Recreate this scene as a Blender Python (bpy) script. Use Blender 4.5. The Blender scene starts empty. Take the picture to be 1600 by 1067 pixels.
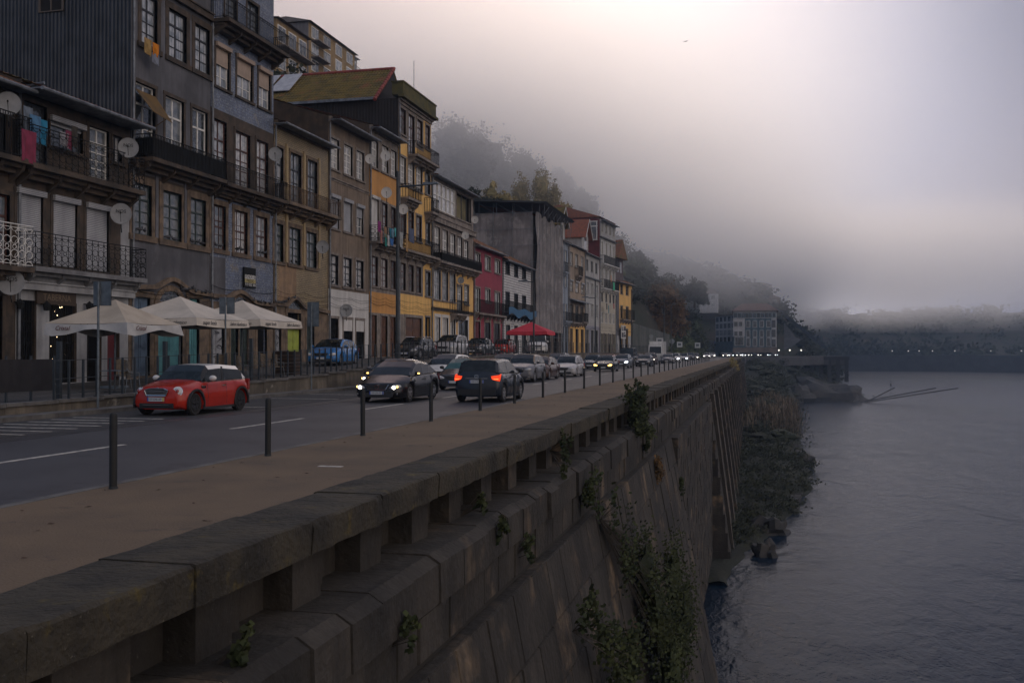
import bpy, math, random
from math import sin, cos, tan, pi, radians, sqrt, exp, atan2, floor
from mathutils import Vector, Matrix, noise as mnoise
S = bpy.context.scene
C = S.collection
R = random.Random(11)
# ---------------------------------------------------------------- camera
YAW, PITCH, FPX, CAMZ = radians(13.97), radians(.571), 1556.0, 1.78
cam_d = bpy.data.cameras.new('camera'); cam = bpy.data.objects.new('camera', cam_d); C.objects.link(cam)
cam_d.sensor_width = 36; cam_d.lens = 36 * FPX / 1600; cam_d.clip_start = .1; cam_d.clip_end = 6000
cam.location = (0, 0, CAMZ); cam.rotation_euler = (radians(90) + PITCH, 0, YAW)
S.camera = cam
def ray(u, v):
    x = (u - 800) / FPX; z = (533.5 - v) / FPX
    y = cos(PITCH) - z * sin(PITCH); zz = z * cos(PITCH) + sin(PITCH)
    return Vector((x * cos(YAW) - y * sin(YAW), x * sin(YAW) + y * cos(YAW), zz))
def on_z(u, v, z=0.):
    r = ray(u, v); t = (z - CAMZ) / r.z
    return Vector((r.x * t, r.y * t, z))
def on_x(u, v, x):
    r = ray(u, v); t = x / r.x
    return Vector((x, r.y * t, CAMZ + r.z * t))
def on_y(u, v, y):
    r = ray(u, v); t = y / r.y
    return Vector((r.x * t, y, CAMZ + r.z * t))
# ---------------------------------------------------------------- colour management, sun, sky
S.view_settings.view_transform = 'Standard'; S.view_settings.look = 'None'
S.view_settings.gamma = 1; S.view_settings.use_curve_mapping = False
S.view_settings.exposure = EXPOSURE = -0.6
SUN_EL, SUN_AZ = radians(19), radians(-10)          # azimuth measured from +Y towards +X
sd = bpy.data.lights.new('sun', 'SUN'); sun = bpy.data.objects.new('sun', sd); C.objects.link(sun)
sd.energy = 1.6; sd.angle = radians(12); sd.color = (1, .79, .60)
to_sun = Vector((sin(SUN_AZ) * cos(SUN_EL), cos(SUN_AZ) * cos(SUN_EL), sin(SUN_EL)))
sun.rotation_euler = to_sun.to_track_quat('Z', 'Y').to_euler(); sun.location = (30, 20, 60)
W = bpy.data.worlds.new('World'); S.world = W; W.use_nodes = True
nt = W.node_tree; nt.nodes.clear()
def wn(t, **k):
    n = nt.nodes.new(t)
    for a, b in k.items(): setattr(n, a, b)
    return n
def wmath(op, a, b=None):
    n = wn('ShaderNodeMath', operation=op)
    for i, q in enumerate((a, b)):
        if q is None: continue
        if isinstance(q, (int, float)): n.inputs[i].default_value = q
        else: nt.links.new(q, n.inputs[i])
    return n.outputs[0]
def wvec(op, a, b):
    n = wn('ShaderNodeVectorMath', operation=op)
    for i, q in enumerate((a, b)):
        if isinstance(q, (tuple, Vector)): n.inputs[i].default_value = tuple(q)[:3]
        else: nt.links.new(q, n.inputs[i])
    return n
tc = wn('ShaderNodeTexCoord'); DIR = tc.outputs['Generated']
nz = wn('ShaderNodeTexNoise'); nz.inputs['Scale'].default_value = 2.2; nz.inputs['Detail'].default_value = 3
nt.links.new(DIR, nz.inputs['Vector'])
warp = wvec('SUBTRACT', nz.outputs['Color'], (.5, .5, .5)).outputs[0]
wsc = wn('ShaderNodeVectorMath', operation='SCALE'); nt.links.new(warp, wsc.inputs[0]); wsc.inputs['Scale'].default_value = .10
dirw = wvec('NORMALIZE', wvec('ADD', DIR, wsc.outputs[0]).outputs[0], (0, 0, 0)).outputs[0]
sepw = wn('ShaderNodeSeparateXYZ'); nt.links.new(dirw, sepw.inputs[0])
def lobe(d, k):
    d = Vector(d).normalized()
    return wmath('EXPONENT', wmath('MULTIPLY', wmath('SUBTRACT', wvec('DOT_PRODUCT', dirw, d).outputs['Value'], 1.0), k))
def scaled(col, f):
    n = wn('ShaderNodeVectorMath', operation='SCALE'); nt.links.new(f, n.inputs['Scale'])
    if isinstance(col, tuple): n.inputs[0].default_value = col
    else: nt.links.new(col, n.inputs[0])
    return n.outputs[0]
# vertical gradient of the fog: dim blue low down, soft grey above
mr = wn('ShaderNodeMapRange'); mr.interpolation_type = 'SMOOTHERSTEP'
nt.links.new(sepw.outputs['Z'], mr.inputs['Value']); mr.inputs['From Min'].default_value = .015; mr.inputs['From Max'].default_value = .14
mixg = wn('ShaderNodeMix', data_type='RGBA'); nt.links.new(mr.outputs[0], mixg.inputs['Factor'])
mixg.inputs['A'].default_value = SKY_LOW = (.05, .07, .12, 1); mixg.inputs['B'].default_value = SKY_HIGH = (.15, .26, .46, 1)
col = mixg.outputs['Result']
for d, k, c in [(ray(700, 110), 10, (1.7, .95, .58)), (ray(1190, 320), 26, (2.1, 2.35, 2.5)), (ray(1330, 330), 50, (.10, .10, .13)),
                ((.85, -.40, .22), 3.0, (1.95, 1.50, 1.08))]:
    col = wvec('ADD', col, scaled(c, lobe(d, k))).outputs[0]
for d, k, f in [(ray(1880, 420), 8, (.99, .93, .76)), (ray(1800, 20), 30, (.55, .50, .42)), (ray(330, -60), 40, (.50, .50, .46))]:
    m = wvec('SUBTRACT', (1, 1, 1), scaled(f, lobe(d, k))).outputs[0]
    col = wvec('MULTIPLY', col, m).outputs[0]
cn = wn('ShaderNodeTexNoise'); cn.inputs['Scale'].default_value = 5; cn.inputs['Detail'].default_value = 4; cn.inputs['Roughness'].default_value = .45
nt.links.new(DIR, cn.inputs['Vector'])
cm = wn('ShaderNodeMapRange'); nt.links.new(cn.outputs[0], cm.inputs['Value'])
cm.inputs['From Min'].default_value = .3; cm.inputs['From Max'].default_value = .7; cm.inputs['To Min'].default_value = .93; cm.inputs['To Max'].default_value = 1.06
col = scaled(col, cm.outputs[0])
bgf = wn('ShaderNodeBackground'); nt.links.new(col, bgf.inputs[0]); bgf.inputs[1].default_value = FOGLIGHT = 1.15
sky = wn('ShaderNodeTexSky', sky_type='NISHITA'); sky.sun_disc = False; sky.sun_elevation = SUN_EL; sky.sun_rotation = SUN_AZ
bgs = wn('ShaderNodeBackground'); nt.links.new(sky.outputs[0], bgs.inputs[0]); bgs.inputs[1].default_value = .08
mx = wn('ShaderNodeMixShader'); mx.inputs[0].default_value = .9
nt.links.new(bgs.outputs[0], mx.inputs[1]); nt.links.new(bgf.outputs[0], mx.inputs[2])
wo = wn('ShaderNodeOutputWorld'); nt.links.new(mx.outputs[0], wo.inputs[0])
S.cycles.volume_bounces = 4; S.cycles.volume_max_steps = 48; S.cycles.volume_step_rate = 1.0; S.cycles.max_bounces = 6; S.cycles.diffuse_bounces = 2; S.cycles.glossy_bounces = 2
S.cycles.transmission_bounces = 2; S.cycles.transparent_max_bounces = 40
S.cycles.use_denoising = True; S.cycles.use_adaptive_sampling = True; S.cycles.adaptive_threshold = .02
S.cycles.sample_clamp_indirect = 4; S.cycles.caustics_reflective = False; S.cycles.caustics_refractive = False
# ---------------------------------------------------------------- mesh helpers
def tag(o, label=None, cat=None, group=None, kind=None):
    if label: o['label'] = label
    if cat: o['category'] = cat
    if group: o['group'] = group
    if kind: o['kind'] = kind
    return o
def empty(name, loc=(0, 0, 0), rz=0, label=None, cat=None, group=None):
    o = bpy.data.objects.new(name, None); C.objects.link(o)
    o.location = loc; o.rotation_euler = (0, 0, rz); o.empty_display_size = .3
    return tag(o, label, cat, group)
class MB:
    def __init__(s): s.v = []; s.f = []; s.m = []
    def add(s, vs, fs, m=0):
        b = len(s.v); s.v += [tuple(p) for p in vs]
        s.f += [tuple(i + b for i in f) for f in fs]; s.m += [m] * len(fs); return s
    def box(s, x0, x1, y0, y1, z0, z1, m=0):
        v = [(x0, y0, z0), (x1, y0, z0), (x1, y1, z0), (x0, y1, z0), (x0, y0, z1), (x1, y0, z1), (x1, y1, z1), (x0, y1, z1)]
        return s.add(v, [(0, 3, 2, 1), (4, 5, 6, 7), (0, 1, 5, 4), (1, 2, 6, 5), (2, 3, 7, 6), (3, 0, 4, 7)], m)
    def quad(s, a, b, c, d, m=0): return s.add([a, b, c, d], [(0, 1, 2, 3)], m)
    def poly(s, pts, m=0): return s.add(pts, [tuple(range(len(pts)))], m)
    def prism(s, pts, d, m=0):           # polygon pts (3D) swept along vector d
        n = len(pts); d = Vector(d)
        v = [Vector(p) for p in pts] + [Vector(p) + d for p in pts]
        return s.add(v, [tuple(range(n - 1, -1, -1)), tuple(range(n, 2 * n))] + [(i, (i + 1) % n, n + (i + 1) % n, n + i) for i in range(n)], m)
    def tube(s, p, q, r, n=6, m=0, r2=None):
        p, q = Vector(p), Vector(q); r2 = r if r2 is None else r2
        d = (q - p).normalized(); a = d.orthogonal().normalized(); b = d.cross(a)
        v = [p + (a * cos(2 * pi * i / n) + b * sin(2 * pi * i / n)) * r for i in range(n)] + [q + (a * cos(2 * pi * i / n) + b * sin(2 * pi * i / n)) * r2 for i in range(n)]
        return s.add(v, [tuple(range(n - 1, -1, -1)), tuple(range(n, 2 * n))] + [(i, (i + 1) % n, n + (i + 1) % n, n + i) for i in range(n)], m)
    def path(s, pts, r, n=5, m=0):
        for a, b in zip(pts, pts[1:]): s.tube(a, b, r, n, m)
        return s
    def lathe(s, prof, c=(0, 0, 0), ax='z', n=16, m=0):     # prof: (radius, height)
        c = Vector(c); vs = []
        for r, h in prof:
            for i in range(n):
                a = 2 * pi * i / n
                p = {'z': (r * cos(a), r * sin(a), h), 'x': (h, r * cos(a), r * sin(a)), 'y': (r * sin(a), h, r * cos(a))}[ax]
                vs.append(c + Vector(p))
        fs = [(k * n + i, k * n + (i + 1) % n, (k + 1) * n + (i + 1) % n, (k + 1) * n + i) for k in range(len(prof) - 1) for i in range(n)]
        fs += [tuple(range(n - 1, -1, -1)), tuple((len(prof) - 1) * n + i for i in range(n))]
        return s.add(vs, fs, m)
    def ring(s, c, r, tr, ax='y', n=14, m=0, sx=1, sz=1, a0=0, a1=2 * pi):
        c = Vector(c); pts = []
        for i in range(n + 1):
            a = a0 + (a1 - a0) * i / n
            pts.append(c + Vector((r * sx * cos(a), 0, r * sz * sin(a)) if ax == 'y' else (0, r * sx * cos(a), r * sz * sin(a))))
        return s.path(pts, tr, 4, m)
    def build(s, name, mats, parent=None, loc=None, smooth=False, rz=0):
        me = bpy.data.meshes.new(name); me.from_pydata(s.v, [], s.f)
        if not isinstance(mats, (list, tuple)): mats = [mats]
        for q in mats: me.materials.append(q)
        if any(s.m): me.polygons.foreach_set('material_index', s.m)
        me.update()
        if smooth:
            me.shade_smooth(); me.set_sharp_from_angle(angle=radians(smooth if smooth > 1 else 40))
        o = bpy.data.objects.new(name, me); C.objects.link(o)
        if loc is not None: o.location = loc
        if rz: o.rotation_euler = (0, 0, rz)
        o.parent = parent
        return o
def copy_tree(o, parent=None):
    kids = list(o.children)
    c = o.copy(); C.objects.link(c); c.parent = parent
    for k in kids: copy_tree(k, c)
    return c
def lerp(a, b, t): return a + (b - a) * t
def sstep(x, a=0., b=1.):
    t = min(1, max(0, (x - a) / (b - a))); return t * t * (3 - 2 * t)
def pw(x, pts):
    if x <= pts[0][0]: return pts[0][1]
    for (a, p), (b, q) in zip(pts, pts[1:]):
        if x <= b: return lerp(p, q, (x - a) / (b - a))
    return pts[-1][1]
# ---------------------------------------------------------------- materials
_mc = {}
def M(name, c=(.5, .5, .5), c2=None, rough=.8, metal=0., scale=1.2, streak=0., bump=0., bscale=20., spec=.5, pat=None, ps=1., pc=(.3, .3, .3), coat=0., isl=0., em=None, es=0., mask=(.42, .62), patch=None, fine=None, bd=.02):
    if name in _mc: return _mc[name]
    m = bpy.data.materials.new(name); m.use_nodes = True; t = m.node_tree; N = t.nodes; L = t.links
    b = N['Principled BSDF']; b.inputs['Roughness'].default_value = rough; b.inputs['Metallic'].default_value = metal
    b.inputs['Specular IOR Level'].default_value = spec; b.inputs['Coat Weight'].default_value = coat
    if em: b.inputs['Emission Color'].default_value = (*em, 1); b.inputs['Emission Strength'].default_value = es
    def mk(ty, **k):
        n = N.new(ty)
        for a, q in k.items(): setattr(n, a, q)
        return n
    def mth(op, a, b2=None, cl=False):
        n = mk('ShaderNodeMath', operation=op); n.use_clamp = cl
        for i, q in enumerate((a, b2)):
            if q is None: continue
            if isinstance(q, (int, float)): n.inputs[i].default_value = q
            else: L.new(q, n.inputs[i])
        return n.outputs[0]
    def mix(f, a, b2, ty='MIX'):
        n = mk('ShaderNodeMix', data_type='RGBA', blend_type=ty)
        for i, q in (('Factor', f), ('A', a), ('B', b2)):
            if isinstance(q, (int, float)): n.inputs[i].default_value = q
            elif isinstance(q, tuple): n.inputs[i].default_value = (*q[:3], 1)
            else: L.new(q, n.inputs[i])
        return n.outputs['Result']
    tcn = mk('ShaderNodeTexCoord'); co = tcn.outputs['Object']
    def mapped(sc):
        n = mk('ShaderNodeMapping'); n.inputs['Scale'].default_value = sc; L.new(co, n.inputs[0]); return n.outputs[0]
    def nse(sc, det=4, vec=None, ro=.55):
        n = mk('ShaderNodeTexNoise'); n.inputs['Scale'].default_value = sc; n.inputs['Detail'].default_value = det; n.inputs['Roughness'].default_value = ro
        L.new(vec or co, n.inputs['Vector']); return n.outputs[0]
    def ramp(v, lo, hi):
        n = mk('ShaderNodeMapRange'); L.new(v, n.inputs['Value']); n.inputs['From Min'].default_value = lo; n.inputs['From Max'].default_value = hi; return n.outputs[0]
    out = c; height = None
    if c2: out = mix(ramp(nse(scale), *mask), c, c2)
    sep = mk('ShaderNodeSeparateXYZ'); L.new(co, sep.inputs[0])
    if streak and scale < 1.3:  # broad grime and washed-out areas
        out = mix(mth('MULTIPLY', ramp(nse(.45, 6, ro=.7), .48, .66), streak * .7), out, tuple(x * .55 for x in c[:3]))
    if patch: # (colour, scale, lo, hi)
        out = mix(ramp(nse(patch[1], 5, ro=.65), patch[2], patch[3]), out, patch[0])
    if fine: # (colour, scale, lo, hi) small specks
        out = mix(ramp(nse(fine[1], 3, ro=.7), fine[2], fine[3]), out, fine[0])
    if pat in ('tile', 'brick', 'cobble'):
        br = mk('ShaderNodeTexBrick'); cb = mk('ShaderNodeCombineXYZ')
        L.new(sep.outputs['X'], cb.inputs[0]); L.new(sep.outputs['Y' if pat == 'cobble' else 'Z'], cb.inputs[1]); L.new(cb.outputs[0], br.inputs['Vector'])
        br.inputs['Scale'].default_value = ps; br.inputs['Mortar Size'].default_value = .035; br.inputs['Color1'].default_value = (1, 1, 1, 1); br.inputs['Color2'].default_value = (.72, .72, .72, 1)
        br.inputs['Mortar'].default_value = (*pc, 1); br.offset = 0 if pat == 'tile' else .5
        if pat == 'tile': br.inputs['Brick Width'].default_value = .5; br.inputs['Row Height'].default_value = .5
        out = mix(1., out, br.outputs['Color'], 'MULTIPLY'); height = mth('MULTIPLY', br.outputs['Fac'], -1.)
        if pat == 'tile':
            vo = mk('ShaderNodeTexVoronoi'); vo.inputs['Scale'].default_value = ps * 2; L.new(cb.outputs[0], vo.inputs['Vector'])
            out = mix(mth('LESS_THAN', vo.outputs['Distance'], .34), out, pc)
    if pat in ('hstripe', 'vstripe', 'planks'):
        w = mth('SINE', mth('MULTIPLY', sep.outputs['Z' if pat == 'hstripe' else 'X'], ps * 2 * pi)); height = w
        if pat != 'vstripe': out = mix(mth('LESS_THAN', w, -.75), out, pc)
    if pat == 'drape':
        w = mth('SINE', mth('MULTIPLY', sep.outputs['X'], ps * 2 * pi)); out = mix(ramp(w, -1.6, 1.), mix(1., out, (.55, .57, .60), 'MULTIPLY'), out)
    if pat == 'corr':
        height = mth('SINE', mth('MULTIPLY', sep.outputs['Y'], ps * 2 * pi))
    if streak:
        out = mix(mth('MULTIPLY', ramp(nse(1, 5, mapped((2.6, 2.6, .28)), .7), .42, .66), streak), out, tuple(x * .35 for x in (c if not pc or pat else c)[:3]))
    if isl:
        g = mk('ShaderNodeNewGeometry'); k = mth('ADD', mth('MULTIPLY', g.outputs['Random Per Island'], isl), 1 - isl / 2)
        n = mk('ShaderNodeVectorMath', operation='SCALE'); L.new(k, n.inputs['Scale'])
        if isinstance(out, tuple): n.inputs[0].default_value = out[:3]
        else: L.new(out, n.inputs[0])
        out = n.outputs[0]
    if isinstance(out, tuple): b.inputs['Base Color'].default_value = (*out[:3], 1)
    else: L.new(out, b.inputs['Base Color'])
    if bump or height is not None:
        bn = mk('ShaderNodeBump'); hh = nse(bscale, 5)
        if height is not None: hh = mth('ADD', mth('MULTIPLY', hh, .3), height) if pat != 'none' else hh
        L.new(hh, bn.inputs['Height']); bn.inputs['Strength'].default_value = bump or .4; bn.inputs['Distance'].default_value = bd
        L.new(bn.outputs[0], b.inputs['Normal'])
    _mc[name] = m
    return m
def text(s, size, mat, parent, loc, rot=(pi / 2, 0, 0), name='lettering', ext=.002, shear=0., sx=1.):
    cu = bpy.data.curves.new(name, 'FONT'); cu.body = s; cu.size = size; cu.align_x = 'CENTER'; cu.align_y = 'CENTER'; cu.extrude = ext; cu.shear = shear; cu.resolution_u = 2
    o = bpy.data.objects.new(name, cu); C.objects.link(o)
    me = bpy.data.meshes.new_from_object(o.evaluated_get(bpy.context.evaluated_depsgraph_get()))
    bpy.data.objects.remove(o); bpy.data.curves.remove(cu)
    me.materials.clear(); me.materials.append(mat)
    t = bpy.data.objects.new(name, me); C.objects.link(t); t.parent = parent; t.location = loc; t.rotation_euler = rot; t.scale = (sx, 1, 1)
    return t
# ================================================================ the setting
granite = M('granite', (.048, .041, .034), (.019, .017, .0155), .9, bump=.9, bscale=7, bd=.05, streak=.75, scale=.7, isl=.6, patch=((.19, .135, .085), .5, .56, .70), fine=((.13, .12, .105), 26, .66, .72))
granite_top = M('mossy_coping', (.048, .040, .027), (.020, .0175, .0135), .95, bump=1, bscale=12, bd=.06, scale=1.6, patch=((.10, .075, .018), 2.3, .60, .72), fine=((.15, .135, .11), 30, .66, .72))
asphalt = M('asphalt', (.046, .047, .054), (.030, .030, .036), .62, bump=.7, bscale=45, scale=.30, patch=((.022, .022, .026), .7, .58, .66), fine=((.085, .085, .09), 34, .64, .74))
gutterm = M('wet_asphalt', (.026, .026, .029), (.036, .036, .040), .5, bump=.3, bscale=50, scale=.6)
sandm = M('sandy_asphalt', (.150, .102, .062), (.105, .074, .048), .9, bump=.8, bscale=45, scale=.45, patch=((.075, .056, .043), 1.7, .60, .72), fine=((.23, .19, .15), 38, .62, .74))
setts = M('granite_setts', (.060, .060, .064), (.040, .040, .044), .75, bump=.6, scale=1.1, pat='cobble', ps=5, pc=(.25, .25, .25))
kerbm = M('kerb_stone', (.13, .125, .12), (.075, .07, .068), .85, bump=.3, scale=2, streak=.3)
paint = M('road_paint', (.50, .47, .42), (.26, .25, .24), .7, scale=6, bump=.2)
rockm = M('shore_rock', (.045, .042, .040), (.022, .022, .023), .85, bump=.8, bscale=3, scale=.6)
earth = M('hill_earth', (.040, .034, .026), (.022, .028, .016), 1, bump=.8, bscale=2, scale=.15)
Y0, Y1 = -40., 300.
def sheet(name, x0, x1, y0, y1, z, mat, th=.3, n=1):
    mb = MB(); mb.box(x0, x1, y0, y1, z - th, z); return tag(mb.build(name, mat), kind='structure')
sheet('road', -18.3, -8.02, Y0, Y1 + 60, 0, asphalt)
g = MB()
for i in range(60):
    y = -30 + i * 6; g.box(-15.06 + .09 * sin(y * .3), -14.35 + .07 * sin(y * .21 + 1), y, y + 6, -.05, .004)
tag(g.build('road_gutter_strip', gutterm), kind='structure')
sheet('parking_lane', -18.3, -15.08, Y0, Y1, .008, setts)
sheet('footpath', -7.98, -5.1, Y0, Y1, .08, sandm)
k = MB()
yy = Y0
while yy < Y1: k.box(-8.14, -7.985, yy, yy + .985, -.2, .084); k.box(-18.42, -18.25, yy, yy + .985, -.2, .13); yy += 1
tag(k.build('kerb', kerbm), kind='structure')
sheet('pavement', -19.2, -18.42, Y0, Y1, .12, kerbm)
mk_ = MB()
dash = [(12.9, 16.7), (20.7, 24.4), (28.6, 32.0)]
y = 36.4
while y < 290: dash.append((y, y + 3.4)); y += 7.9
for a, b in dash: mk_.box(-11.86, -11.74, a, b, 0, .0045)
y = 18.
for i in range(9): mk_.box(-17.9 + .0 * i, -15.2, y, y + .11, .0085, .0125); y += .85 if i < 6 else 5.6
for k0 in range(8): mk_.box(-18.1, -15.2, 38 + k0 * 5.8, 38.1 + k0 * 5.8, .0085, .0125)
tag(mk_.build('road_markings', paint), kind='structure')
# a leaf-litter and patch scatter on the footpath
lit = MB()
for i in range(70):
    x, y = R.uniform(-7.8, -5.2), R.uniform(6, 40); a = R.uniform(0, 6.28); s = R.uniform(.02, .06); z = .0835 + R.uniform(0, .004)
    lit.quad((x, y, z), (x + s * cos(a), y + s * sin(a), z + .01), (x + s * 1.6 * cos(a + .4), y + s * 1.6 * sin(a + .4), z + .004), (x + s * cos(a + 1), y + s * sin(a + 1), z + .002))
tag(lit.build('fallen_leaves', M('dead_leaf', (.05, .025, .015), (.09, .05, .03), 1)), 'small brown dead leaves strewn along the sandy footpath', 'leaves', kind='stuff')
sc = MB(); sc.box(-6.35, -5.98, 13.6, 13.72, .08, .0845)
tag(sc.build('paint_mark', paint), kind='structure')
# --------------------------------------------------------------- terrace in front of the houses
TZ = [(-40, .1), (0, .15), (25, .32), (41, .66), (46, .86), (56, 1.15), (70, 1.4), (86, 1.5), (140, 1.55), (400, 1.6)]
def tz(y): return pw(y, TZ)
t = MB(); ys = [Y0 + 4 * i for i in range(68)]
for a, b in zip(ys, ys[1:]):
    t.add([(-19.35, a, tz(a)), (-30, a, tz(a)), (-30, b, tz(b)), (-19.35, b, tz(b)), (-19.35, a, -1), (-30, a, -1), (-30, b, -1), (-19.35, b, -1)],
          [(0, 3, 2, 1), (0, 4, 7, 3)])
tag(t.build('terrace_paving', M('terrace_stone', (.095, .085, .078), (.055, .05, .048), .85, bump=.4, scale=.8, pat='cobble', ps=2.2, pc=(.4, .4, .4))), kind='structure')
tw = MB(); cap = MB()
y = -20.
while y < 220:
    z = tz(y + 1); tw.box(-19.35, -19.1 + R.uniform(-.01, .01), y, y + 1.99, -.1, z + .02); cap.box(-19.42, -19.03, y, y + 1.985, z + .022, z + .11); y += 2
twr = empty('terrace_retaining_wall', (-19.2, 20, 0), 0, 'low stained retaining wall holding up the cafe terrace along the parking lane', 'wall')
for o_, n_, mm in ((tw, 'wall_face', M('stained_render', (.17, .145, .115), (.07, .062, .05), .9, scale=.9, bump=.4, streak=.8, patch=((.30, .27, .23), .9, .62, .68))), (cap, 'wall_cap', kerbm)):
    q = o_.build(n_, mm, twr); q.location = (19.2, -20, 0)
# --------------------------------------------------------------- embankment core and river
core = MB(); core.box(-30, -5.0, Y0, 330, -16, -.31)
tag(core.build('embankment_ground', earth), kind='structure')
gr = MB(); gr.box(-3000, 3000, -800, 4000, -19, -18)
tag(gr.build('ground', earth), kind='structure')
wat = MB(); nx, ny = 1, 1
wat.quad((-30, -400, -14.3), (3000, -400, -14.3), (3000, 4000, -14.3), (-30, 4000, -14.3))
wm = bpy.data.materials.new('river_water'); wm.use_nodes = True; T = wm.node_tree; bs = T.nodes['Principled BSDF']
bs.inputs['Specular IOR Level'].default_value = .32; bs.inputs['Specular Tint'].default_value = (.80, .88, 1, 1); bs.inputs['Base Color'].default_value = (.006, .016, .032, 1); bs.inputs['Roughness'].default_value = .2; bs.inputs['IOR'].default_value = 1.14
tcw = T.nodes.new('ShaderNodeTexCoord'); prev = None
for scx, scy, sc_, dist in ((.06, .03, 1, .8), (.4, .18, 1, .22), (1.8, 1.0, 1, .07)):
    mp = T.nodes.new('ShaderNodeMapping'); mp.inputs['Scale'].default_value = (scx, scy, 1); mp.inputs['Rotation'].default_value = (0, 0, .35); T.links.new(tcw.outputs['Object'], mp.inputs[0])
    no = T.nodes.new('ShaderNodeTexNoise'); no.inputs['Scale'].default_value = sc_ * 2; no.inputs['Detail'].default_value = 3; no.inputs['Distortion'].default_value = .6; T.links.new(mp.outputs[0], no.inputs['Vector'])
    bp = T.nodes.new('ShaderNodeBump'); bp.inputs['Strength'].default_value = .5; bp.inputs['Distance'].default_value = dist; T.links.new(no.outputs[0], bp.inputs['Height'])
    if prev: T.links.new(prev.outputs[0], bp.inputs['Normal'])
    prev = bp
T.links.new(prev.outputs[0], bs.inputs['Normal'])
tag(wat.build('river_water', wm), kind='structure')
# --------------------------------------------------------------- river wall
rw = empty('river_wall', (-4.5, 0, 0), 0, 'long dark granite quay wall dropping from the footpath to the river', 'wall')
def rwp(mb, name, mat, **k):
    o = mb.build(name, mat, rw, **k); o.location = (4.5, 0, 0); return o
cp = MB(); y = -12.
Rw = random.Random(5)
while y < 262:
    L_ = 1.9 + Rw.uniform(-.15, .2); dz = Rw.uniform(-.012, .012); dx = Rw.uniform(-.02, .02); a, b = y, y + L_ - .018
    x0, x1, z1, z0 = -5.1, -4.22 + dx, .13 + dz, -.2
    n = 9
    prof = [(x0, z0), (x0, z1 - .01), (x0 + .05, z1 + .0), (x1 - .035, z1 + .006), (x1 - .006, z1 - .018), (x1, z1 - .06), (x1 - .01, z0)]
    vs = [];
    for kk in range(n + 1):
        yk = lerp(a, b, kk / n)
        for (px, pz) in prof: vs.append((px + Rw.uniform(-.014, .014) * (px > -5), yk, pz + Rw.uniform(-.009, .009)))
    m_ = len(prof); fs = [(i * m_ + j, i * m_ + (j + 1) % m_, (i + 1) * m_ + (j + 1) % m_, (i + 1) * m_ + j) for i in range(n) for j in range(m_)]
    fs += [tuple(range(m_))[::-1], tuple(n * m_ + j for j in range(m_))]
    cp.add(vs, fs); y += L_
rwp(cp, 'coping', granite_top, smooth=28)
pr = MB(); pr.box(-5.35, -4.80, -12, 262, -.8, -.2); rwp(pr, 'recess_wall', granite)
y = -3.; cnt = 0; rest = MB()
while y < 260:
    p_ = MB(); w_ = .62 + Rw.uniform(-.05, .05)
    p_.box(-5.02, -4.48 + Rw.uniform(-.02, .02), y, y + w_, -.78, -.195); p_.box(-5.02, -4.66, y + w_ + .002, y + w_ + .42, -.78, -.2)
    if cnt < 98: rwp(p_, 'pier', granite)
    else: rest.add(p_.v, p_.f)
    cnt += 1; y += 1.72
tag(rwp(rest, 'pier_row', granite), kind='stuff')
def ledge_block(mb, a, b, xo, zt, zb, R_):
    xo += R_.uniform(-.03, .03); zt += R_.uniform(-.02, .02); c = .10
    prof = [(-5.05, zb), (-5.05, zt), (xo - c * 1.6, zt), (xo, zt - c), (xo + .01, zb)]
    vs = [(p, a, q) for p, q in prof] + [(p, b, q) for p, q in prof]
    mb.add(vs, [(4, 3, 2, 1, 0), (5, 6, 7, 8, 9)] + [(i, (i + 1) % 5, 5 + (i + 1) % 5, 5 + i) for i in range(5)])
ld = MB(); y = -12.
while y < 262:
    w_ = Rw.choice((.82, 1.0, 1.25)); ledge_block(ld, y, y + w_ - .014, -3.88 + .05 * (Rw.random() < .3), -.77, -1.36, Rw); y += w_
rwp(ld, 'ledge', granite)
ul = MB()
def masonry(mb, ya, yb, ztop, zbot, xf, ch, bw, R_, e=.02):
    z = ztop; row = 0
    while z > zbot:
        h = ch * R_.uniform(.88, 1.12); y = ya - R_.uniform(0, bw)
        while y < yb:
            w = bw * R_.uniform(.7, 1.35); a, b = max(y, ya), min(y + w, yb)
            if b - a > .05:
                o = R_.uniform(-.012, .03); g_ = .008
                p = lambda yy, zz, d: (xf(yy, zz) + d, yy, zz)
                a2, b2, t2, u2 = a + g_, b - g_, z - g_, z - h + g_
                q = [p(a2, u2, -.04), p(b2, u2, -.04), p(b2, t2, -.04), p(a2, t2, -.04), p(a2 + e, u2 + e, o), p(b2 - e, u2 + e, o), p(b2 - e, t2 - e, o), p(a2 + e, t2 - e, o)]
                mb.add(q, [(4, 5, 6, 7), (0, 1, 5, 4), (1, 2, 6, 5), (2, 3, 7, 6), (3, 0, 4, 7)])
            y += w
        z -= h; row += 1
def back(mb, ya, yb, zt, zb, xf):
    n = 12
    for i in range(n):
        a, b = lerp(ya, yb, i / n), lerp(ya, yb, (i + 1) / n)
        mb.quad((xf(a, zb) - .035, a, zb), (xf(b, zb) - .035, b, zb), (xf(b, zt) - .035, b, zt), (xf(a, zt) - .035, a, zt))
xA = lambda y, z: -3.80 + (-2.03 - z) * .19
xB = lambda y, z: -3.52
xC = lambda y, z: -4.0 + (-1 - z) * .13
joint = M('dark_joint', (.022, .02, .018), rough=1)
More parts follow.
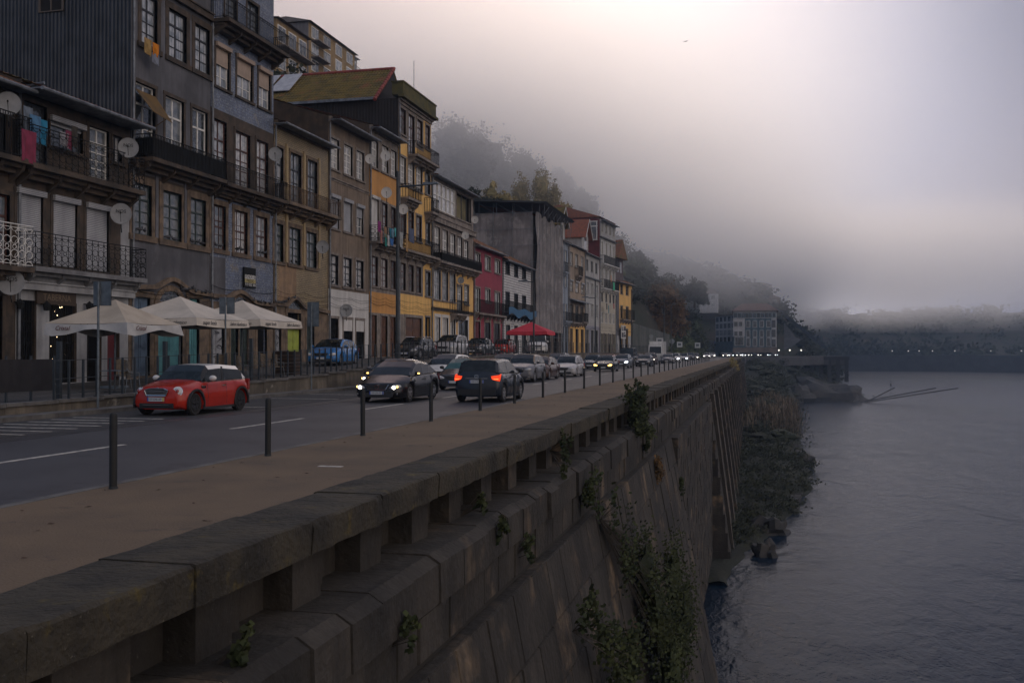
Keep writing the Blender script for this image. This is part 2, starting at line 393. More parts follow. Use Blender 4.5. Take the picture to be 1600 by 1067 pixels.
for nm, ya, yb, zt, zb, xf, ch, bw in (('near_face', -6, 44.5, -2.03, -15, xA, 1.05, 1.15), ('middle_face', 44.5, 77, -2.02, -16, xB, .5, 1.0), ('far_face', 77.5, 262, -2.02, -16, xC, .55, 1.1)):
    f_ = MB(); masonry(f_, ya, yb, zt, zb, xf, ch, bw, Rw); rwp(f_, nm, granite)
    f_ = MB(); back(f_, ya, yb, zt, zb, xf); rwp(f_, 'wall_core', joint)
f_ = MB(); masonry(f_, -12, 262, -1.365, -1.40, lambda y, z: -3.93, .62, .95, Rw); rwp(f_, 'upper_course', granite); f_ = MB(); f_.box(-4.6, -3.97, -12, 262, -2.03, -1.2); rwp(f_, 'wall_core', joint)
e_ = MB(); e_.add([(-4.6, 44.52, -2.12), (-3.53, 44.52, -2.12), (-3.53, 44.52, -15.5), (-4.6, 44.52, -15.5)], [(0, 3, 2, 1)])
e_.add([(-4.6, 77.45, -1.9), (xC(0, -2) - .01, 77.45, -1.9), (xC(0, -16) - .01, 77.45, -16), (-4.6, 77.45, -16)], [(0, 3, 2, 1)])
for i in range(9): a_ = -2.2 - i * 1.4; e_.box(-4.4, xC(0, a_ - 1.3) + .02, 77.40, 77.44, a_ - 1.36, a_)
e_.box(-4.3, -3.80, -6, 44.5, -2.12, -2.034)
e_.box(-4.3, -3.56, 44.5, 77, -2.12, -2.034)
e_.quad((-5, 77, -2.0), (-5, 77, -16), (-3.56, 77, -16), (-3.56, 77, -2.0)); rwp(e_, 'return_face', granite)
y = 82.; i = 0
while y < 250:
    rb = MB(); w = .55
    rb.add([(-4.3, y, -1.6), (-3.62, y, -1.6), (-1.80, y, -16), (-5, y, -16), (-4.3, y + w, -1.6), (-3.62, y + w, -1.6), (-1.80, y + w, -16), (-5, y + w, -16)],
           [(0, 1, 2, 3), (5, 4, 7, 6), (1, 5, 6, 2), (0, 4, 5, 1)]); rb.m = [1, 1, 0, 0]
    rwp(rb, 'buttress', [M('lit_face_granite', (.24, .21, .18), (.13, .115, .10), .9, bump=.4, scale=1, streak=.4), granite]); y += 8.0  # outer face coloured paler to look lit, sides kept dark as if shaded
# --------------------------------------------------------------- bank at the foot of the wall
shore = [(60, -3), (76, -2.6), (86, .2), (92, .8), (97, 1.6), (104, 4.6), (112, 2.5), (118, 6.0), (135, 6.4), (150, 6.4), (170, 6.0), (200, 7.6), (230, 6.0), (262, 5.4), (300, 9), (340, 16), (372, 34), (395, 40), (420, 30)]
bk = MB(); ys = [70 + 2.0 * i for i in range(180)]; nxb = 14; vs = []
for yv in ys:
    xs = pw(yv, shore) + .9 * mnoise.noise(Vector((0, yv * .35, 1)))
    top = pw(yv, [(70, .2), (100, .5), (118, 1.6), (150, 3.0), (200, 4.2), (262, 7.5), (300, 11.5), (330, 12.5), (420, 12.8)])
    for j in range(nxb):
        t_ = j / (nxb - 1); x = lerp(-5.5, xs + 1.5, t_)
        edge = sstep(1 - t_, 0, .35 + .3 * (yv > 290)); z = -15.2 + (1.0 + top) * edge + .45 * mnoise.noise(Vector((x * .6, yv * .5, 0))) * edge + .5 * mnoise.noise(Vector((x * .2, yv * .2, 4)))
        vs.append((x, yv, z))
bk.add(vs, [(i * nxb + j, i * nxb + j + 1, (i + 1) * nxb + j + 1, (i + 1) * nxb + j) for i in range(len(ys) - 1) for j in range(nxb - 1)])
tag(bk.build('riverbank_ground', M('bank_earth', (.018, .020, .013), (.010, .014, .008), .95, scale=.35, bump=1, bscale=3.5, bd=.2, patch=((.030, .032, .012), .2, .55, .65)), smooth=30), kind='structure')
def rock(name, x, y, z, sx, sy, sz, seed, label, group=None, rz=0., cat='rock'):
    Rr = random.Random(seed); mb = MB(); n, m = 22, 14; vs = []
    for i in range(m):
        ph = pi * i / (m - 1)
        for j in range(n):
            th = 2 * pi * j / n; d = Vector((cos(th) * sin(ph), sin(th) * sin(ph), cos(ph)))
            q = 1 + .75 * mnoise.noise(d * 1.3 + Vector((seed * 3.1, 0, 0))) + .30 * mnoise.noise(d * 3.1 + Vector((0, seed, 0))) + .12 * mnoise.noise(d * 8)
            p = Vector([max(-.93, min(.86, c_)) for c_ in d]) * q; vs.append((p.x * sx, p.y * sy, p.z * sz))
    mb.add(vs, [(i * n + j, (i + 1) * n + j, (i + 1) * n + (j + 1) % n, i * n + (j + 1) % n) for i in range(m - 1) for j in range(n)])
    return tag(mb.build(name, rockm, None, (x, y, z), smooth=35, rz=rz), label, cat, group)
def rk(u, v, w, dpt, h, seed, label, name='boulder', rz=0.): # placed on the river surface
    p = on_z(u, v, -14.3); return rock(name, p.x, p.y, -14.25, w, dpt, h, seed, label, 'rocks in the shallow water', rz)
rk(1197, 868, 1.0, .9, 1.1, 1, 'small dark boulder standing alone in the open water nearest the wall')
rk(1206, 832, 1.7, 1.5, 1.3, 2, 'squat rounded boulder at the tip of the grassy bank')
rk(1190, 828, 1.0, 1.0, 1.1, 3, 'dark jagged rock tucked against the left side of the squat rounded boulder')
rk(1245, 757, .7, .7, .9, 4, 'small round rock just beyond the flat stone slab')
rk(1236, 728, 3.2, 2.5, 1.6, 6, 'broad low dark rock shelf jutting out at the widest point of the bank')
rk(1217, 712, 2.6, 2.5, 1.8, 8, 'dark ragged rock between the reeds and the rock shelf')
rk(1217, 634, 3.5, 4.0, 3.2, 5, 'large dark rock standing in the water beyond the tall reeds')
rk(1207, 601, 4.5, 5.0, 3.2, 9, 'hazy pale rock outcrop below the far end of the quay wall')
sp = [on_z(u, v, -14.1) for u, v in ((1203, 796), (1240, 800), (1258, 764), (1228, 766))]
sl = MB(); sl.prism([(p.x, p.y, -14.6) for p in sp], (0, 0, .62))
for i in range(1, 7):
    t_ = i / 7; a = sp[0].lerp(sp[3], t_); b = sp[1].lerp(sp[2], t_); sl.prism([(a.x, a.y, -13.98), (b.x, b.y, -13.98), (b.x, b.y + 1.6, -13.98), (a.x, a.y + 1.6, -13.98)], (0, 0, .05))
tag(sl.build('stone_slipway', rockm), 'flat ribbed stone slipway slab lying at the edge of the water', 'slipway')
# ================================================================ house builder
stone = M('facade_granite', (.20, .145, .10), (.085, .066, .052), .9, bump=.35, bscale=18, streak=.55, scale=1.6)
stone_d = M('dark_facade_granite', (.085, .062, .046), (.040, .034, .029), .9, bump=.35, bscale=18, streak=.55, scale=1.4)
stone_g = M('grey_facade_granite', (.26, .225, .20), (.15, .13, .12), .9, bump=.3, bscale=18, streak=.5, scale=1.5)
iron = M('black_iron', (.010, .011, .012), rough=.8, spec=.25)
iron_r = M('rusty_iron', (.09, .05, .02), (.03, .022, .018), .8, scale=5)
zinc = M('zinc', (.20, .22, .25), (.11, .12, .14), .55, metal=.3, scale=3, streak=.3)
darkin = M('dark_interior', (.010, .010, .012), rough=1)
wh = M('white_frame', (.74, .73, .71), (.58, .575, .56), .5, scale=4)
grn = M('dark_green_frame', (.025, .040, .035), (.015, .022, .02), .5, scale=4)
brn = M('red_brown_frame', (.085, .032, .022), (.05, .025, .02), .5, scale=4)
blk = M('dark_frame', (.022, .022, .026), rough=.5)
slatm = M('roller_slats', (.42, .43, .46), (.33, .34, .37), .55, pat='hstripe', ps=14, pc=(.16, .17, .19), scale=1, streak=.25)
beige = M('beige_blind', (.40, .31, .25), (.33, .26, .21), .7, scale=2)
teal = M('turquoise_paint', (.10, .30, .32), (.07, .22, .25), .55, scale=2, streak=.5)
bluep = M('faded_blue_paint', (.10, .15, .22), (.06, .09, .14), .6, scale=2, streak=.4)
brownd = M('varnished_door', (.12, .055, .028), (.06, .03, .018), .5, scale=2.5)
graff = M('pale_door_paint', (.38, .39, .42), (.28, .29, .31), .7, scale=2, streak=.3)
ink = M('black_spray', (.02, .02, .025), rough=.7)
glass = []
for i, (c_, c2_) in enumerate([((.50, .52, .55), (.24, .27, .30)), ((.10, .12, .14), (.20, .21, .22)), ((.035, .042, .05), (.08, .09, .10)), ((.62, .61, .60), (.38, .39, .41))]):
    glass.append(M('window_glass_%d' % i, c_, c2_, .12, scale=2.2 + i, coat=.6, spec=.6, mask=(.4, .6), pat='drape' if i in (0, 3) else None, ps=5.5))
tilem = M('clay_tiles', (.22, .085, .045), (.12, .060, .035), .85, scale=2.5, bump=.3, isl=0, patch=((.10, .09, .035), 1.1, .5, .62))
mosst = M('mossy_tiles', (.135, .095, .020), (.075, .058, .018), .9, scale=1.5, bump=.4, patch=((.17, .075, .03), .8, .58, .66))
redt = M('red_tiles', (.24, .07, .035), (.16, .06, .035), .8, scale=3, bump=.2)
class Frame:
    def __init__(s, x, y, a): s.o = Vector((x, y, 0)); s.a = radians(a); s.t = Vector((sin(s.a), cos(s.a), 0)); s.n = Vector((cos(s.a), -sin(s.a), 0))
    def sz(s, u, v, off=0.):
        r = ray(u, v); o = s.o + s.n * off; k = (o - Vector((0, 0, CAMZ))).dot(s.n) / r.dot(s.n); p = Vector((0, 0, CAMZ)) + r * k
        return (p - s.o).dot(s.t), p.z
FX = -26.5
F0 = Frame(FX, 0, 0)
class House:
    def __init__(s, name, fr, u0, u1, label, wall, depth=11., vtop=None, utop=None, z1=None, cat='house', side=None, sur=None, base=None, frame=None):
        s.fr = fr; s.s0 = fr.sz(u0, 500)[0]; s.s1 = fr.sz(u1, 500)[0]; s.W = s.s1 - s.s0
        p = fr.o + fr.t * s.s0; s.zb = base if base is not None else tz(p.y + s.W / 2)
        s.root = empty(name, (p.x, p.y, s.zb), radians(90) - fr.a, label, cat, 'old riverside houses in a row')
        s.wall = wall; s.depth = depth; s.ops = []; s.zones = []; s.side = side or stone_d; s.sur = sur or stone
        s.H = (z1 if z1 is not None else fr.sz(utop if utop else u0, vtop)[1]) - s.zb; s.frm = frame or blk; s.uref = u0; s.wn = 0; s.d = 0
    def P(s, u, v): a, b = s.fr.sz(u, v); return a - s.s0, b - s.zb
    def Z(s, u, v): return s.P(u, v)[1]
    def zone(s, u0, u1, z0, z1, mat):
        s.zones.append((s.P(u0, 500)[0] if u0 is not None else 0, s.P(u1, 500)[0] if u1 is not None else s.W, z0, z1, mat))
    def win(s, u0, u1, vt, vb=None, style='w23', frm=None, g=None, uref=None, zb=None, zt=None, sw=.15, sur=None, name='window', nosur=False, gl=None, proud=.03):
        x0 = s.P(u0, 500)[0]; x1 = s.P(u1, 500)[0]; ur = uref if uref else u0
        z1 = zt if zt is not None else s.Z(ur, vt); z0 = zb if zb is not None else s.Z(ur, vb)
        w, h = x1 - x0, z1 - z0; s.ops.append((x0, x1, z0, z1)); s.wn += 1
        frm = frm or s.frm; sur = sur or s.sur; rr = random.Random(int(u0 * 7 + z0 * 13)); gm = gl or glass[g if g is not None else rr.choice((0, 0, 1, 3, 1))]
        mb = MB()
        if not nosur:
            f = proud; mb.box(-sw, -.0, -f, .12, -.0, h); mb.box(w, w + sw, -f, .12, 0, h); mb.box(-sw - .02, w + sw + .02, -f - .012, .12, h, h + sw * 1.1)
            if z0 > .4: mb.box(-sw - .05, w + sw + .05, -f - .07, .14, -sw * .9, 0)
        else: mb.box(0, .03, .02, .1, 0, h); mb.box(w - .03, w, .02, .1, 0, h)
        o = mb.build(name, sur, s.root, (x0, 0, z0))
        fb = MB(); d0, d1 = .12, .17; fw = .07
        def bars(z_a, z_b, cols, rows, xa=0, xb=None, t=.022, main=True):
            xb = w if xb is None else xb
            for i in range(1, cols):
                x = lerp(xa, xb, i / cols); tt = t * (1.9 if (cols % 2 == 0 and i == cols // 2 and main) else 1); fb.box(x - tt, x + tt, d0 + .004, d1 - .01, z_a, z_b)
            for i in range(1, rows):
                z = lerp(z_a, z_b, i / rows); fb.box(xa + fw, xb - fw, d0 + .008, d1 - .014, z - t, z + t)
        paned = .155
        if style[0] == 'w':   # casement with transom:  w<cols><rows>
            fb.box(0, fw, d0, d1, 0, h); fb.box(w - fw, w, d0, d1, 0, h); fb.box(fw, w - fw, d0, d1, 0, fw); fb.box(fw, w - fw, d0, d1, h - fw, h)
            zt_ = h * .70; fb.box(fw, w - fw, d0 - .01, d1 - .004, zt_ - .045, zt_ + .045)
            bars(fw, zt_ - .045, int(style[1]), int(style[2])); bars(zt_ + .045, h - fw, int(style[1]), 1)
        elif style[0] == 's': # sash, many panes
            fb.box(0, fw, d0, d1, 0, h); fb.box(w - fw, w, d0, d1, 0, h); fb.box(fw, w - fw, d0, d1, 0, fw); fb.box(fw, w - fw, d0, d1, h - fw, h)
            fb.box(fw, w - fw, d0 - .01, d1 - .004, h * .52 - .04, h * .52 + .04); bars(fw, h - fw, int(style[1]), int(style[2]), t=.016, main=False)
        elif style[0] == 'p': # plain one/two light
            fb.box(0, fw, d0, d1, 0, h); fb.box(w - fw, w, d0, d1, 0, h); fb.box(fw, w - fw, d0, d1, 0, fw); fb.box(fw, w - fw, d0, d1, h - fw, h); fb.box(w / 2 - .035, w / 2 + .035, d0, d1 - .004, fw, h - fw)
        elif style[0] == 'r': # roller shutter: r<percent closed>
            fb.box(0, fw, d0, d1, 0, h); fb.box(w - fw, w, d0, d1, 0, h); fb.box(fw, w - fw, d0, d1, 0, fw); fb.box(fw, w - fw, d0, d1, h - fw, h)
            k = int(style[1:]) / 100.
            if k < 1: fb.box(w / 2 - .03, w / 2 + .03, d0, d1 - .004, fw, h * (1 - k)); fb.box(fw, w - fw, d0 + .01, d1 - .008, h * (1 - k) * .5 - .02, h * (1 - k) * .5 + .02)
            rb = MB(); rb.box(.03, w - .03, .06, .10, h * (1 - k) + .02, h - .02); rb.box(-.06, w + .06, -.16, .03, h - .05, h + .16)
            rb.build('roller_shutter', gl or slatm, o)
        elif style[0] == 'd': # panelled double door (colour = frm)
            fb.box(0, w, .14, .18, 0, h)
            for xa, xb in ((0, w / 2), (w / 2, w)):
                fb.box(xa + .02, xb - .02, .115, .139, .03, h - .03)
                for za, zb2 in ((.1, .32), (.36, .66), (.70, .95)):
                    fb.box(xa + .12, xb - .12, .095, .114, h * za, h * zb2)
            fb.box(w / 2 - .05, w / 2 - .02, .06, .09, h * .42, h * .46)
        elif style[0] == 'g': # folding iron grille in front of dark opening
            n = max(4, int(w / .13))
            for i in range(n + 1): x = lerp(.02, w - .02, i / n); fb.box(x - .012, x + .012, .10, .125, 0, h)
            for i in range(n):
                for j in range(int(h / .45)):
                    xa = lerp(.02, w - .02, i / n); xb = lerp(.02, w - .02, (i + 1) / n); z = j * .45; fb.tube((xa, .115, z), (xb, .115, z + .45) if (i + j) % 2 else (xb, .115, z + .22), .008, 3)
            for j in range(1, 4): fb.box(0, w, .127, .14, h * j / 4 - .02, h * j / 4 + .02)
            paned = .5
        elif style[0] == 'o': paned = .6
        if fb.v: fb.build('door_leaf' if style[0] == 'd' else ('grille' if style[0] == 'g' else 'frame'), frm, o)
        if style[0] not in 'd' and not (style == 'r100'):
            pb = MB(); pb.box(.0, w, paned, paned + .012, 0, h)
            if paned > .3:
                for xx in (-.01, w - .002): pb.box(xx, xx + .012, .2, paned, 0, h)
                pb.box(0, w, .2, paned, h - .002, h + .01)
            pb.build('pane' if paned < .3 else 'interior', gm if paned < .3 else darkin, o)
        return o
    def row(s, us, uref, vt, vb, style='w23', **k):
        zt, zb = s.Z(uref, vt), (s.Z(uref, vb) if vb is not None else k.pop('zb'))
        for a, b in us: s.win(a, b, None, None, style, zt=zt, zb=zb, **k)
    def doors(s, us, uref, vt, style='o', **k):
        zt = s.Z(uref, vt)
        for a, b in us: s.win(a, b, None, None, style, zt=zt, zb=.03, name='doorway', **k)
    def balcony(s, u0, u1, uref, vfloor, vrail, d=.85, style='bars', mat=None, slab=None, th=.18, cor=True, x0=None, x1=None):
        x0 = s.P(u0, 500)[0] if x0 is None else x0; x1 = s.P(u1, 500)[0] if x1 is None else x1
        # v values read on the railing plane (d in front of the facade)
        zf = s.fr.sz(uref, vfloor, d)[1] - s.zb; h = s.fr.sz(uref, vrail, d)[1] - s.zb - zf
        mb = MB(); mb.box(x0, x1, -d - .06, .0, zf - th, zf)
        if cor: mb.box(x0 + .08, x1 - .08, -d * .72, -.0, zf - th - .14, zf - th - .002); mb.box(x0 + .16, x1 - .16, -d * .42, -.0, zf - th - .32, zf - th - .142)
        n = max(2, int((x1 - x0) / 1.6))
        for i in range(n + 1):
            x = lerp(x0 + .2, x1 - .2, i / n); mb.prism([(x - .07, -.0, zf - th - .65), (x - .07, -.0, zf - th - .001), (x - .07, -d * .8, zf - th - .001), (x - .07, -d * .74, zf - th - .2)], (.14, 0, 0))
        b = mb.build('balcony', slab or s.sur, s.root); mat = mat or iron
        rb = MB(); yo = -d; br = .013 if s.root.location.y < 55 else .020
        def side(pa, pb):
            pa, pb = Vector(pa), Vector(pb); L_ = (pb - pa).length; n = max(1, int(L_ / (.115 if br < .015 else .19)))
            U = Vector((0, 0, 1))
            rb.tube(pa + U * h, pb + U * h, .022, 5); rb.tube(pa + U * .08, pb + U * .08, .014, 4)
            if style == 'bars' or style == 'solid':
                rb.tube(pa + U * (h - .14), pb + U * (h - .14), .012, 4)
                for i in range(n + 1): q = pa.lerp(pb, i / n); rb.tube(q + U * .02, q + U * h, br, 4)
                m2 = max(1, int(L_ / .24))
                for i in range(m2):
                    q = pa.lerp(pb, (i + .5) / m2); dr = (pb - pa).normalized()
                    pts = [q + U * (h - .07) + dr * .05 * cos(a) + U * .05 * sin(a) for a in (0, 1.26, 2.5, 3.77, 5.03, 6.28)]
                    rb.path(pts, .006, 3)
                if style == 'solid':
                    dr = (pb - pa).normalized(); nn = dr.cross(U) * -.02
                    rb.prism([pa + U * .1 + nn, pb + U * .1 + nn, pb + U * (h - .16) + nn, pa + U * (h - .16) + nn], nn * .8)
            else:                       # ornate circles
                dr = (pb - pa).normalized(); m2 = max(1, round(L_ / .36)); cw = L_ / m2
                rb.tube(pa + U * (h - .12), pb + U * (h - .12), .012, 4)
                for i in range(m2 + 1):
                    q = pa.lerp(pb, i / m2); rb.tube(q + U * .02, q + U * h, .011, 4)
                for i in range(m2):
                    q = pa.lerp(pb, (i + .5) / m2)
                    for zc, rr, a0, a1 in ((h * .30, cw * .47, 0, 2 * pi), (h * .62, cw * .47, 0, 2 * pi), (h * .46, cw * .25, 0, 2 * pi), (.08, cw * .45, 0, pi), (h - .12, cw * .42, pi, 2 * pi)):
                        pts = [q + U * zc + dr * rr * cos(lerp(a0, a1, t / 12)) + U * rr * .8 * sin(lerp(a0, a1, t / 12)) for t in range(13)]
                        rb.path(pts, .012, 3)
        side((x0 + .03, yo, zf), (x1 - .03, yo, zf)); side((x0 + .03, -.02, zf), (x0 + .03, yo, zf)); side((x1 - .03, yo, zf), (x1 - .03, -.02, zf))
        rb.build('railing', mat, b); return b, zf, h
    def finish(s, roof='pitch', rh=2.2, rmat=None, eave=.55, gut=True, sidewin=None, pipe=True, cornice=True, topwall=True):
        cx = sorted({0, round(s.W, 4)} | {round(q, 4) for o in s.ops for q in o[:2]} | {round(max(0, min(s.W, q)), 4) for o in s.zones for q in o[:2]})
        cz = sorted({-1.2, round(s.H, 4)} | {round(q, 4) for o in s.ops for q in o[2:4]} | {round(o[j], 4) for o in s.zones for j in (2, 3) if -1 < o[j] < s.H})
        cx = [q for q in cx if 0 <= q <= s.W + 1e-4]; cz = [q for q in cz if q <= s.H + 1e-4]
        mats = [s.wall]; mb = MB()
        for xa, xb in zip(cx, cx[1:]):
            for za, zb in zip(cz, cz[1:]):
                xm, zm = (xa + xb) / 2, (za + zb) / 2
                if any(o[0] - 1e-3 < xm < o[1] + 1e-3 and o[2] - 1e-3 < zm < o[3] + 1e-3 for o in s.ops): continue
                mm = s.wall
                for z in s.zones:
                    if z[0] - 1e-3 <= xm <= z[1] + 1e-3 and z[2] <= zm <= z[3]: mm = z[4]
                if mm not in mats: mats.append(mm)
                mb.quad((xa, 0, za), (xb, 0, za), (xb, 0, zb), (xa, 0, zb), mats.index(mm))
        for x0, x1, z0, z1 in s.ops:
            e = .22; mb.quad((x0, 0, z0), (x0, 0, z1), (x0, e, z1), (x0, e, z0)); mb.quad((x1, 0, z0), (x1, e, z0), (x1, e, z1), (x1, 0, z1))
            mb.quad((x0, 0, z1), (x1, 0, z1), (x1, e, z1), (x0, e, z1)); mb.quad((x0, 0, z0), (x0, e, z0), (x1, e, z0), (x1, 0, z0))
        mb.build('wall', mats, s.root)
        sb = MB(); D, H, Wd = s.depth, s.H, s.W
        sb.quad((0.003, D, -1.2), (0.003, .001, -1.2), (.003, .001, H), (.003, D, H)); sb.quad((Wd - .003, .001, -1.2), (Wd - .003, D, -1.2), (Wd - .003, D, H), (Wd - .003, .001, H)); sb.quad((Wd, D, -1.2), (0, D, -1.2), (0, D, H), (Wd, D, H))
        if roof == 'pitch': sb.poly([(.003, .0, H), (.003, D, H), (.003, D / 2, H + rh)]); sb.poly([(Wd - .003, .0, H), (Wd - .003, D / 2, H + rh), (Wd - .003, D, H)])
        sb.build('side_walls', s.side, s.root)
        if cornice:
            cb = MB(); cb.box(-.02, Wd + .02, -.10, -.001, H - .38, H - .16); cb.box(-.03, Wd + .03, -.24, -.001, H - .158, H - .02); cb.build('cornice', s.sur, s.root)
        if roof == 'pitch':
            rb = roofmesh(Wd + .1, D / 2 + eave, rh * (D / 2 + eave) / (D / 2)); rb2 = rb.build('roof', rmat or tilem, s.root, (-.05, -eave, H + .02 - rh * eave / (D / 2)))
            bb = MB(); bb.prism([(-.05, D / 2, H + rh), (-.05, D + .2, H - .1), (-.05, D + .2, H - .2), (-.05, D / 2, H + rh - .1)], (Wd + .1, 0, 0)); bb.build('rear_roof', rmat or tilem, s.root)
            if gut:
                gb = MB(); zz = H - rh * eave / (D / 2) - .02; gb.tube((-.08, -eave - .05, zz), (Wd + .08, -eave - .05, zz), .075, 8)
                gb.box(-.05, Wd + .05, -eave - .0, -.0, zz + .0, zz + .05); go_ = gb.build('gutter', zinc, rb2); go_.location = (.05, eave, -(H + .02 - rh * eave / (D / 2)))
        elif roof == 'flat':
            fb = MB(); fb.box(-.05, Wd + .05, -eave, D, H + .002, H + .16); fb.build('roof', rmat or stone_d, s.root)
        rc = random.Random(int(s.W * 97 + s.s0))
        for lev in ((3.7, 4.1) if s.H > 6 else ()):
            kb = MB()
            for q in range(2):
                za = lev + rc.uniform(-.25, .25); pts = []
                n = 12
                for i in range(n + 1): t = i / n; pts.append((s.W * t, -.07 - .05 * q, za - rc.uniform(.0, .03) - (.10 + .10 * q) * sin(pi * ((t * 2) % 1))))
                kb.path(pts, .009, 3)
            kb.build('facade_cable', iron, s.root)
        if pipe:
            pb = MB(); pb.tube((.10, -.07, -.3), (.10, -.07, H - .3), .055, 7)
            if roof == 'pitch' and gut: pb.tube((.10, -.07, H - .3), (.10, -eave, H - .3 + .1), .05, 6)
            for z in range(1, int(H), 2): pb.tube((.10, -.07, z), (.10, -.07, z + .06), .07, 7)
            pb.build('downpipe', zinc, s.root)
        return s
def roofmesh(w, d, rise, tw_=.26, rows=None, amp=.035):
    # pantile surface rising along +y, origin at the front-left lower corner
    mb = MB(); nx = max(4, int(w / tw_)); L_ = sqrt(d * d + rise * rise); rows = rows or max(3, int(L_ / .42)); ns = 4; vs = []
    X = [w * i / (nx * ns) for i in range(nx * ns + 1)]
    for r in range(rows):
        for k in (0, 1):
            t = (r + k) / rows; lift = .045 if k == 0 else 0.
            for i, x in enumerate(X): vs.append((x, d * t, rise * t + lift + amp * cos(2 * pi * i / ns)))
    n = len(X); fs = []
    for r in range(2 * rows - 1):
        fs += [(r * n + i, r * n + i + 1, (r + 1) * n + i + 1, (r + 1) * n + i) for i in range(n - 1)]
    mb.add(vs, fs)
    return mb
# ================================================================ the row of houses, from the near end to the far end
plas_w = M('grimy_white_plaster', (.40, .41, .43), (.27, .275, .29), .85, scale=.8, streak=.5, bump=.15)
plas_g = M('grey_plaster', (.125, .125, .142), (.075, .075, .085), .9, scale=.5, streak=.5, bump=.2, patch=((.19, .19, .22), .35, .55, .7))
azul = M('blue_tiles', (.17, .21, .31), (.13, .155, .22), .35, pat='tile', ps=3.6, pc=(.24, .25, .27), scale=.9, streak=.4, patch=((.26, .24, .22), .5, .60, .63))
cream = M('cream_tiles', (.40, .31, .17), (.30, .235, .13), .45, pat='brick', ps=2.3, pc=(.25, .2, .14), scale=.6, streak=.4)
drab = M('brown_plaster', (.235, .18, .135), (.15, .118, .092), .9, scale=.55, streak=.75, bump=.2)
orange = M('orange_plaster', (.56, .28, .085), (.46, .24, .08), .85, scale=.5, streak=.3, bump=.1)
yellow = M('yellow_plaster', (.80, .50, .17), (.68, .42, .15), .85, scale=.5, streak=.35, bump=.1)
white_ = M('white_plaster', (.60, .59, .58), (.50, .495, .49), .85, scale=.6, streak=.35, bump=.1)
magenta = M('magenta_plaster', (.30, .045, .075), (.22, .035, .06), .8, scale=.6, streak=.3, bump=.1)
siding = M('white_boarding', (.62, .62, .63), (.50, .50, .52), .6, pat='hstripe', ps=3.6, pc=(.10, .10, .11), streak=.3, bump=.3)
paleb = M('pale_blue_plaster', (.30, .35, .43), (.24, .28, .35), .85, scale=.6, streak=.5)
beigep = M('beige_plaster', (.38, .30, .23), (.27, .22, .18), .9, scale=.5, streak=.6)
greyw = M('greyish_white_plaster', (.44, .44, .44), (.33, .33, .34), .85, scale=.6, streak=.5)
ivory = M('ivory_plaster', (.50, .46, .38), (.42, .39, .33), .85, scale=.6, streak=.45)
corr = M('corrugated_slate_sheet', (.050, .055, .066), (.032, .035, .042), .55, metal=.3, pat='corr', ps=5.2, bump=.9, scale=1.2, streak=.6)
blackb = M('black_boarding', (.016, .012, .011), (.010, .008, .008), .85, pat='corr', ps=4, bump=.5)
def arch_top(h, u0, u1, zspring, mat):      # round head over a doorway, drawn as a proud voussoir ring
    x0 = h.P(u0, 500)[0]; x1 = h.P(u1, 500)[0]; r = (x1 - x0) / 2; mb = MB(); n = 12; c = (x0 + x1) / 2
    for i in range(n):
        a, b = pi * i / n, pi * (i + 1) / n - .012
        q = [(c + rr * cos(t), -.05, zspring + rr * .8 * sin(t)) for rr, t in ((r, a), (r + .32, a), (r + .32, b), (r, b))]
        mb.prism(q, (0, .17, 0))
    mb.build('arch_stones', mat, h.root)
    fb = MB(); fb.poly([(c + r * cos(pi * i / n), -.008, zspring + r * .8 * sin(pi * i / n)) for i in range(n + 1)]); fb.build('fanlight', glass[2], h.root)
def wavy(h, pts, mat, th=.16, dep=.22):     # undulating string course; pts in facade pixels
    q = []
    P_ = [h.P(u, v) for u, v in pts]; n = 5
    for i in range(len(P_) - 1):
        for j in range(n):
            t = j / n; tt = sstep(t); q.append((lerp(P_[i][0], P_[i + 1][0], t), lerp(P_[i][1], P_[i + 1][1], tt)))
    q.append(P_[-1]); mb = MB()
    for a, b in zip(q, q[1:]): mb.prism([(a[0], -dep, a[1]), (b[0], -dep, b[1]), (b[0], -dep, b[1] + th), (a[0], -dep, a[1] + th)], (0, dep - .002, 0))
    mb.build('string_course', mat, h.root)
def pilaster(h, us, z0, z1, mat, w=.28, d=.07, name='pilaster'):
    for u in us:
        x = h.P(u, 500)[0]; mb = MB(); mb.box(x - w / 2, x + w / 2, -d, -.001, z0, z1); mb.build(name, mat, h.root)
def band(h, z, mat, th=.22, d=.16, name='string_course'):
    mb = MB(); mb.box(.0, h.W, -d, -.001, z - th, z); mb.box(0, h.W, -d - .07, -.001, z + .001, z + .07); mb.build(name, mat, h.root)
def graffiti(h, o_name, x, z, w, ht, seed):
    rr = random.Random(seed); mb = MB()
    for k in range(int(ht / .42)):
        zc = z + .25 + k * .42; p = [Vector((x + rr.uniform(.05, w - .05), -.012, zc + rr.uniform(-.18, .18))) for _ in range(7)]
        pts = []
        for a, b, c in zip(p, p[1:], p[2:]):
            for t in range(5): t_ = t / 5; pts.append((a.lerp(b, .5) * (1 - t_) ** 2 + b * 2 * t_ * (1 - t_) + b.lerp(c, .5) * t_ ** 2))
        mb.path(pts, .018, 3)
    mb.build(o_name, ink, h.root)
# ---- far-left stone house
h = House('granite_house', F0, -70, 23.4, 'brown granite house cut off at the left edge of the photo', stone_d, vtop=97, utop=0, sur=stone_d)
h.win(-48, -20, 300, 411, 'w23', uref=0); h.win(-14, 14, 300, 411, 'w23', frm=brn, uref=0, g=1)
h.win(-30, 8, 140, 240, 'w23', uref=0, g=2); h.doors([(-40, -12), (-6, 3)], 0, 462, 'g', frm=iron)
h.balcony(-65, 22.5, 0, 413, 346, .8, 'orn', wh)
h.balcony(-65, 20, 0, 238, 170, .8, 'bars')
h.finish(eave=.8)
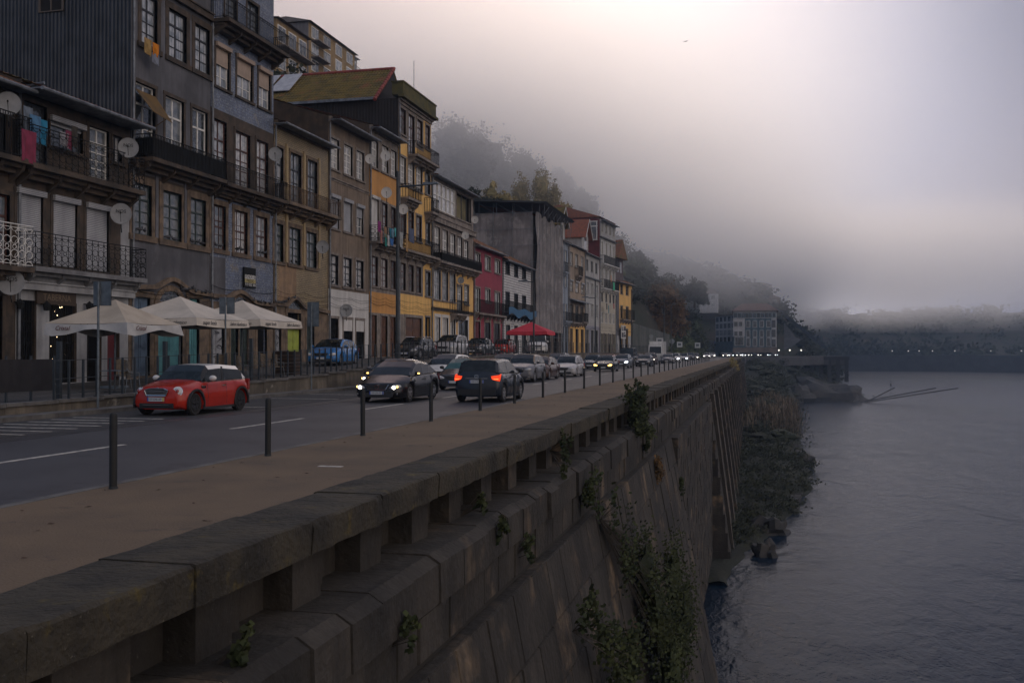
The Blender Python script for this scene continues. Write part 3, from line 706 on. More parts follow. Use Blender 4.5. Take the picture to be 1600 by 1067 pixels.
# ---- H1: white shutters, ornate balcony
h = House('shuttered_house', F0, 24.4, 202, 'dark stone house with three closed white roller shutters above a white tavern front', stone_d, vtop=188, utop=203, sur=stone_d)
zf1 = h.Z(203, 434); zf2 = h.Z(197, 291)
h.zone(None, None, -1.2, zf1 - .1, plas_w); h.zone(188, 203, zf1, zf1 + 2.8, plas_w)
h.doors([(20.5 + 5, 57), (77, 120)], 57, 470, 'g', frm=iron, nosur=True); h.doors([(136, 159), (168, 187)], 120, 472, 'o', nosur=True)
dm = MB(); x = h.P(168, 500)[0]; dm.box(x, x + 1.0, .2, .24, .03, 3.2); dm.build('red_door', M('dark_red_paint', (.12, .02, .025), rough=.6), h.root)
h.row([(25.5, 66), (82, 119.5), (134, 169)], 134, 322, 421, 'r100')
h.win(35, 71, 156, None, 'w23', zb=zf2, g=2); h.win(77, 128, 186, None, 'r20', zb=zf2 + .8, g=2); h.win(138, 169, 196, None, 'w24', zb=zf2, g=1, frm=wh); h.win(175, 189, 210, None, 'p', zb=zf2 + .9, g=3)
h.balcony(25, 203, 203, 433, 386, .8, 'orn', slab=M('painted_cornice', (.20, .205, .215), (.13, .13, .14), .8, scale=2, streak=.4))
h.balcony(20, 200, 197, 292, 240, .8, 'orn')
band(h, zf1 - .65, plas_w, .25, .3)
sg = MB(); x = h.P(53, 500)[0]; z = h.Z(53, 464); sg.box(x, x + 2.2, -.14, -.05, z - .25, z + .28); sgo = sg.build('tavern_sign', M('dark_wood_board', (.05, .035, .025), rough=.8), h.root)
text('TABERNA', .36, M('carved_letters', (.16, .12, .08), rough=.8), h.root, (x + 1.1, -.146, z + .01), (pi / 2, 0, 0))
for uu in (22, 64, 131):
    x = h.P(uu, 500)[0]; z = h.Z(uu, 480 if uu > 30 else 477); lb = MB(); lb.box(x - .03, x + .03, -.25, -.001, z + .1, z + .14); lb.lathe([(.04, -.14), (.11, -.12), (.15, .1), (.05, .2), (.01, .24)], (x, -.26, z), 'z', 6); lb.build('wall_lantern', iron, h.root)
h.finish(eave=1.1, rh=2.0)
# fairy lights behind the second grille
fl = MB(); rr = random.Random(3); x0 = h.P(78, 500)[0]; x1 = h.P(119, 500)[0]
for i in range(30): fl.lathe([(.004, -.022), (.022, 0), (.004, .022)], (rr.uniform(x0 + .1, x1 - .1), .3, rr.uniform(.9, 3.3)), 'z', 5)
fo = fl.build('fairy_lights', M('warm_bulb', (1, .8, .5), em=(1, .74, .42), es=7), None); fo.matrix_world = Matrix.LocRotScale(h.root.location, h.root.rotation_euler.to_quaternion(), None)
tag(fo, 'string of tiny warm fairy lights glowing behind the folding grille of the tavern', 'string lights')
# ---- H2a: tall grey plaster part
h = House('tall_grey_house', F0, 203.6, 327.4, 'tallest grey plastered house with stone-framed windows and a corrugated side wall', plas_g, depth=13, z1=23.5, side=corr, sur=stone_d)
h.row([(208, 236), (254, 283), (297, 321)], 208, 284, 365, 'w23', frm=grn, sur=stone, sw=.3)
zf = h.Z(223, 238); h.win(210, 241, 126, None, 'w22', zb=zf, frm=wh, g=2); h.win(257, 286, 148, None, 'w22', zb=zf, frm=wh, g=1); h.win(299, 323, 167, None, 'w22', zb=zf, frm=wh, g=2)
z = h.Z(262, 11); zb_ = h.Z(262, 87); h.row([(219, 244), (262, 290), (303, 327 - 1)], 262, 11, 87, 'w23', g=0, sw=.26)
h.balcony(208, 327.4, 223, 240, 203, .9, 'solid')
h.doors([(206, 234)], 206, 463, 'd', frm=bluep, sw=.25, sur=stone); h.doors([(246.5, 285)], 246, 480, 'd', frm=teal, sur=stone, sw=.25); arch_top(h, 246.5, 285, h.Z(246, 480), stone)
h.doors([(295, 311)], 295, 466, 'd', frm=teal, sur=stone, sw=.25)
zc = h.Z(200, 452); h.zone(None, None, -1.2, zc - .1, stone)
wavy(h, [(203.8, 452), (236, 452), (266, 440), (300, 460), (327, 464)], stone, .2)
band(h, h.Z(223, 255), stone_d, .35, .25); z_ = h.Z(262, 5); band(h, z_ + .6, stone_d, .3, .2)
pilaster(h, [243, 288], h.Z(243, 372), h.Z(243, 270), plas_g, .2); h.zone(None, None, h.Z(208, 372), h.Z(208, 268), stone_d)
h.finish(eave=.5, rh=1.5)
sw_ = MB(); sw_.box(-.03, .0, 3.4, 4.7, 16.2, 18.9); swo = sw_.build('side_window', darkin, h.root)
fb = MB()
for a, b in ((3.4, 3.5), (4.6, 4.7), (4.02, 4.08)): fb.box(-.06, -.031, a, b, 16.2, 18.9)
for z in (16.2, 17.1, 18.0, 18.85): fb.box(-.065, -.032, 3.4, 4.7, z, z + .05)
fb.build('frame', M('weathered_timber', (.10, .085, .075), rough=.8), swo)
H2a = h
# ---- H2b: blue tile part
h = House('blue_tiled_house', F0, 328, 426.5, 'house with peeling blue and white tiles beside the tallest grey one', azul, depth=13, z1=22.8, sur=stone_d)
h.row([(331, 352), (366, 386), (399, 417)], 331, 318, 388, 's33', frm=brn, sur=stone, sw=.24)
zf = h.fr.sz(341, 280, .9)[1] - h.zb + .02
h.win(333, 353, 184, None, 'w24', zb=zf, frm=brn); h.win(367, 390, 203, None, 'w24', zb=zf, frm=brn, g=3); h.win(400, 418, 217, None, 'w24', zb=zf, frm=brn)
h.row([(336, 357), (369, 393), (403, 421)], 369, 88, 149, 'r45', frm=wh, gl=None, g=0)
for o in [c for c in h.root.children_recursive if c.name.startswith('roller_shutter')]: o.data.materials[0] = beige
h.zone(None, None, h.Z(341, 300), h.Z(333, 168), stone_d)
h.balcony(328.2, 426.5, 341, 280, 248, .9, 'bars')
h.balcony(328.2, 426.5, 433, 75, 45, .95, 'bars')
zc = h.Z(335, 466); h.zone(None, None, -1.2, zc - .15, stone); h.zone(328, 352, zc, h.Z(331, 400), plas_g)
h.doors([(329.5, 350)], 329, 508, 'd', frm=graff, sw=.12, sur=stone); graffiti(h, 'graffiti', h.P(329.5, 500)[0], .4, h.P(350, 500)[0] - h.P(329.5, 500)[0], 2.6, 4)
h.doors([(360, 372)], 360, 480, 'd', frm=grn, sw=.12, sur=stone); arch_top(h, 360, 389, h.Z(360, 486), stone); h.doors([(373.5, 389)], 360, 486, 'd', frm=grn, nosur=True); h.doors([(402, 417)], 402, 492, 'o', sw=.2, sur=stone)
wavy(h, [(328, 465), (350, 467), (372, 459), (400, 477), (426.4, 480)], stone, .2)
band(h, h.Z(341, 298), stone_d, .35, .25); h.row([(350, 368), (385, 402)], 385, 0, 45, 'w23')
x = h.P(378, 500)[0]; x1 = h.P(396, 500)[0]; z1 = h.Z(378, 417); z0 = h.Z(378, 449); sb = MB(); sb.box(x, x1, -.14, -.06, z0, z1); q = sb.build('notice_board', iron, h.root)
sb = MB(); hh = (z1 - z0); sb.box(x + .05, x1 - .05, -.15, -.142, z0 + hh * .44, z0 + hh * .64); sb.build('white_panel', M('board_white', (.6, .6, .6), rough=.6), q)
sb = MB(); sb.box(x + .05, x1 - .05, -.15, -.142, z0 + hh * .25, z0 + hh * .43); sb.build('yellow_panel', M('board_yellow', (.42, .36, .16), rough=.6), q)
lw = M('board_white', (.6, .6, .6)); c_ = (x + x1) / 2
text('VENDE-SE', .26, iron, q, (c_, -.155, z0 + hh * .54)); text('PREDIO', .24, iron, q, (c_, -.155, z0 + hh * .34)); text('919 002 300', .22, lw, q, (c_, -.155, z0 + hh * .15))
h.finish(eave=.5, rh=1.5)
# ---- H3: cream tiles and rusty balcony
h = House('cream_tiled_house', F0, 427.5, 512, 'low cream tiled house with a rusty railed balcony and an arched doorway', cream, vtop=187, utop=428, sur=stone)
zf = h.fr.sz(430, 308, .9)[1] - h.zb + .02
h.win(428, 442, 227, None, 'w23', zb=zf); h.win(453, 470, 237, None, 'w23', zb=zf); h.win(480, 495, 248, None, 'w23', zb=zf, g=1)
h.row([(428, 442), (451.5, 469), (478.5, 494)], 451, 354, 412, 'w23', frm=grn, sw=.2)
h.balcony(427.6, 512, 430, 307, 281, .9, 'bars', iron_r)
zc = h.Z(427, 478); h.zone(None, None, -1.2, zc - .1, stone); h.zone(435, 463, zc, h.Z(435, 412), M('plywood', (.30, .20, .12), (.22, .15, .10), .9, scale=2, streak=.4))
wavy(h, [(427.6, 477), (444, 479), (458, 468), (474, 483), (511.8, 490)], stone, .2)
h.doors([(421 + 8, 439)], 429, 510, 'd', frm=graff, sw=.1, sur=stone); graffiti(h, 'graffiti', h.P(429, 500)[0], .4, h.P(439, 500)[0] - h.P(429, 500)[0], 2.2, 9)
h.doors([(449, 470)], 449, 512, 'd', frm=M('lime_paint', (.33, .40, .06), (.25, .30, .05), .6, scale=2), sw=.2, sur=stone); x = h.P(449, 500)[0]
h.win(449, 470, None, None, 'o', zt=h.Z(449, 488), zb=h.Z(449, 509), sw=.2, sur=stone); arch_top(h, 449, 470, h.Z(449, 488), stone); h.doors([(479, 491)], 479, 500, 'd', frm=grn, sw=.15, sur=stone)
pilaster(h, [447, 474.5, 498], h.Z(447, 410), h.Z(447, 225), M('cream_pilaster', (.36, .27, .15), (.27, .21, .13), .8, scale=2), .22)
h.finish(eave=.75, rh=1.6, gut=True); 
# ---- H4: brown plaster, white ground floor
h = House('brown_plaster_house', F0, 513, 576, 'brown plastered house with a white painted ground floor and a satellite dish above the doors', drab, vtop=184, utop=519, sur=stone_g)
h.row([(516, 529), (537, 550), (556.5, 568)], 516, 214, 262, 'w23', frm=wh, g=3)
h.row([(516, 529), (536.6, 549)], 516, 306, 355, 'r100'); h.win(556.5, 567, 322, 365, 'r40', frm=wh)
h.row([(515, 528), (536, 549), (556, 567.5)], 515, 397, 444, 'w23', frm=blk, g=3)
h.zone(None, None, -1.2, h.Z(514, 451), white_)
h.doors([(514.5, 528), (536.5, 550), (556, 568.5)], 515, 497, 'g', frm=iron)
for a, b in ((536.5, 550), (556, 568.5)):
    x, x1 = h.P(a, 500)[0], h.P(b, 500)[0]; z = h.Z(536, 499); q = MB(); q.box(x, x1, -.02, .05, z - .75, z); q.build('door_panel', white_, h.root)
band(h, h.Z(516, 278), stone_g, .12, .04)
h.finish(eave=.8, rh=1.8)
# ---- H5: orange
h = House('orange_house', F0, 577, 621.5, 'narrow orange house with laundry hung from its balcony', orange, vtop=199, utop=585, sur=stone_g)
zf = h.fr.sz(577, 371, .8)[1] - h.zb + .02
h.row([(580, 590), (596, 606), (610, 619)], 580, 217, 260, 'w23', frm=wh, g=3, sur=stone_g)
h.win(580, 591, 308, None, 'r100', zb=zf, gl=white_); h.win(596, 605, 316, None, 'w24', zb=zf, frm=brn); h.win(610, 618, 323, None, 'w24', zb=zf, frm=brn)
h.row([(579.5, 590), (595, 605), (609.5, 618)], 579, 399, 446, 'w23', frm=brn)
h.zone(None, None, h.Z(577, 455), h.Z(577, 376), stone_g); h.zone(None, None, h.Z(580, 263), h.H, stone_g); h.zone(None, None, h.Z(580, 375), h.Z(580, 307), stone_g)
h.zone(None, None, -1.2, h.Z(580, 488), stone_g); h.balcony(577, 621.5, 577, 371, 346, .8, 'orn')
h.doors([(580, 588.5), (595, 605), (609, 618)], 580, 492, 'd', frm=brownd, sur=stone_g)
h.finish(eave=.75, rh=1.6)
# ---- H6: tall yellow with parapet and black side wall
h = House('tall_yellow_house', F0, 622.4, 673.3, 'tall narrow yellow house with black side wall and mossy tiled roof', yellow, depth=17, vtop=153, utop=623, sur=stone_g, side=blackb)
z4 = h.fr.sz(637, 231, .8)[1] - h.zb
h.row([(624, 633.5), (651.5, 659.5), (664.5, 671)], 624, 167, 207, 'w33', frm=brn, sur=stone_g); h.win(637.5, 647, 177, None, 'w33', zb=z4, frm=brn)
h.row([(624, 633.5), (637, 646.5), (650, 659)], 624, 243, 285, 'w23', frm=wh, g=3); h.win(664, 671.5, 267, 302, 's23', g=0)
h.win(638, 646, 329, 373, 'w23', frm=brn, g=1); h.win(650, 658, 336, 376, 'w23', frm=brn); h.win(625, 634, 322, 368, 'w23', frm=brn); h.win(665, 671.5, 346, 380, 's23')
h.row([(625, 633.5), (637.5, 646), (649.6, 657.5)], 625, 410, 453, 'w23', frm=brn); h.win(664.5, 671.8, 424, 462, 's23', g=0)
h.zone(622.4, 661, h.Z(623, 458), h.Z(623, 386), stone_g); h.zone(622.4, 661.5, h.Z(623, 215), h.H, stone_g); h.zone(622.4, 661.5, -1.2, h.Z(623, 490), stone_g)
h.balcony(636, 671.5, 636, 231, 210, .8, 'bars'); h.balcony(624, 645, 624, 301, 280, .7, 'bars'); h.balcony(662.5, 673.3, 663, 325, 303, .7, 'bars')
h.balcony(622.6, 673, 622.6, 385, 361, .8, 'bars')
h.doors([(633.5, 658.5)], 633, 495, 'd', frm=brownd, sw=.2); h.doors([(664.5, 671.5)], 664, 495, 'o', sw=.12)
h.finish(roof='none', pipe=True, cornice=True)
mb = MB(); mb.box(-.3, h.W + .3, -.55, -.1, h.H + .002, h.H + .22); mb.box(-.1, h.W + .1, -.4, .5, h.H + .222, h.H + 1.15); mb.box(-.16, h.W + .16, -.46, .56, h.H + 1.152, h.H + 1.26); mb.build('parapet', M('mossy_parapet', (.10, .085, .025), (.055, .055, .028), .9, scale=1.5, bump=.4, streak=.4), h.root)
rise = 3.1; w2 = h.W / 2; y0 = 1.9; D = h.depth + 1
for sgn, nm in ((1, 'roof'), (-1, 'rear_roof')):
    L_ = D - y0; rb = roofmesh(L_, w2 + .35, rise * (w2 + .35) / w2, amp=.045)
    o = rb.build(nm, mosst, h.root)
    M4 = Matrix(((0, 1, 0, -.35), (-1, 0, 0, D), (0, 0, 1, h.H - rise * .35 / w2 + .25), (0, 0, 0, 1))) if sgn > 0 else Matrix(((0, -1, 0, h.W + .35), (1, 0, 0, y0), (0, 0, 1, h.H - rise * .35 / w2 + .25), (0, 0, 0, 1)))
    o.matrix_local = M4
    if sgn > 0:
        vb = MB()
        for i in range(14):
            a, b = i / 14, (i + .93) / 14; p = Vector((lerp(-.35, w2, a), y0 - .1, h.H + lerp(-.1, rise + .32, a))); q = Vector((lerp(-.35, w2, b), y0 - .1, h.H + lerp(-.1, rise + .32, b)))
            vb.tube(p, q, .16, 6, 0, .13)
        vb.tube((w2, y0, h.H + rise + .3), (w2, D, h.H + rise + .3), .13, 8); vb.build('verge_tiles', M('red_ridge_tile', (.28, .06, .05), (.18, .05, .04), .8, scale=3), h.root)
        pk = MB(); pk.box(-.4, -.3, y0, D, h.H - .1, h.H + .1); pk.build('gutter', zinc, h.root)
gb = MB(); gb.poly([(0, y0 + .05, h.H), (h.W, y0 + .05, h.H), (w2, y0 + .05, h.H + rise + .1)]); gb.build('gable', blackb, h.root)
# pale roof sheets
pm = M('pale_roof_sheet', (.42, .42, .44), (.33, .33, .36), .5, scale=2)
for k_, (ya, yb) in enumerate(((9.6, 11.4), (11.55, 14.3))):
    pn = MB(); t0, t1 = .35, .92; nz_ = Vector((-rise, 0, w2)).normalized()
    c4 = [Vector((lerp(-.35, w2, t), y, h.H - .1 + lerp(0, rise + .3, t) + .35)) for t, y in ((t0, ya), (t0, yb), (t1, yb - .2), (t1, ya))]
    pn.prism(c4, (0, 0, .06)); pn.build('roof_sheet', pm, h.root)
ab = MB(); ab.tube((w2 + 1, .5, h.H + .5), (w2 + 1, .5, h.H + 4.2), .025, 5); ab.build('antenna_mast', zinc, h.root)
# ---- H7: grey stone with glazed gallery
h = House('gallery_house', F0, 674.2, 739.4, 'stone house with a glazed top gallery and yellow lower storeys', stone_g, vtop=271, utop=674.6, sur=stone_g)
h.win(676.5, 710.5, 281, 323, 'o', zb=h.Z(676.5, 325)); h.root.children[-1]
x0, x1 = h.P(676.5, 500)[0], h.P(710.5, 500)[0]; zt_, zb_ = h.Z(676.5, 281), h.Z(676.5, 324); gb = MB(); fb = MB()
gb.box(x0, x1, .06, .08, zb_, zt_)
n = 5
for i in range(n + 1): x = lerp(x0, x1, i / n); fb.box(x - .05, x + .05, -.03, .05, zb_, zt_)
for z in (zb_, lerp(zb_, zt_, .5), zt_ - .06): fb.box(x0, x1, -.01, .04, z, z + .07)
gg = fb.build('gallery_frame', wh, h.root); gb.build('gallery_pane', glass[3], gg)
h.win(713, 735.5, 296, 333, 'o', zb=zb_, zt=zt_, gl=darkin)
ow = MB(); x0, x1 = h.P(713, 500)[0], h.P(735.5, 500)[0]; ow.box(x0, x1, .5, .55, zb_, zt_); ow.build('gallery_wall', M('ochre_wall', (.20, .17, .09), (.13, .12, .07), .9, scale=1), h.root)
fb = MB()
for i in range(4): x = lerp(x0, x1, i / 3); fb.box(x - .04, x + .04, -.02, .04, zb_, zt_)
fb.build('gallery_post', blk, h.root)
z2 = h.fr.sz(676, 403, .85)[1] - h.zb
for a, b, v in ((678.4, 687, 353), (691, 699.5, 358), (703, 711, 364), (714.5, 722, 369), (724.6, 731.5, 375)): h.win(a, b, v, None, 'w23', zb=z2, frm=wh, g=3)
h.balcony(674.6, 739.3, 676, 403, 386.5, .85, 'solid'); band(h, h.Z(675, 338), stone_g, .4, .3)
h.row([(678, 688), (691, 699.6), (702.6, 711)], 678, 420, 467, 's23', g=0, frm=M('pale_grey_frame', (.3, .31, .34), rough=.6)); h.win(714.4, 721.7, 446, 488, 'w22', frm=wh); h.win(725.5, 732, 446, 475, 'w22', frm=wh)
h.zone(None, None, -1.2, h.Z(676, 414), yellow); h.balcony(702.6, 721, 702.6, 488, 467, .7, 'bars')
h.doors([(680, 687.5), (691.5, 700), (704, 711)], 680, 495, 'p', frm=wh, sur=white_, sw=.25); h.doors([(716.5, 731)], 680, 495, 'p', frm=blk, sur=white_, sw=.3, g=2)
band(h, h.Z(676, 481), stone_d, .2, .1)
h.finish(roof='pitch', eave=.6, rh=1.4, rmat=redt)
# ---- H8 magenta, H9 white boards
h = House('magenta_house', F0, 740.2, 784.6, 'low magenta house with pale stone window frames', magenta, vtop=379, utop=740.2, sur=stone_g, depth=10)
h.row([(742, 750), (757.7, 766), (773, 781)], 742, 394.5, 416.5, 'p', frm=wh, g=1); h.row([(742, 750), (773, 781)], 742, 449, 487, 'p', frm=wh, g=1); h.win(758, 765.6, 451, 472, 'p', frm=wh, g=1)
h.doors([(742, 750)], 742, 502, 'd', frm=M('dark_red_paint')); h.doors([(757.5, 766), (772, 780.5)], 742, 502, 'd', frm=blk, sw=.25)
h.balcony(741, 784, 741, 487, 466, .5, 'bars', cor=False); h.finish(eave=.6, rh=2.6, rmat=tilem)
h = House('boarded_house', F0, 785.2, 829.5, 'low house clad in horizontal white boards with dark windows', siding, vtop=402.5, utop=786.6, sur=blk, depth=10)
h.row([(790, 796), (803.4, 809), (815.8, 821.5)], 790, 407, 427, 'p', g=2, sw=.08); h.row([(790, 796), (803.4, 809), (815.8, 821.5)], 790, 456, 485, 'p', g=2, sw=.08)
h.doors([(790, 797), (803, 809), (815, 822)], 790, 507, 'p', g=2, sw=.2, sur=white_)
b_, zf, hh = h.balcony(786, 829, 786, 487, 468, .6, 'bars', cor=False); h.finish(eave=.6, rh=2.6, rmat=tilem)
nb = MB(); x1 = h.W
for i in range(16):
    xa, xb = x1 * i / 16, x1 * (i + 1) / 16; s1, s2 = .25 * sin(i * .9), .25 * sin(i * .9 + .9)
    nb.quad((xa, -.72, zf + .1 - .35 + s1), (xb, -.72, zf + .1 - .35 + s2), (xb, -.70, zf + .55 + s2 * .5), (xa, -.70, zf + .55 + s1 * .5))
no_ = nb.build('blue_net', M('blue_net', (.03, .10, .20), (.05, .14, .25), .8, scale=4), None); no_.matrix_world = Matrix.LocRotScale(h.root.location, h.root.rotation_euler.to_quaternion(), None)
tag(no_, 'bright blue netting draped along the balcony of the white boarded house', 'netting')
# ---- H10 wrapped in scaffolding net
net = M('scaffold_net', (.25, .23, .235), (.15, .14, .145), .95, scale=.35, streak=.5, bump=.4, pat=None, patch=((.30, .28, .28), .6, .52, .62))
h = House('wrapped_house', F0, 833, 875.6, 'tall house wrapped in grey scaffold netting under a black temporary roof', net, vtop=336, utop=833, side=net, sur=stone_g, depth=19)
h.doors([(838, 846), (851, 859), (864, 872)], 838, 505, 'o', sw=.3, sur=stone_g); h.zone(None, None, -1.2, h.Z(838, 497), stone_d)
h.finish(roof='none', pipe=False, cornice=False)
fold = MB(); rr = random.Random(8)
for (fx, fy, vert) in [(0, 1, 0)]:
    n, m = 26, 18; Ls = h.depth
    vs = [(-.35 - .45 * abs(mnoise.noise(Vector((j * .5, i * .22, 0)))) , Ls * j / n, lerp(4.6 + 1.6 * j / n, h.H + .3, i / m)) for i in range(m + 1) for j in range(n + 1)]
    fold.add(vs, [(i * (n + 1) + j, (i + 1) * (n + 1) + j, (i + 1) * (n + 1) + j + 1, i * (n + 1) + j + 1) for i in range(m) for j in range(n)])
    vs = [(-.4 + (h.W + .3) * j / n, -.35 - .5 * abs(mnoise.noise(Vector((j * .45, i * .12, 7)))), lerp(2.7, h.H + .2 + .25 * sin(j), i / m)) for i in range(m + 1) for j in range(n + 1)]
    fold.add(vs, [(i * (n + 1) + j, i * (n + 1) + j + 1, (i + 1) * (n + 1) + j + 1, (i + 1) * (n + 1) + j) for i in range(m) for j in range(n)])
fold.build('netting', net, h.root, smooth=60)
sf = MB()
for y in [-.95] + [i * 2.4 for i in range(8)]: sf.tube((-.62, y, 3.5), (-.62, y, h.H + 1.5), .03, 5)
for x in [i * 2.3 - .4 for i in range(9)]: sf.tube((min(x, h.W + .3), -1.3, 0), (min(x, h.W + .3), -1.3, h.H + .4), .03, 5)
for z in range(2, int(h.H), 2): sf.tube((-.4, -1.3, z), (h.W + .3, -1.3, z), .025, 4); sf.tube((-.62, -1, z + 3), (-.62, 17, z + 3), .025, 4)
sf.build('scaffold_tubes', zinc, h.root)
rf = MB(); H_ = h.H
rf.prism([(-1.6, -1.6, H_ + 1.15), (-1.6, 18, H_ + 2.4), (-1.6, 18, H_ + 2.6), (-1.6, -1.9, H_ + 1.35)], (h.W + 2.2, 0, 0)); rf.build('temporary_roof', M('black_sheet', (.02, .022, .025), rough=.6, pat='corr', ps=3), h.root)
tr = MB()
for i in range(8):
    x = lerp(-.5, h.W + .3, i / 7); tr.tube((x, -1.5, H_ - .2), (x, -1.5, H_ + 1.2), .035, 4)
    if i < 7: tr.tube((x, -1.5, H_), (lerp(-.5, h.W + .3, (i + 1) / 7), -1.5, H_ + 1.1), .03, 4)
    tr.tube((-.6, i * 2.2, H_), (-.6, i * 2.2, H_ + 1.3 + i * .12), .035, 4); tr.tube((-.6, i * 2.2, H_ + .1), (-.6, i * 2.2 + 2.2, H_ + 1.3 + i * .12), .025, 4)
tr.build('roof_truss', zinc, h.root)
ot = roofmesh(h.W, 7, 1.3); ot.build('old_roof', redt, h.root, (0, -.2, H_ + .05))
# ---- second stretch of the row turns a little towards the river
x_, y_ = FX, FX and (F0.sz(876.2, 500)[0])
F1 = Frame(FX, y_, 2.6)
h = House('pale_blue_house', F1, 876.6, 888, 'narrow pale blue house tight against the net-wrapped one', paleb, vtop=375, utop=876.6, sur=paleb)
h.row([(878, 880.4), (882, 885.5)], 878, 389, 408, 'p', frm=wh, sw=.08); h.row([(878, 880.4), (882, 885.5)], 878, 430, 447, 'p', frm=wh, sw=.08); h.row([(878, 880.4), (882, 885.5)], 878, 474, 499, 'p', frm=wh, sw=.08)
h.doors([(878, 881), (883, 886.5)], 878, 510, 'o', sw=.15); h.balcony(876.8, 881.5, 877, 422, 407, .6); h.balcony(877, 887.5, 877, 500, 486, .6); h.finish(eave=.4, rh=2.6)
dorm1 = h
h = House('beige_house', F1, 888.4, 913.6, 'beige house with an orange ground floor and iron balconies', beigep, vtop=379, utop=888.4, sur=stone_g)
h.row([(890.5, 894.5), (898.6, 902.8), (908, 911.3)], 890.5, 394, 414.5, 'p', frm=wh, sw=.12); h.row([(890.6, 895), (899, 904), (908, 912.3)], 890.6, 438, 454, 'r40', frm=wh, sw=.12); h.row([(890.6, 895.5), (899, 903.6), (907, 911.6)], 890.6, 476, 501, 'p', sw=.12, g=1)
h.zone(None, None, -1.2, h.Z(889, 503), yellow); h.doors([(891, 895), (899, 904), (907.5, 912)], 891, 513, 'o', sw=.2, sur=yellow); h.balcony(897.5, 905, 897.5, 428, 413, .6); h.balcony(889, 903, 889, 502, 488, .6); h.balcony(906, 913.4, 906, 502, 488, .6); h.finish(eave=.4, rh=2.6)
aw = MB(); x1 = h.W; zz = h.Z(889, 471); aw.prism([(0, -.0, zz + .45), (0, -1.2, zz), (0, -1.2, zz + .06), (0, -.0, zz + .52)], (x1, 0, 0)); aw.build('awning', zinc, h.root)
h = House('greyish_house', F1, 914, 936.6, 'greyish white three-window house left of the tall white one', greyw, vtop=393, utop=914, sur=greyw)
h.row([(915.8, 919), (923, 926.4), (930, 933.2)], 915.8, 405, 422, 'p', sw=.1, g=1); h.row([(916, 919.4), (923.5, 927), (930.5, 934)], 916, 441, 458, 'p', frm=wh, sw=.1); h.row([(916, 919.4), (923.5, 927), (930.5, 934)], 916, 474, 494, 'p', frm=wh, sw=.1)
h.zone(None, None, -1.2, h.Z(914, 508), M('lilac_grey', (.22, .22, .27), rough=.85)); h.doors([(916, 920), (923.5, 928), (930, 934.6)], 916, 515, 'o', sw=.15, sur=greyw); band(h, h.Z(914, 432), zinc, .1, .3); h.finish(eave=.45, rh=2.6)
def dormer(h, x, y, w, l, hh, mat, wallm, name='dormer'):
    mb = MB(); z0 = h.H + .2; mb.box(x, x + w, y, y + l, z0, z0 + hh * .5); mb.poly([(x, y, z0 + hh * .5), (x + w, y, z0 + hh * .5), (x + w / 2, y, z0 + hh)]); d_ = mb.build(name, wallm, h.root)
    for sgn in (0, 1):
        a = (x - .35, x + w / 2) if not sgn else (x + w + .35, x + w / 2); q = MB(); q.prism([(a[0], y - .7, z0 + hh * .42), (a[0], y + l, z0 + hh * .42), (a[1], y + l, z0 + hh + .1), (a[1], y - .7, z0 + hh + .1)], (0, 0, .12)); q.build('dormer_roof', mat, d_)
    q = MB(); c_ = x + w / 2; q.tube((x - .35, y - .72, z0 + hh * .42), (c_, y - .72, z0 + hh + .15), .07, 4); q.tube((x + w + .35, y - .72, z0 + hh * .42), (c_, y - .72, z0 + hh + .15), .07, 4); q.build('bargeboard', white_, d_)
    q = MB(); q.box(x + w * .3, x + w * .7, y - .03, y - .002, z0 + .3, z0 + hh * .5); q.build('dormer_window', glass[1], d_)
dormer(h, 1.5, .8, 4.6, 4, 5.0, redt, greyw)
dormer(dorm1, 1.0, .8, 4.4, 4, 4.6, mosst, greyw)
# ---- third stretch
p_ = F1.o + F1.t * F1.sz(937, 500)[0]; F2 = Frame(p_.x, p_.y, 6.0)
redside = M('red_side_sheet', (.14, .030, .035), (.10, .024, .028), .8, scale=1)
h = House('tall_white_house', F2, 937.2, 961.8, 'tall white house with a dark red side wall and white roof-top glazing', ivory, vtop=342, utop=937, sur=white_, side=redside, depth=14)
h.row([(939, 942), (945.4, 948.6), (951.5, 954.5), (957, 960)], 939, 347, 362, 'p', frm=wh, g=1, sw=.1); h.row([(939, 942), (945.4, 948.6), (951.5, 954.5), (957, 960)], 939, 377, 397, 'p', frm=wh, g=3, sw=.15)
h.row([(939, 942.4), (945.4, 949), (951.5, 955), (957, 960)], 939, 418, 446, 'p', frm=wh, g=1, sw=.15); h.row([(939, 942), (945.6, 948.6), (951.8, 954.6), (957, 960)], 939, 457, 471, 'p', sw=.1, g=1); h.row([(939, 942), (945.6, 948.6), (951.8, 954.6), (957, 960)], 939, 488, 504, 'p', frm=wh, sw=.1)
h.zone(None, None, h.Z(938, 449), h.H, greyw); h.zone(None, None, -1.2, h.Z(938, 520), stone_d); h.doors([(939, 942), (945.4, 949), (952, 955.5), (958, 961)], 939, 521, 'o', sw=.15, sur=ivory)
h.balcony(937.4, 961.6, 938, 409, 396, .7, 'bars'); h.balcony(937.4, 961.6, 938, 448, 434, .7, 'bars'); band(h, h.Z(938, 370), blk, .15, .3)
h.finish(eave=.7, rh=1.8, rmat=tilem)
gz = MB(); gz.box(-.5, -.02, .3, 5.8, h.H - 3.4, h.H - .5); gz.build('side_glazing', glass[1], h.root)
gz = MB()
for y in (.3, 3.0, 5.7): gz.box(-.55, -.51, y, y + .14, h.H - 3.5, h.H - .4)
for z in (h.H - 3.5, h.H - 1.3, h.H - .5): gz.box(-.56, -.515, .25, 5.9, z, z + .14)
gz.build('glazing_frame', wh, h.root)
rd = MB(); rd.prism([(-.4, -.3, h.H + .3), (-.4, 14, h.H + .3), (-.4, 7, h.H + 2.6)], (h.W, 0, 0)); rd.build('upper_roof', redt, h.root)
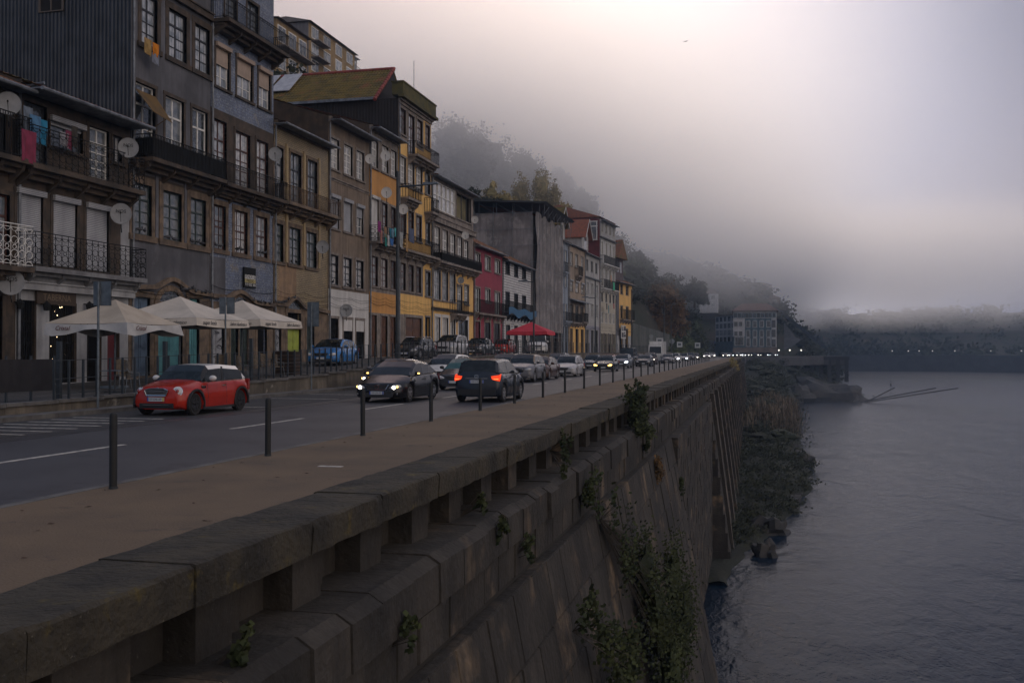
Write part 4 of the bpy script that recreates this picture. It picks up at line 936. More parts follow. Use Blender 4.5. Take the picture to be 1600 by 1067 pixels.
p_ = F2.o + F2.t * F2.sz(962, 500)[0]; F3 = Frame(p_.x, p_.y, 8.0)
h = House('yellow_end_house', F3, 962.2, 987.4, 'bright yellow last house of the row with a slate clad turret', yellow, vtop=438, utop=962.4, sur=stone_g, depth=9)
h.row([(969.5, 973), (978, 981.8)], 969.5, 445, 459, 'w22', g=2, sw=.12); h.row([(969.5, 973), (978, 981.8)], 969.5, 478, 497, 'p', g=2, sw=.12); h.doors([(968, 972.5), (977, 981)], 969, 514, 'o', sw=.15)
h.zone(962, 967.5, -1.2, h.H, plas_g); h.zone(None, None, -1.2, h.Z(963, 524), plas_w); h.balcony(968, 986, 968, 498, 482, .7, 'bars'); h.finish(eave=.7, rh=1.8)
tu = MB(); a = h.P(962.4, 500)[0]; b = h.P(975.5, 500)[0]; tu.box(a, b, .2, 4.2, h.H, h.H + 4.0); q = tu.build('turret', M('slate_cladding', (.12, .095, .10), (.08, .065, .07), .8, scale=2), h.root)
tu = MB(); c_ = (a + b) / 2; tu.prism([(a - .6, -.5, h.H + 3.9), (b + .6, -.5, h.H + 3.9), (c_, -.5, h.H + 7.3)], (0, 5.5, 0)); tu.build('turret_roof', tilem, q)
for x in (lerp(a, b, .3), lerp(a, b, .66)): tu = MB(); tu.box(x - .55, x + .55, .14, .199, h.H + 1.5, h.H + 3.4); tu.build('turret_window', glass[2], q); 
bb = MB(); x = h.P(966.5, 500)[0]; bb.box(x, x + 3.0, -.5, -.4, h.Z(966.5, 529) , h.Z(966.5, 508)); q = tag(bb.build('billboard', white_, None), 'white notice board with black blocks fixed to the last yellow house', 'notice board')
z0, z1 = h.Z(966.5, 529), h.Z(966.5, 508)
for i, (fx, fz, w_, h_) in enumerate(((.55, .6, .4, .32), (.08, .62, .35, .1), (.08, .78, .3, .08), (.1, .1, .35, .35), (.55, .12, .38, .2), (.55, .38, .3, .1))):
    ib = MB(); ib.box(x + 3 * fx, x + 3 * (fx + w_), -.52, -.502, lerp(z0, z1, fz), lerp(z0, z1, fz + h_)); ib.build('printed_block', blk, q)
q.matrix_world = Matrix.LocRotScale(h.root.location, h.root.rotation_euler.to_quaternion(), None)
# garden wall beyond the row
gw = MB(); p0 = F3.o + F3.t * F3.sz(988.5, 500)[0]; p1 = Vector((-22, 330, 0)); gw.prism([(p0.x, p0.y, 0), (p1.x, p1.y, 0), (p1.x, p1.y, 5.2), (p0.x, p0.y, 7.0)], (-.6, 0, 0))
tag(gw.build('garden_wall', M('mossy_rubble_wall', (.11, .115, .11), (.05, .06, .045), .9, scale=.3, streak=.7, bump=.4)), 'tall damp grey wall running on beyond the last yellow house', 'wall')
# ================================================================ vehicles
rubber = M('tyre_rubber', (.012, .012, .013), rough=.85); rimd = M('dark_rim', (.03, .03, .033), rough=.4, metal=.6); rims = M('silver_rim', (.42, .42, .44), rough=.35, metal=.8)
trim = M('black_trim', (.012, .012, .014), rough=.6); chrome = M('chrome', (.6, .6, .62), rough=.15, metal=1.)
cglass = M('car_glass', (.010, .012, .013), (.02, .024, .025), .05, scale=3, spec=.35); tglass = M('teal_car_glass', (.02, .07, .07), (.03, .09, .085), .08, scale=3, spec=.4)
plate = M('number_plate', (.45, .47, .50), rough=.5); plb = M('plate_blue', (.02, .06, .30), rough=.5); ply = M('plate_yellow', (.5, .38, .05), rough=.5)
hl_off = M('headlamp_glass', (.55, .56, .58), (.25, .26, .28), .12, scale=30, coat=1.); hl_w = M('headlamp_white_lit', (1, 1, 1), em=(1, .93, .80), es=9); hl_y = M('headlamp_yellow_lit', (1, .8, .3), em=(1, .60, .16), es=6)
hl_c = M('headlamp_cool_lit', (1, 1, 1), em=(.85, .93, 1.), es=10)
tl_off = M('tail_lamp_glass', (.22, .012, .01), rough=.2, coat=1.); tl_on = M('tail_lamp_lit', (.6, .05, .02), em=(1, .07, .015), es=1.3)
def paintm(name, c, rough=.2): return M('car_paint_' + name, c, tuple(q * .8 for q in c), rough, metal=.0, coat=.2, scale=2.5, spec=.3)
CARS = {  # L, W, H, wheelbase, front overhang, clearance, hood front z, cowl z, belt rear z, y of cowl, ws top, roof end, rear glass foot, wheel r  (y measured from the front)
 'mini': (3.70, 1.68, 1.40, 2.47, .62, .17, .80, .95, .99, 1.02, 1.52, 3.20, 3.56, .31),
 'hatch': (4.3, 1.80, 1.44, 2.64, .88, .17, .72, .96, 1.02, 1.05, 1.95, 3.55, 4.15, .32),
 'low': (4.37, 1.80, 1.43, 2.65, .92, .17, .68, .93, 1.03, 1.10, 2.05, 3.30, 4.20, .325),
 'small': (3.95, 1.70, 1.51, 2.51, .80, .18, .78, 1.00, 1.06, .86, 1.75, 3.55, 3.84, .31),
 'wagon': (4.35, 1.71, 1.44, 2.5, .85, .16, .70, .93, .96, 1.15, 1.85, 3.85, 4.25, .30),
 'suv': (4.15, 1.80, 1.60, 2.6, .85, .21, .88, 1.08, 1.12, 1.02, 1.80, 3.55, 4.0, .35),
 'mpv': (4.25, 1.78, 1.62, 2.68, .85, .18, .80, 1.05, 1.04, .86, 1.85, 3.8, 4.15, .32),
 'sedan': (4.6, 1.79, 1.43, 2.75, .82, .16, .70, .94, .98, 1.22, 2.0, 3.05, 3.85, .32),
 'van': (5.2, 1.98, 2.25, 3.1, .90, .20, .98, 1.22, 1.22, .68, 1.5, 4.7, 4.86, .34)}
def car(name, kind, pos, rz, pm, label, cat='car', lit=None, lod=0, roofm=None, mirm=None, gl=None, arches=None, rimm=None, tail=None, plt='', group='cars in the street', rails=False):
    L, Wd, H, wb, fo, clr, zh, zc, zr, yc, yw, yre, yrg, wr = CARS[kind]; hw = Wd / 2
    root = empty(name, pos, rz, label, cat, group); cg = gl or cglass
    ywf, ywr = fo, fo + wb
    def ytop(y):
        return pw(y, [(0, zh - .11), (.04, zh - .06), (.12, zh - .02), (.25, zh), (yc, zc), (yrg, zr), (L - .05, zr - .05 if kind == 'sedan' else zr - .08), (L, zr - .22)])
    def xs(y): # plan taper
        f = .72 + .28 * sqrt(max(0, 1 - (1 - min(1, y / .62)) ** 2)); r = .82 + .18 * sqrt(max(0, 1 - (1 - min(1, (L - y) / .45)) ** 2)); return hw * min(f, r)
    ra = wr + .065
    def zlow(y):
        z = clr + .10 * (1 - sstep(y, 0, .3)) + .12 * (1 - sstep(L - y, 0, .35))
        for yw_ in (ywf, ywr):
            if abs(y - yw_) < ra: z = max(z, wr + sqrt(ra * ra - (y - yw_) ** 2) - .01)
        return z
    ys = sorted(set([0, .03, .1, .22, L, L - .03, L - .1, L - .25] + [yw_ + ra * cos(pi * i / (10 if lod == 0 else 6)) for yw_ in (ywf, ywr) for i in range((11 if lod == 0 else 7))] + [lerp(0, L, i / 14) for i in range(15)]))
    mb = MB(); secs = []
    for y in ys:
        w = xs(y); zl = zlow(y); zt = ytop(y); zb = zt - (.07 if yc * .3 < y < yrg else .1); crown = .045 if y < yc or y > yrg else .01
        zl = min(zl, zb - .06)
        half = [(0, clr + .02), (w - .24, zl if zl > clr + .15 else clr + .02), (w - .05, zl), (w - .012, zl + .03), (w + .012, lerp(zl, zb, .35)), (w, lerp(zl, zb, .68)), (w - .035, lerp(zl, zb, .88)), (w - .06, zb), (w - .14, zt - .012), (w * .55, zt + crown * .7), (0, zt + crown)]
        secs.append([(x, y, z) for x, z in half] + [(-x, y, z) for x, z in half[-2:0:-1]])
    n = len(secs[0]); vs = [p for s_ in secs for p in s_]
    fs = [(i * n + j, i * n + (j + 1) % n, (i + 1) * n + (j + 1) % n, (i + 1) * n + j) for i in range(len(secs) - 1) for j in range(n)]
    fs += [tuple(range(n))[::-1], tuple((len(secs) - 1) * n + j for j in range(n))]
    # front of the car points to -y in local space (y measured backwards from the bumper), origin at mid length
    o_ = -L / 2
    mb.add([(x, y + o_, z) for x, y, z in vs], fs); mb.build('body', pm, root, smooth=42)
    # greenhouse
    gys = sorted(set([yc, yrg, yw, yre] + [lerp(yc, yw, i / 4) for i in range(5)] + [lerp(yw, yre, i / 6) for i in range(7)] + [lerp(yre, yrg, i / 3) for i in range(4)]))
    def zroof(y): return pw(y, [(yc, ytop(yc)), (lerp(yc, yw, .5), lerp(zc, H, .56)), (yw, H - .03), (lerp(yw, yre, .4), H), (yre, H - .06), (lerp(yre, yrg, .5), lerp(H - .06, zr, .42)), (yrg, ytop(yrg))])
    parts = {k: MB() for k in ('roof', 'windscreen', 'rear_window', 'sl', 'sr', 'pil')}; R_ = []
    for y in gys:
        z = zroof(y); wbt = xs(y) - .10; k = max(.0, (z - zc) / (H - zc)); zb = ytop(y) - .02
        def hwz(zz): return lerp(wbt, hw * (.74 if kind != 'van' else .86), max(0, (zz - zb) / (H - zb)))
        e = min(.11 if kind == 'mini' else .08, max(.0, z - zb) * .5); R_.append([(hwz(zb), zb), (hwz(z - e), z - e), (hwz(z) - .07 * min(1, k * 4), z), (hwz(z) * .55, z + .022 * k), (0, z + .03 * k)])
    for i in range(len(gys) - 1):
        a, b, ya, yb = R_[i], R_[i + 1], gys[i] + o_, gys[i + 1] + o_; ym = (gys[i] + gys[i + 1]) / 2
        for sg, sk in ((1, 'sr'), (-1, 'sl')):
            for j in range(4):
                q = [(sg * a[j][0], ya, a[j][1]), (sg * b[j][0], yb, b[j][1]), (sg * b[j + 1][0], yb, b[j + 1][1]), (sg * a[j + 1][0], ya, a[j + 1][1])]
                if sg < 0: q = q[::-1]
                if j == 0:
                    key = sk if (kind != 'van' or ym < 1.9) and ym < (yrg + yre) / 2 + .0 else 'roof'
                elif j == 1: key = 'pil' if kind == 'mini' and not (yw < ym < yre) else 'roof'
                else: key = 'windscreen' if ym < yw else ('rear_window' if ym > yre and kind != 'van' else 'roof')
                parts[key].add(q, [(0, 1, 2, 3)])
    parts['roof'].build('roof', roofm or pm, root, smooth=50); parts['windscreen'].build('windscreen', cg, root, smooth=60)
    if parts['rear_window'].v: parts['rear_window'].build('rear_window', cg, root, smooth=60)
    for k in ('sl', 'sr'): parts[k].build('side_window', cg, root, smooth=60)
    pl = parts['pil']
    def xside(y, z):
        zb = ytop(y) - .02; return lerp(xs(y) - .10, hw * (.74 if kind != 'van' else .86), max(0, (z - zb) / (H - zb))) + .006
    for yp, tw2, lean in [(lerp(yw, yre, .42), .05, .06)] + ([(lerp(yw, yre, .97), .05, .12)] if kind not in ('mini', 'van') else []):
        for sg in (1, -1):
            z0, z1 = ytop(yp) - .03, zroof(yp) - .06
            pl.add([(sg * xside(yp, z0), yp - tw2 + o_ - lean, z0), (sg * xside(yp, z0), yp + tw2 + o_ - lean, z0), (sg * xside(yp, z1), yp + tw2 + o_ + lean * .5, z1), (sg * xside(yp, z1), yp - tw2 + o_ + lean * .5, z1)], [(0, 1, 2, 3)])
    pl.build('pillar', trim if kind == 'mini' else pm, root)
    bt = MB()
    for sg in (1, -1):  # waistline strip, sill, door seams
        pts = [(sg * (xs(y) - .075), y + o_, ytop(y) - .035) for y in [lerp(yc, yrg - .1, i / 8) for i in range(9)]]
        bt.path(pts, .012, 4, 0)
    bt.build('waist_strip', chrome if kind in ('mini', 'hatch') else trim, root)
    sl_ = MB()
    for sg in (1, -1):
        sl_.box(sg * (hw - .04) - .03, sg * (hw - .04) + .03, ywf + ra + o_, ywr - ra + o_, clr - .02, clr + .09)
        if lod == 0:
            for yd in [lerp(yw, yre, .42)] + ([ywr - ra * .6] if kind != 'mini' else []) + [ywf + ra + .22]:
                w = xs(yd) + .0135; z0, z1 = clr + .1, ytop(yd) - .09
                sl_.tube((sg * (w - .012), yd + o_, z0), (sg * (w - .0), yd + o_, lerp(z0, z1, .4)), .006, 3); sl_.tube((sg * (w - .0), yd + o_, lerp(z0, z1, .4)), (sg * (w - .035), yd + o_, z1), .006, 3)
    sl_.build('sill', trim, root)
    if lod == 0:
        hd = MB(); yd = lerp(yw, yre, .42) - .16
        for sg in (1, -1): hd.box(sg * xs(yd) - .03, sg * xs(yd) + .03, yd - .09 + o_, yd + .09 + o_, zc - .16, zc - .13)
        hd.build('door_handle', chrome if kind == 'mini' else pm, root)
    # wheels
    for yw_ in (ywf, ywr):
        for sg in (1, -1):
            t = MB(); w_ = .20; nn = 24 if lod == 0 else 14; t.lathe([(wr * .62, -w_ / 2 + .02), (wr * .9, -w_ / 2), (wr, -w_ / 2 + .035), (wr, w_ / 2 - .035), (wr * .9, w_ / 2), (wr * .62, w_ / 2 - .02)], (0, 0, 0), 'x', nn)
            tw_ = t.build('wheel', rubber, root, (sg * (hw - .115), yw_ + o_, wr), smooth=40)
            rm = MB(); xx = sg * (w_ / 2 - .03); rm.lathe([(wr * .63, xx - .012), (wr * .63, xx + .012)], (0, 0, 0), 'x', nn, 1)
            for k in range(5):
                a = 2 * pi * k / 5 + .3; d = Vector((0, cos(a), sin(a))); p = Vector((0, -sin(a), cos(a))) * wr * .11
                c0 = d * wr * .1; c1 = d * wr * .6; x_ = xx + sg * .014
                rm.add([Vector((x_, 0, 0)) + c0 - p, Vector((x_, 0, 0)) + c0 + p, Vector((x_ + sg * .012, 0, 0)) + c1 + p * .8, Vector((x_ + sg * .012, 0, 0)) + c1 - p * .8, Vector((x_ + sg * .02, 0, 0)) + (c0 + c1) / 2], [(0, 1, 4), (1, 2, 4), (2, 3, 4), (3, 0, 4)], 0)
            rm.ring((xx + sg * .012, 0, 0), wr * .61, .014, 'x', 18, 0); rm.lathe([(.04, xx), (.04, xx + sg * .03)], (0, 0, 0), 'x', 8, 0)
            rm.build('rim', [rimm or rims, trim], tw_)
            if arches is not None:
                am = MB(); am.ring((sg * (xs(yw_) - .0), yw_ + o_, wr), ra + .03, .042, 'x', 14, 0, 1, 1, -.25, pi + .25); am.build('wheel_arch', arches, root)
    # lamps
    def fy(x): k_ = (x / hw - .72) / .28; return .0 if k_ <= 0 else .62 * (1 - sqrt(max(0, 1 - min(1, k_) ** 2)))
    lm = {None: hl_off, 'w': hl_w, 'y': hl_y, 'c': hl_c}[lit]
    for sg in (1, -1):
        hb = MB(); zl_ = zh - .10; 
        if kind == 'mini':
            hb.lathe([(.01, -.06), (.095, -.05), (.125, -.02), (.125, .08)], (0, 0, 0), 'y', 20); hx = hw * .70; hy = .10; hz = zh - .125
            o = hb.build('headlight', hl_off, root, (sg * hx, hy + o_, hz), smooth=60); o.rotation_euler = (radians(-18), 0, sg * radians(22)); rg = MB(); rg.ring((0, -.02, 0), .128, .016, 'y', 24); rg.build('lamp_ring', chrome, o)
            bb = MB(); bb.lathe([(.01, -.082), (.045, -.066), (.05, -.05)], (0, 0, 0), 'y', 10); bb.build('lamp_bulb', tl_off, o)
        else:
            w = .17; hx, hy, hz = hw * .70, .0, zh - .155
            vs = []; m_ = 10
            for i in range(m_ + 1):
                for j in range(8):
                    a = 2 * pi * j / 8; t = i / m_; ww = sin(pi * max(.02, min(.98, t))) ** .5
                    xx_ = lerp(-w, w + .02, t); vs.append((sg * xx_, .035 * cos(a) * ww + fy(hx + xx_) - .004 + .25 * max(0, .085 * sin(a) * ww), .085 * sin(a) * ww * (.75 + .35 * t) + .05 * t))
            hb.add(vs, [(i * 8 + j, i * 8 + (j + 1) % 8, (i + 1) * 8 + (j + 1) % 8, (i + 1) * 8 + j) for i in range(m_) for j in range(8)])
            o = hb.build('headlight', hl_off if (lit and lod == 0) else lm, root, (sg * hx, hy + o_, hz), smooth=60)
            if lit and lod == 0:
                bb = MB(); bb.lathe([(.01, -.05), (.055, -.035), (.065, 0), (.03, .03)], (0, 0, 0), 'y', 12); bb.build('lamp_bulb', lm, o, (-sg * .01, -.02, .01))
                b2 = MB(); b2.lathe([(.01, -.04), (.03, -.03), (.04, 0)], (0, 0, 0), 'y', 10); b2.build('indicator_bulb', hl_y, o, (sg * .10, .015, .035))
        if lod < 2:
            tb = MB(); tm = tl_on if tail else tl_off; zz = zr - .20
            yy_ = L - .10; x_ = xs(yy_); 
            if kind in ('small', 'hatch', 'low', 'mpv', 'suv'):
                tb.prism([(0, -.16, .13), (0, .02, .10), (0, .085, -.06), (0, .055, -.12), (0, -.02, -.06)], (sg * .035, 0, 0)); tb.prism([(0, .075, .10), (-sg * .26, .115, .06), (-sg * .22, .135, -.05), (0, .10, -.11)], (0, .02, 0))
            else: tb.box(-.05, .05, -.05, .05, -.16, .16)
            o = tb.build('tail_light', tm, root, (sg * (x_ - .01), yy_ - .02 + o_, zz))
            if tail and lod == 0: ib = MB(); ib.prism([(.0, .09, -.03), (-sg * .17, .133, -.03), (-sg * .17, .14, -.045), (.0, .12, -.055)], (0, .022, 0)); ib.build('brake_strip', M('brake_strip_lit', (1, .3, .1), em=(1, .22, .05), es=3), o)
    if lod < 2:
        gm = MB(); zg = zh - .13
        if kind == 'mini':
            gm.prism([(-.36, -.03, zg + .04), (-.30, -.03, zg - .10), (.30, -.03, zg - .10), (.36, -.03, zg + .04), (.22, -.01, zg + .09), (-.22, -.01, zg + .09)], (0, .06, 0))
            g_ = gm.build('grille', trim, root, (0, o_, 0)); cb = MB()
            for z, w in ((zg + .035, .33), (zg - .01, .33), (zg - .055, .32)): cb.box(-w, w, -.045, -.031, z - .01, z + .01)
            cb.path([(-.36, -.035, zg + .04), (-.30, -.035, zg - .10), (.30, -.035, zg - .10), (.36, -.035, zg + .04), (.22, -.02, zg + .09), (-.22, -.02, zg + .09), (-.36, -.035, zg + .04)], .018, 5); cb.build('chrome_bars', chrome, g_)
            fb = MB(); fb.box(-.52, .52, -.05, .03, .22, .36); fb.box(-.46, .46, -.075, -.051, .27, .285, 0); fb.build('lower_grille', trim, root, (0, o_ + .02, 0))
            cb = MB(); cb.box(-.40, .40, -.075, -.052, .305, .322); cb.build('chrome_strip', chrome, root, (0, o_ + .02, 0))
            bf = MB(); bf.box(-.62, .62, -.02, .02, .37, .57)
            for sg in (1, -1): fl_ = MB(); fl_.ring((0, 0, 0), .065, .016, 'y', 16); fl_.lathe([(.02, -.012), (.06, 0)], (0, 0, 0), 'y', 12); fl_.build('fog_light', chrome, root, (sg * hw * .66, o_ + .05, .36)); 
            si = MB(); si.box(-.006, .0, -.1, .1, -.04, .04)
            for sg in (1, -1): si = MB(); si.box(-.012, .012, -.10, .10, -.035, .035); q = si.build('side_scuttle', trim, root, (sg * (xs(.98)), .98 + o_, zc - .17)); si = MB(); si.box(-.012, .012, .02, .09, -.02, .02); si.build('side_repeater', chrome, q, (sg * .006, 0, 0))
            em_ = MB(); em_.lathe([(.03, -.01), (.03, .01)], (0, 0, 0), 'y', 12); em_.box(-.1, .1, -.004, .004, -.012, .012); em_.build('badge', chrome, root, (0, o_ + .03, zh - .035))
        else:
            gm.prism([(-.42, -.015, zg + .08), (-.32, -.03, zg - .09), (.32, -.03, zg - .09), (.42, -.015, zg + .08)], (0, .06, 0)); g_ = gm.build('grille', trim, root, (0, o_, 0))
            cb = MB()
            if kind == 'low': cb.path([(-.43, -.03, zg + .08), (-.32, -.04, zg - .09), (.32, -.04, zg - .09), (.43, -.03, zg + .08)], .012, 4); cb.ring((0, -.045, zg), .075, .012, 'y', 16); cb.tube((.05, -.045, zg + .05), (.09, -.045, zg + .09), .012, 4)
            else: cb.box(-.40, .40, -.042, -.031, zg + .05, zg + .07); cb.ring((0, -.045, zg + .01), .06, .010, 'y', 12)
            cb.build('grille_trim', chrome, g_)
            lb = MB(); lb.prism([(-.55, -.02, .20), (.55, -.02, .20), (.62, .0, .36), (-.62, .0, .36)], (0, .05, 0)); lb.build('lower_grille', trim, root, (0, o_ - .005, 0))
            fg = MB()
            for sg in (1, -1): fg.box(sg * .62 - .12, sg * .62 + .12, -.005, .03, .30, .345)
            fg.build('fog_light', hl_off, root, (0, o_ + .03, 0))
        def plate_(y, z, f):
            pb = MB(); pb.box(-.26, .26, -.008, .008, -.055, .055); q = pb.build('number_plate', plate, root, (0, y, z), rz=0 if f else pi)
            if lod == 0:
                e1 = MB(); e1.box(-.258, -.215, -.011, -.0085, -.053, .053); e1.build('blue_band', plb, q); e1 = MB(); e1.box(.215, .258, -.011, -.0085, -.053, .053); e1.build('yellow_band', ply if plt.startswith('y') else plb, q)
                if plt: text(plt.lstrip('y'), .092, trim, q, (0, -.0105, 0), ext=.0012, sx=1.05)
        plate_(o_ - .052, zh - .33 if kind != 'mini' else zh - .33, True); plate_(L + o_ + .02, zr - .33 if kind != 'sedan' else .6, False)
        if kind not in ('sedan', 'mini') or lod == 0:
            rb = MB(); rb.box(-.40, .40, L - .0, L + .025, zr - .235, zr - .205); rb.build('tailgate_strip', chrome, root, (0, o_, 0)); rb = MB(); rb.ring((0, L + .02, zr - .15), .055, .011, 'y', 14, 0, 1.3, .9); rb.ring((0, L + .02, zr - .14), .03, .009, 'y', 12, 0, .7, 1.1); rb.build('badge', chrome, root, (0, o_, 0))
            rb = MB(); rb.box(-hw * .80, hw * .80, L - .02, L + .02, .26, .46); rb.build('rear_bumper', trim, root, (0, o_, 0))
        for sg in (1, -1):
            mm = MB(); mm.lathe([(.02, -.055), (.075, -.045), (.095, 0), (.08, .05), (.05, .06)], (0, 0, 0), 'y', 12)
            for i, p in enumerate(mm.v): mm.v[i] = (p[0] * 1.25, p[1], p[2] * .85)
            q = mm.build('door_mirror', mirm or (pm if kind != 'low' else trim), root, (sg * (hw + .07), yc + .32 + o_, zc + .07), smooth=60)
            ar = MB(); ar.tube((0, 0, -.05), (-sg * .14, 0, -.1), .025, 5); ar.build('mirror_arm', trim, q)
            if kind == 'low' and lod == 0: ib = MB(); ib.box(.03, .10, -.07, -.05, -.02, .025); ib.build('mirror_indicator', hl_y, q)
        if rails or kind in ('wagon',):
            for sg in (1, -1):
                rr_ = MB(); rr_.path([(sg * hw * .68, yw + .1 + o_, H - .01), (sg * hw * .68, yw + .25 + o_, H + .05), (sg * hw * .68, yre - .2 + o_, H + .04), (sg * hw * .68, yre + o_, H - .05)], .018, 5)
                rr_.build('roof_rail', chrome, root)
    return root
def ccar(name, kind, u, v, away, *a, dx=0., ang=0., **k):  # (u,v): road contact of the near-side wheel that faces the camera
    L, Wd, H, wb, fo = CARS[kind][:5]; p = on_z(u, v, k.pop('gz', 0.)); sgn = 1
    fb = fo if not away else (L - fo - wb)
    c = Vector((p.x - Wd / 2 + .02 + dx, p.y + (L / 2 - fb), p.z))
    return car(name, kind, c, (pi if away else 0) + ang, *a, **k)
dk = paintm('black', (.012, .012, .015)); dbl = paintm('midnight_blue', (.018, .024, .036)); redp = paintm('red', (.36, .022, .012)); silv = paintm('silver', (.36, .36, .38)); gry = paintm('grey', (.13, .13, .145)); azu = paintm('bright_blue', (.03, .16, .42)); whp = paintm('white', (.62, .62, .62)); bro = paintm('brown', (.06, .03, .018)); tanp = paintm('bronze', (.20, .14, .09)); dgr = paintm('dark_grey', (.035, .036, .04)); slate = paintm('slate_blue', (.10, .12, .15))
whroof = M('white_roof_paint', (.62, .61, .60), rough=.3, coat=.5)
Mini = ccar('hatchback_car', 'mini', 306, 649, False, redp, 'small red hatchback with white roof and white mirrors parked nearest the camera', roofm=whroof, mirm=whroof, gl=cglass, arches=trim, rimm=rimd, plt='y07-DE-29')
ccar('hatchback_car', 'low', 641, 628, False, dk, 'black low hatchback with amber headlights driving towards the camera', lit='w', plt='43-LX-05')
ccar('hatchback_car', 'small', 788, 628, True, dbl, 'dark blue small hatchback seen from behind with glowing red tail lights', tail=True, plt='18-CZ-40')
car('hatchback_car', 'hatch', (-16.3, 43.2, 0), 0, gry, 'grey car with lit headlights half hidden behind the black low hatchback', lit='w')
car('hatchback_car', 'hatch', (-13.6, 45.6, 0), .03, dgr, 'dark grey car with greenish windows just behind the black low hatchback', gl=tglass)
car('estate_car', 'mpv', (-16.4, 51.5, 0), 0, whp, 'car with only its white roof showing above the dark blue small hatchback', lod=1)
ccar('crossover_car', 'suv', 836, 597, False, gry, 'grey crossover with pale roof right behind the dark blue small hatchback', roofm=tanp, lod=0)
car('hatchback_car', 'hatch', (-13.7, 62.6, 0), 0, bro, 'brown car squeezed between the grey crossover and the silver estate', lod=1)
car('family_car', 'mpv', (-16.3, 64, 0), 0, tanp, 'bronze tall car in the far lane behind the brown car', lod=1)
ccar('estate_car', 'wagon', 901, 588.5, False, silv, 'silver estate car with roof rails in the middle of the queue', plt='72-63-QJ')
car('family_car', 'mpv', (-16.6, 83, 0), 0, slate, 'slate blue tall car behind the silver estate', lod=1)
car('hatchback_car', 'hatch', (-17.2, 92, 0), 0, whp, 'white roofed car in the parking lane left of the saloon with yellow headlights', lod=1)
ccar('saloon_car', 'sedan', 959, 580.5, False, dk, 'black saloon with glowing yellow headlights', lit='y', lod=1)
car('hatchback_car', 'hatch', (-16.5, 74, 0), 0, dgr, 'dark grey car in the far lane left of the silver estate', lod=1)
car('estate_car', 'wagon', (-16.6, 101, 0), 0, slate, 'blue grey estate in the far lane just before the bright red car', lod=1)
car('hatchback_car', 'hatch', (-13.2, 118, 0), 0, dk, 'black car directly in front of the brown people carrier', lod=1)
car('hatchback_car', 'hatch', (-16.5, 139, 0), 0, silv, 'silver car in the far lane left of the box truck', lod=1)
ccar('hatchback_car', 'small', 983, 575, False, slate, 'blue grey small hatchback with one bright white headlight just right of the black saloon', lit='c', lod=1)
car('hatchback_car', 'hatch', (-16.6, 112, 0), 0, redp, 'bright red car mostly hidden behind the blue grey small hatchback', lit='w', lod=1)
ccar('people_carrier', 'mpv', 1024, 569.5, False, bro, 'dark brown people carrier with large windscreen and warm headlights', lit='w', lod=1)
car('van', 'van', (-16.4, 128, 0), 0, dgr, 'dark tall van directly behind the brown people carrier', 'van', lod=1)
ccar('saloon_car', 'hatch', 1053, 565.2, False, dk, 'dark car with cool white headlights in front of the white box truck', lit='c', lod=1)
def seq(): 
    yield ('hatch', 150, -13.3, gry, None, 'grey car tucked between the dark car and the white hatchback far along the queue')
    yield ('small', 158, -12.9, whp, 'c', 'white hatchback with headlights on, nearest of the white cars down the queue')
    yield ('wagon', 178, -13.0, silv, 'c', 'silver estate with headlights on behind the white hatchback down the queue')
    yield ('hatch', 170, -16.4, tanp, None, 'yellowish taxi roof showing above the white hatchback down the queue')
    yield ('mpv', 196, -13.1, dgr, None, 'dark people carrier without lights behind the distant silver estate')
    yield ('hatch', 208, -12.9, dk, 'w', 'black car with warm lights at the end of the dense queue')
    yield ('hatch', 262, -13.2, whp, 'w', 'white car with lights on, first after the gap in the distant traffic')
    yield ('hatch', 292, -13.2, whp, 'w', 'white car with lights on, second after the gap in the distant traffic')
for kd, y, x, pm_, lt, lb in seq(): car('distant_car', kd, (x, y, 0), 0, pm_, lb, lit=lt, lod=1)
xs_ = [(1130, 312, dk, 'w'), (1138, 322, gry, 'c'), (1149, 330, dk, 'w'), (1156, 335, whp, 'c'), (1165, 338, dk, 'w'), (1179, 342, gry, 'w'), (1193, 344, dk, 'c'), (1204, 345, dk, 'c')]
ordn = ['first', 'second', 'third', 'fourth', 'fifth', 'sixth', 'seventh', 'eighth', 'ninth', 'tenth']
for i, (u, y, pm_, lt) in enumerate(xs_):
    p = on_y(u, 549, y); car('distant_car', 'hatch', (p.x, y, 0), radians(20 + i * 6), pm_, 'tiny hazy car with lights on before the hotel, %s from the left' % ordn[i], lit=lt, lod=2)
# box truck
def truck(pos):
    r = empty('box_truck', pos, 0, 'white box truck standing above the queue of cars', 'truck', 'cars in the street')
    m = MB(); m.box(-1.05, 1.05, 1.7, 6.2, .9, 3.3); m.build('cargo_box', whp, r)
    m = MB(); m.prism([(-1.0, 0, .45), (-1.0, -.0, 1.5), (-1.0, .25, 2.75), (-1.0, 1.6, 2.8), (-1.0, 1.6, .45)], (2.0, 0, 0)); m.build('cab', whp, r)
    m = MB(); m.add([(-.9, -.03, 1.5), (.9, -.03, 1.5), (.85, .19, 2.5), (-.85, .19, 2.5)], [(0, 1, 2, 3)]); m.build('windscreen', cglass, r)
    for sg in (1, -1):
        m = MB(); m.box(sg * .8 - .13, sg * .8 + .13, -.04, .02, .8, .98); m.build('headlight', hl_off, r)
        for y in (.8, 4.8): m = MB(); m.lathe([(.3, -.12), (.42, -.1), (.42, .1), (.3, .12)], (0, 0, 0), 'x', 14); w_ = m.build('wheel', rubber, r, (sg * .92, y, .42)); m = MB(); m.lathe([(.24, -.02), (.24, .02)], (sg * .11, 0, 0), 'x', 12); m.build('rim', rims, w_)
    return r
truck((-15.2, 150, 0))
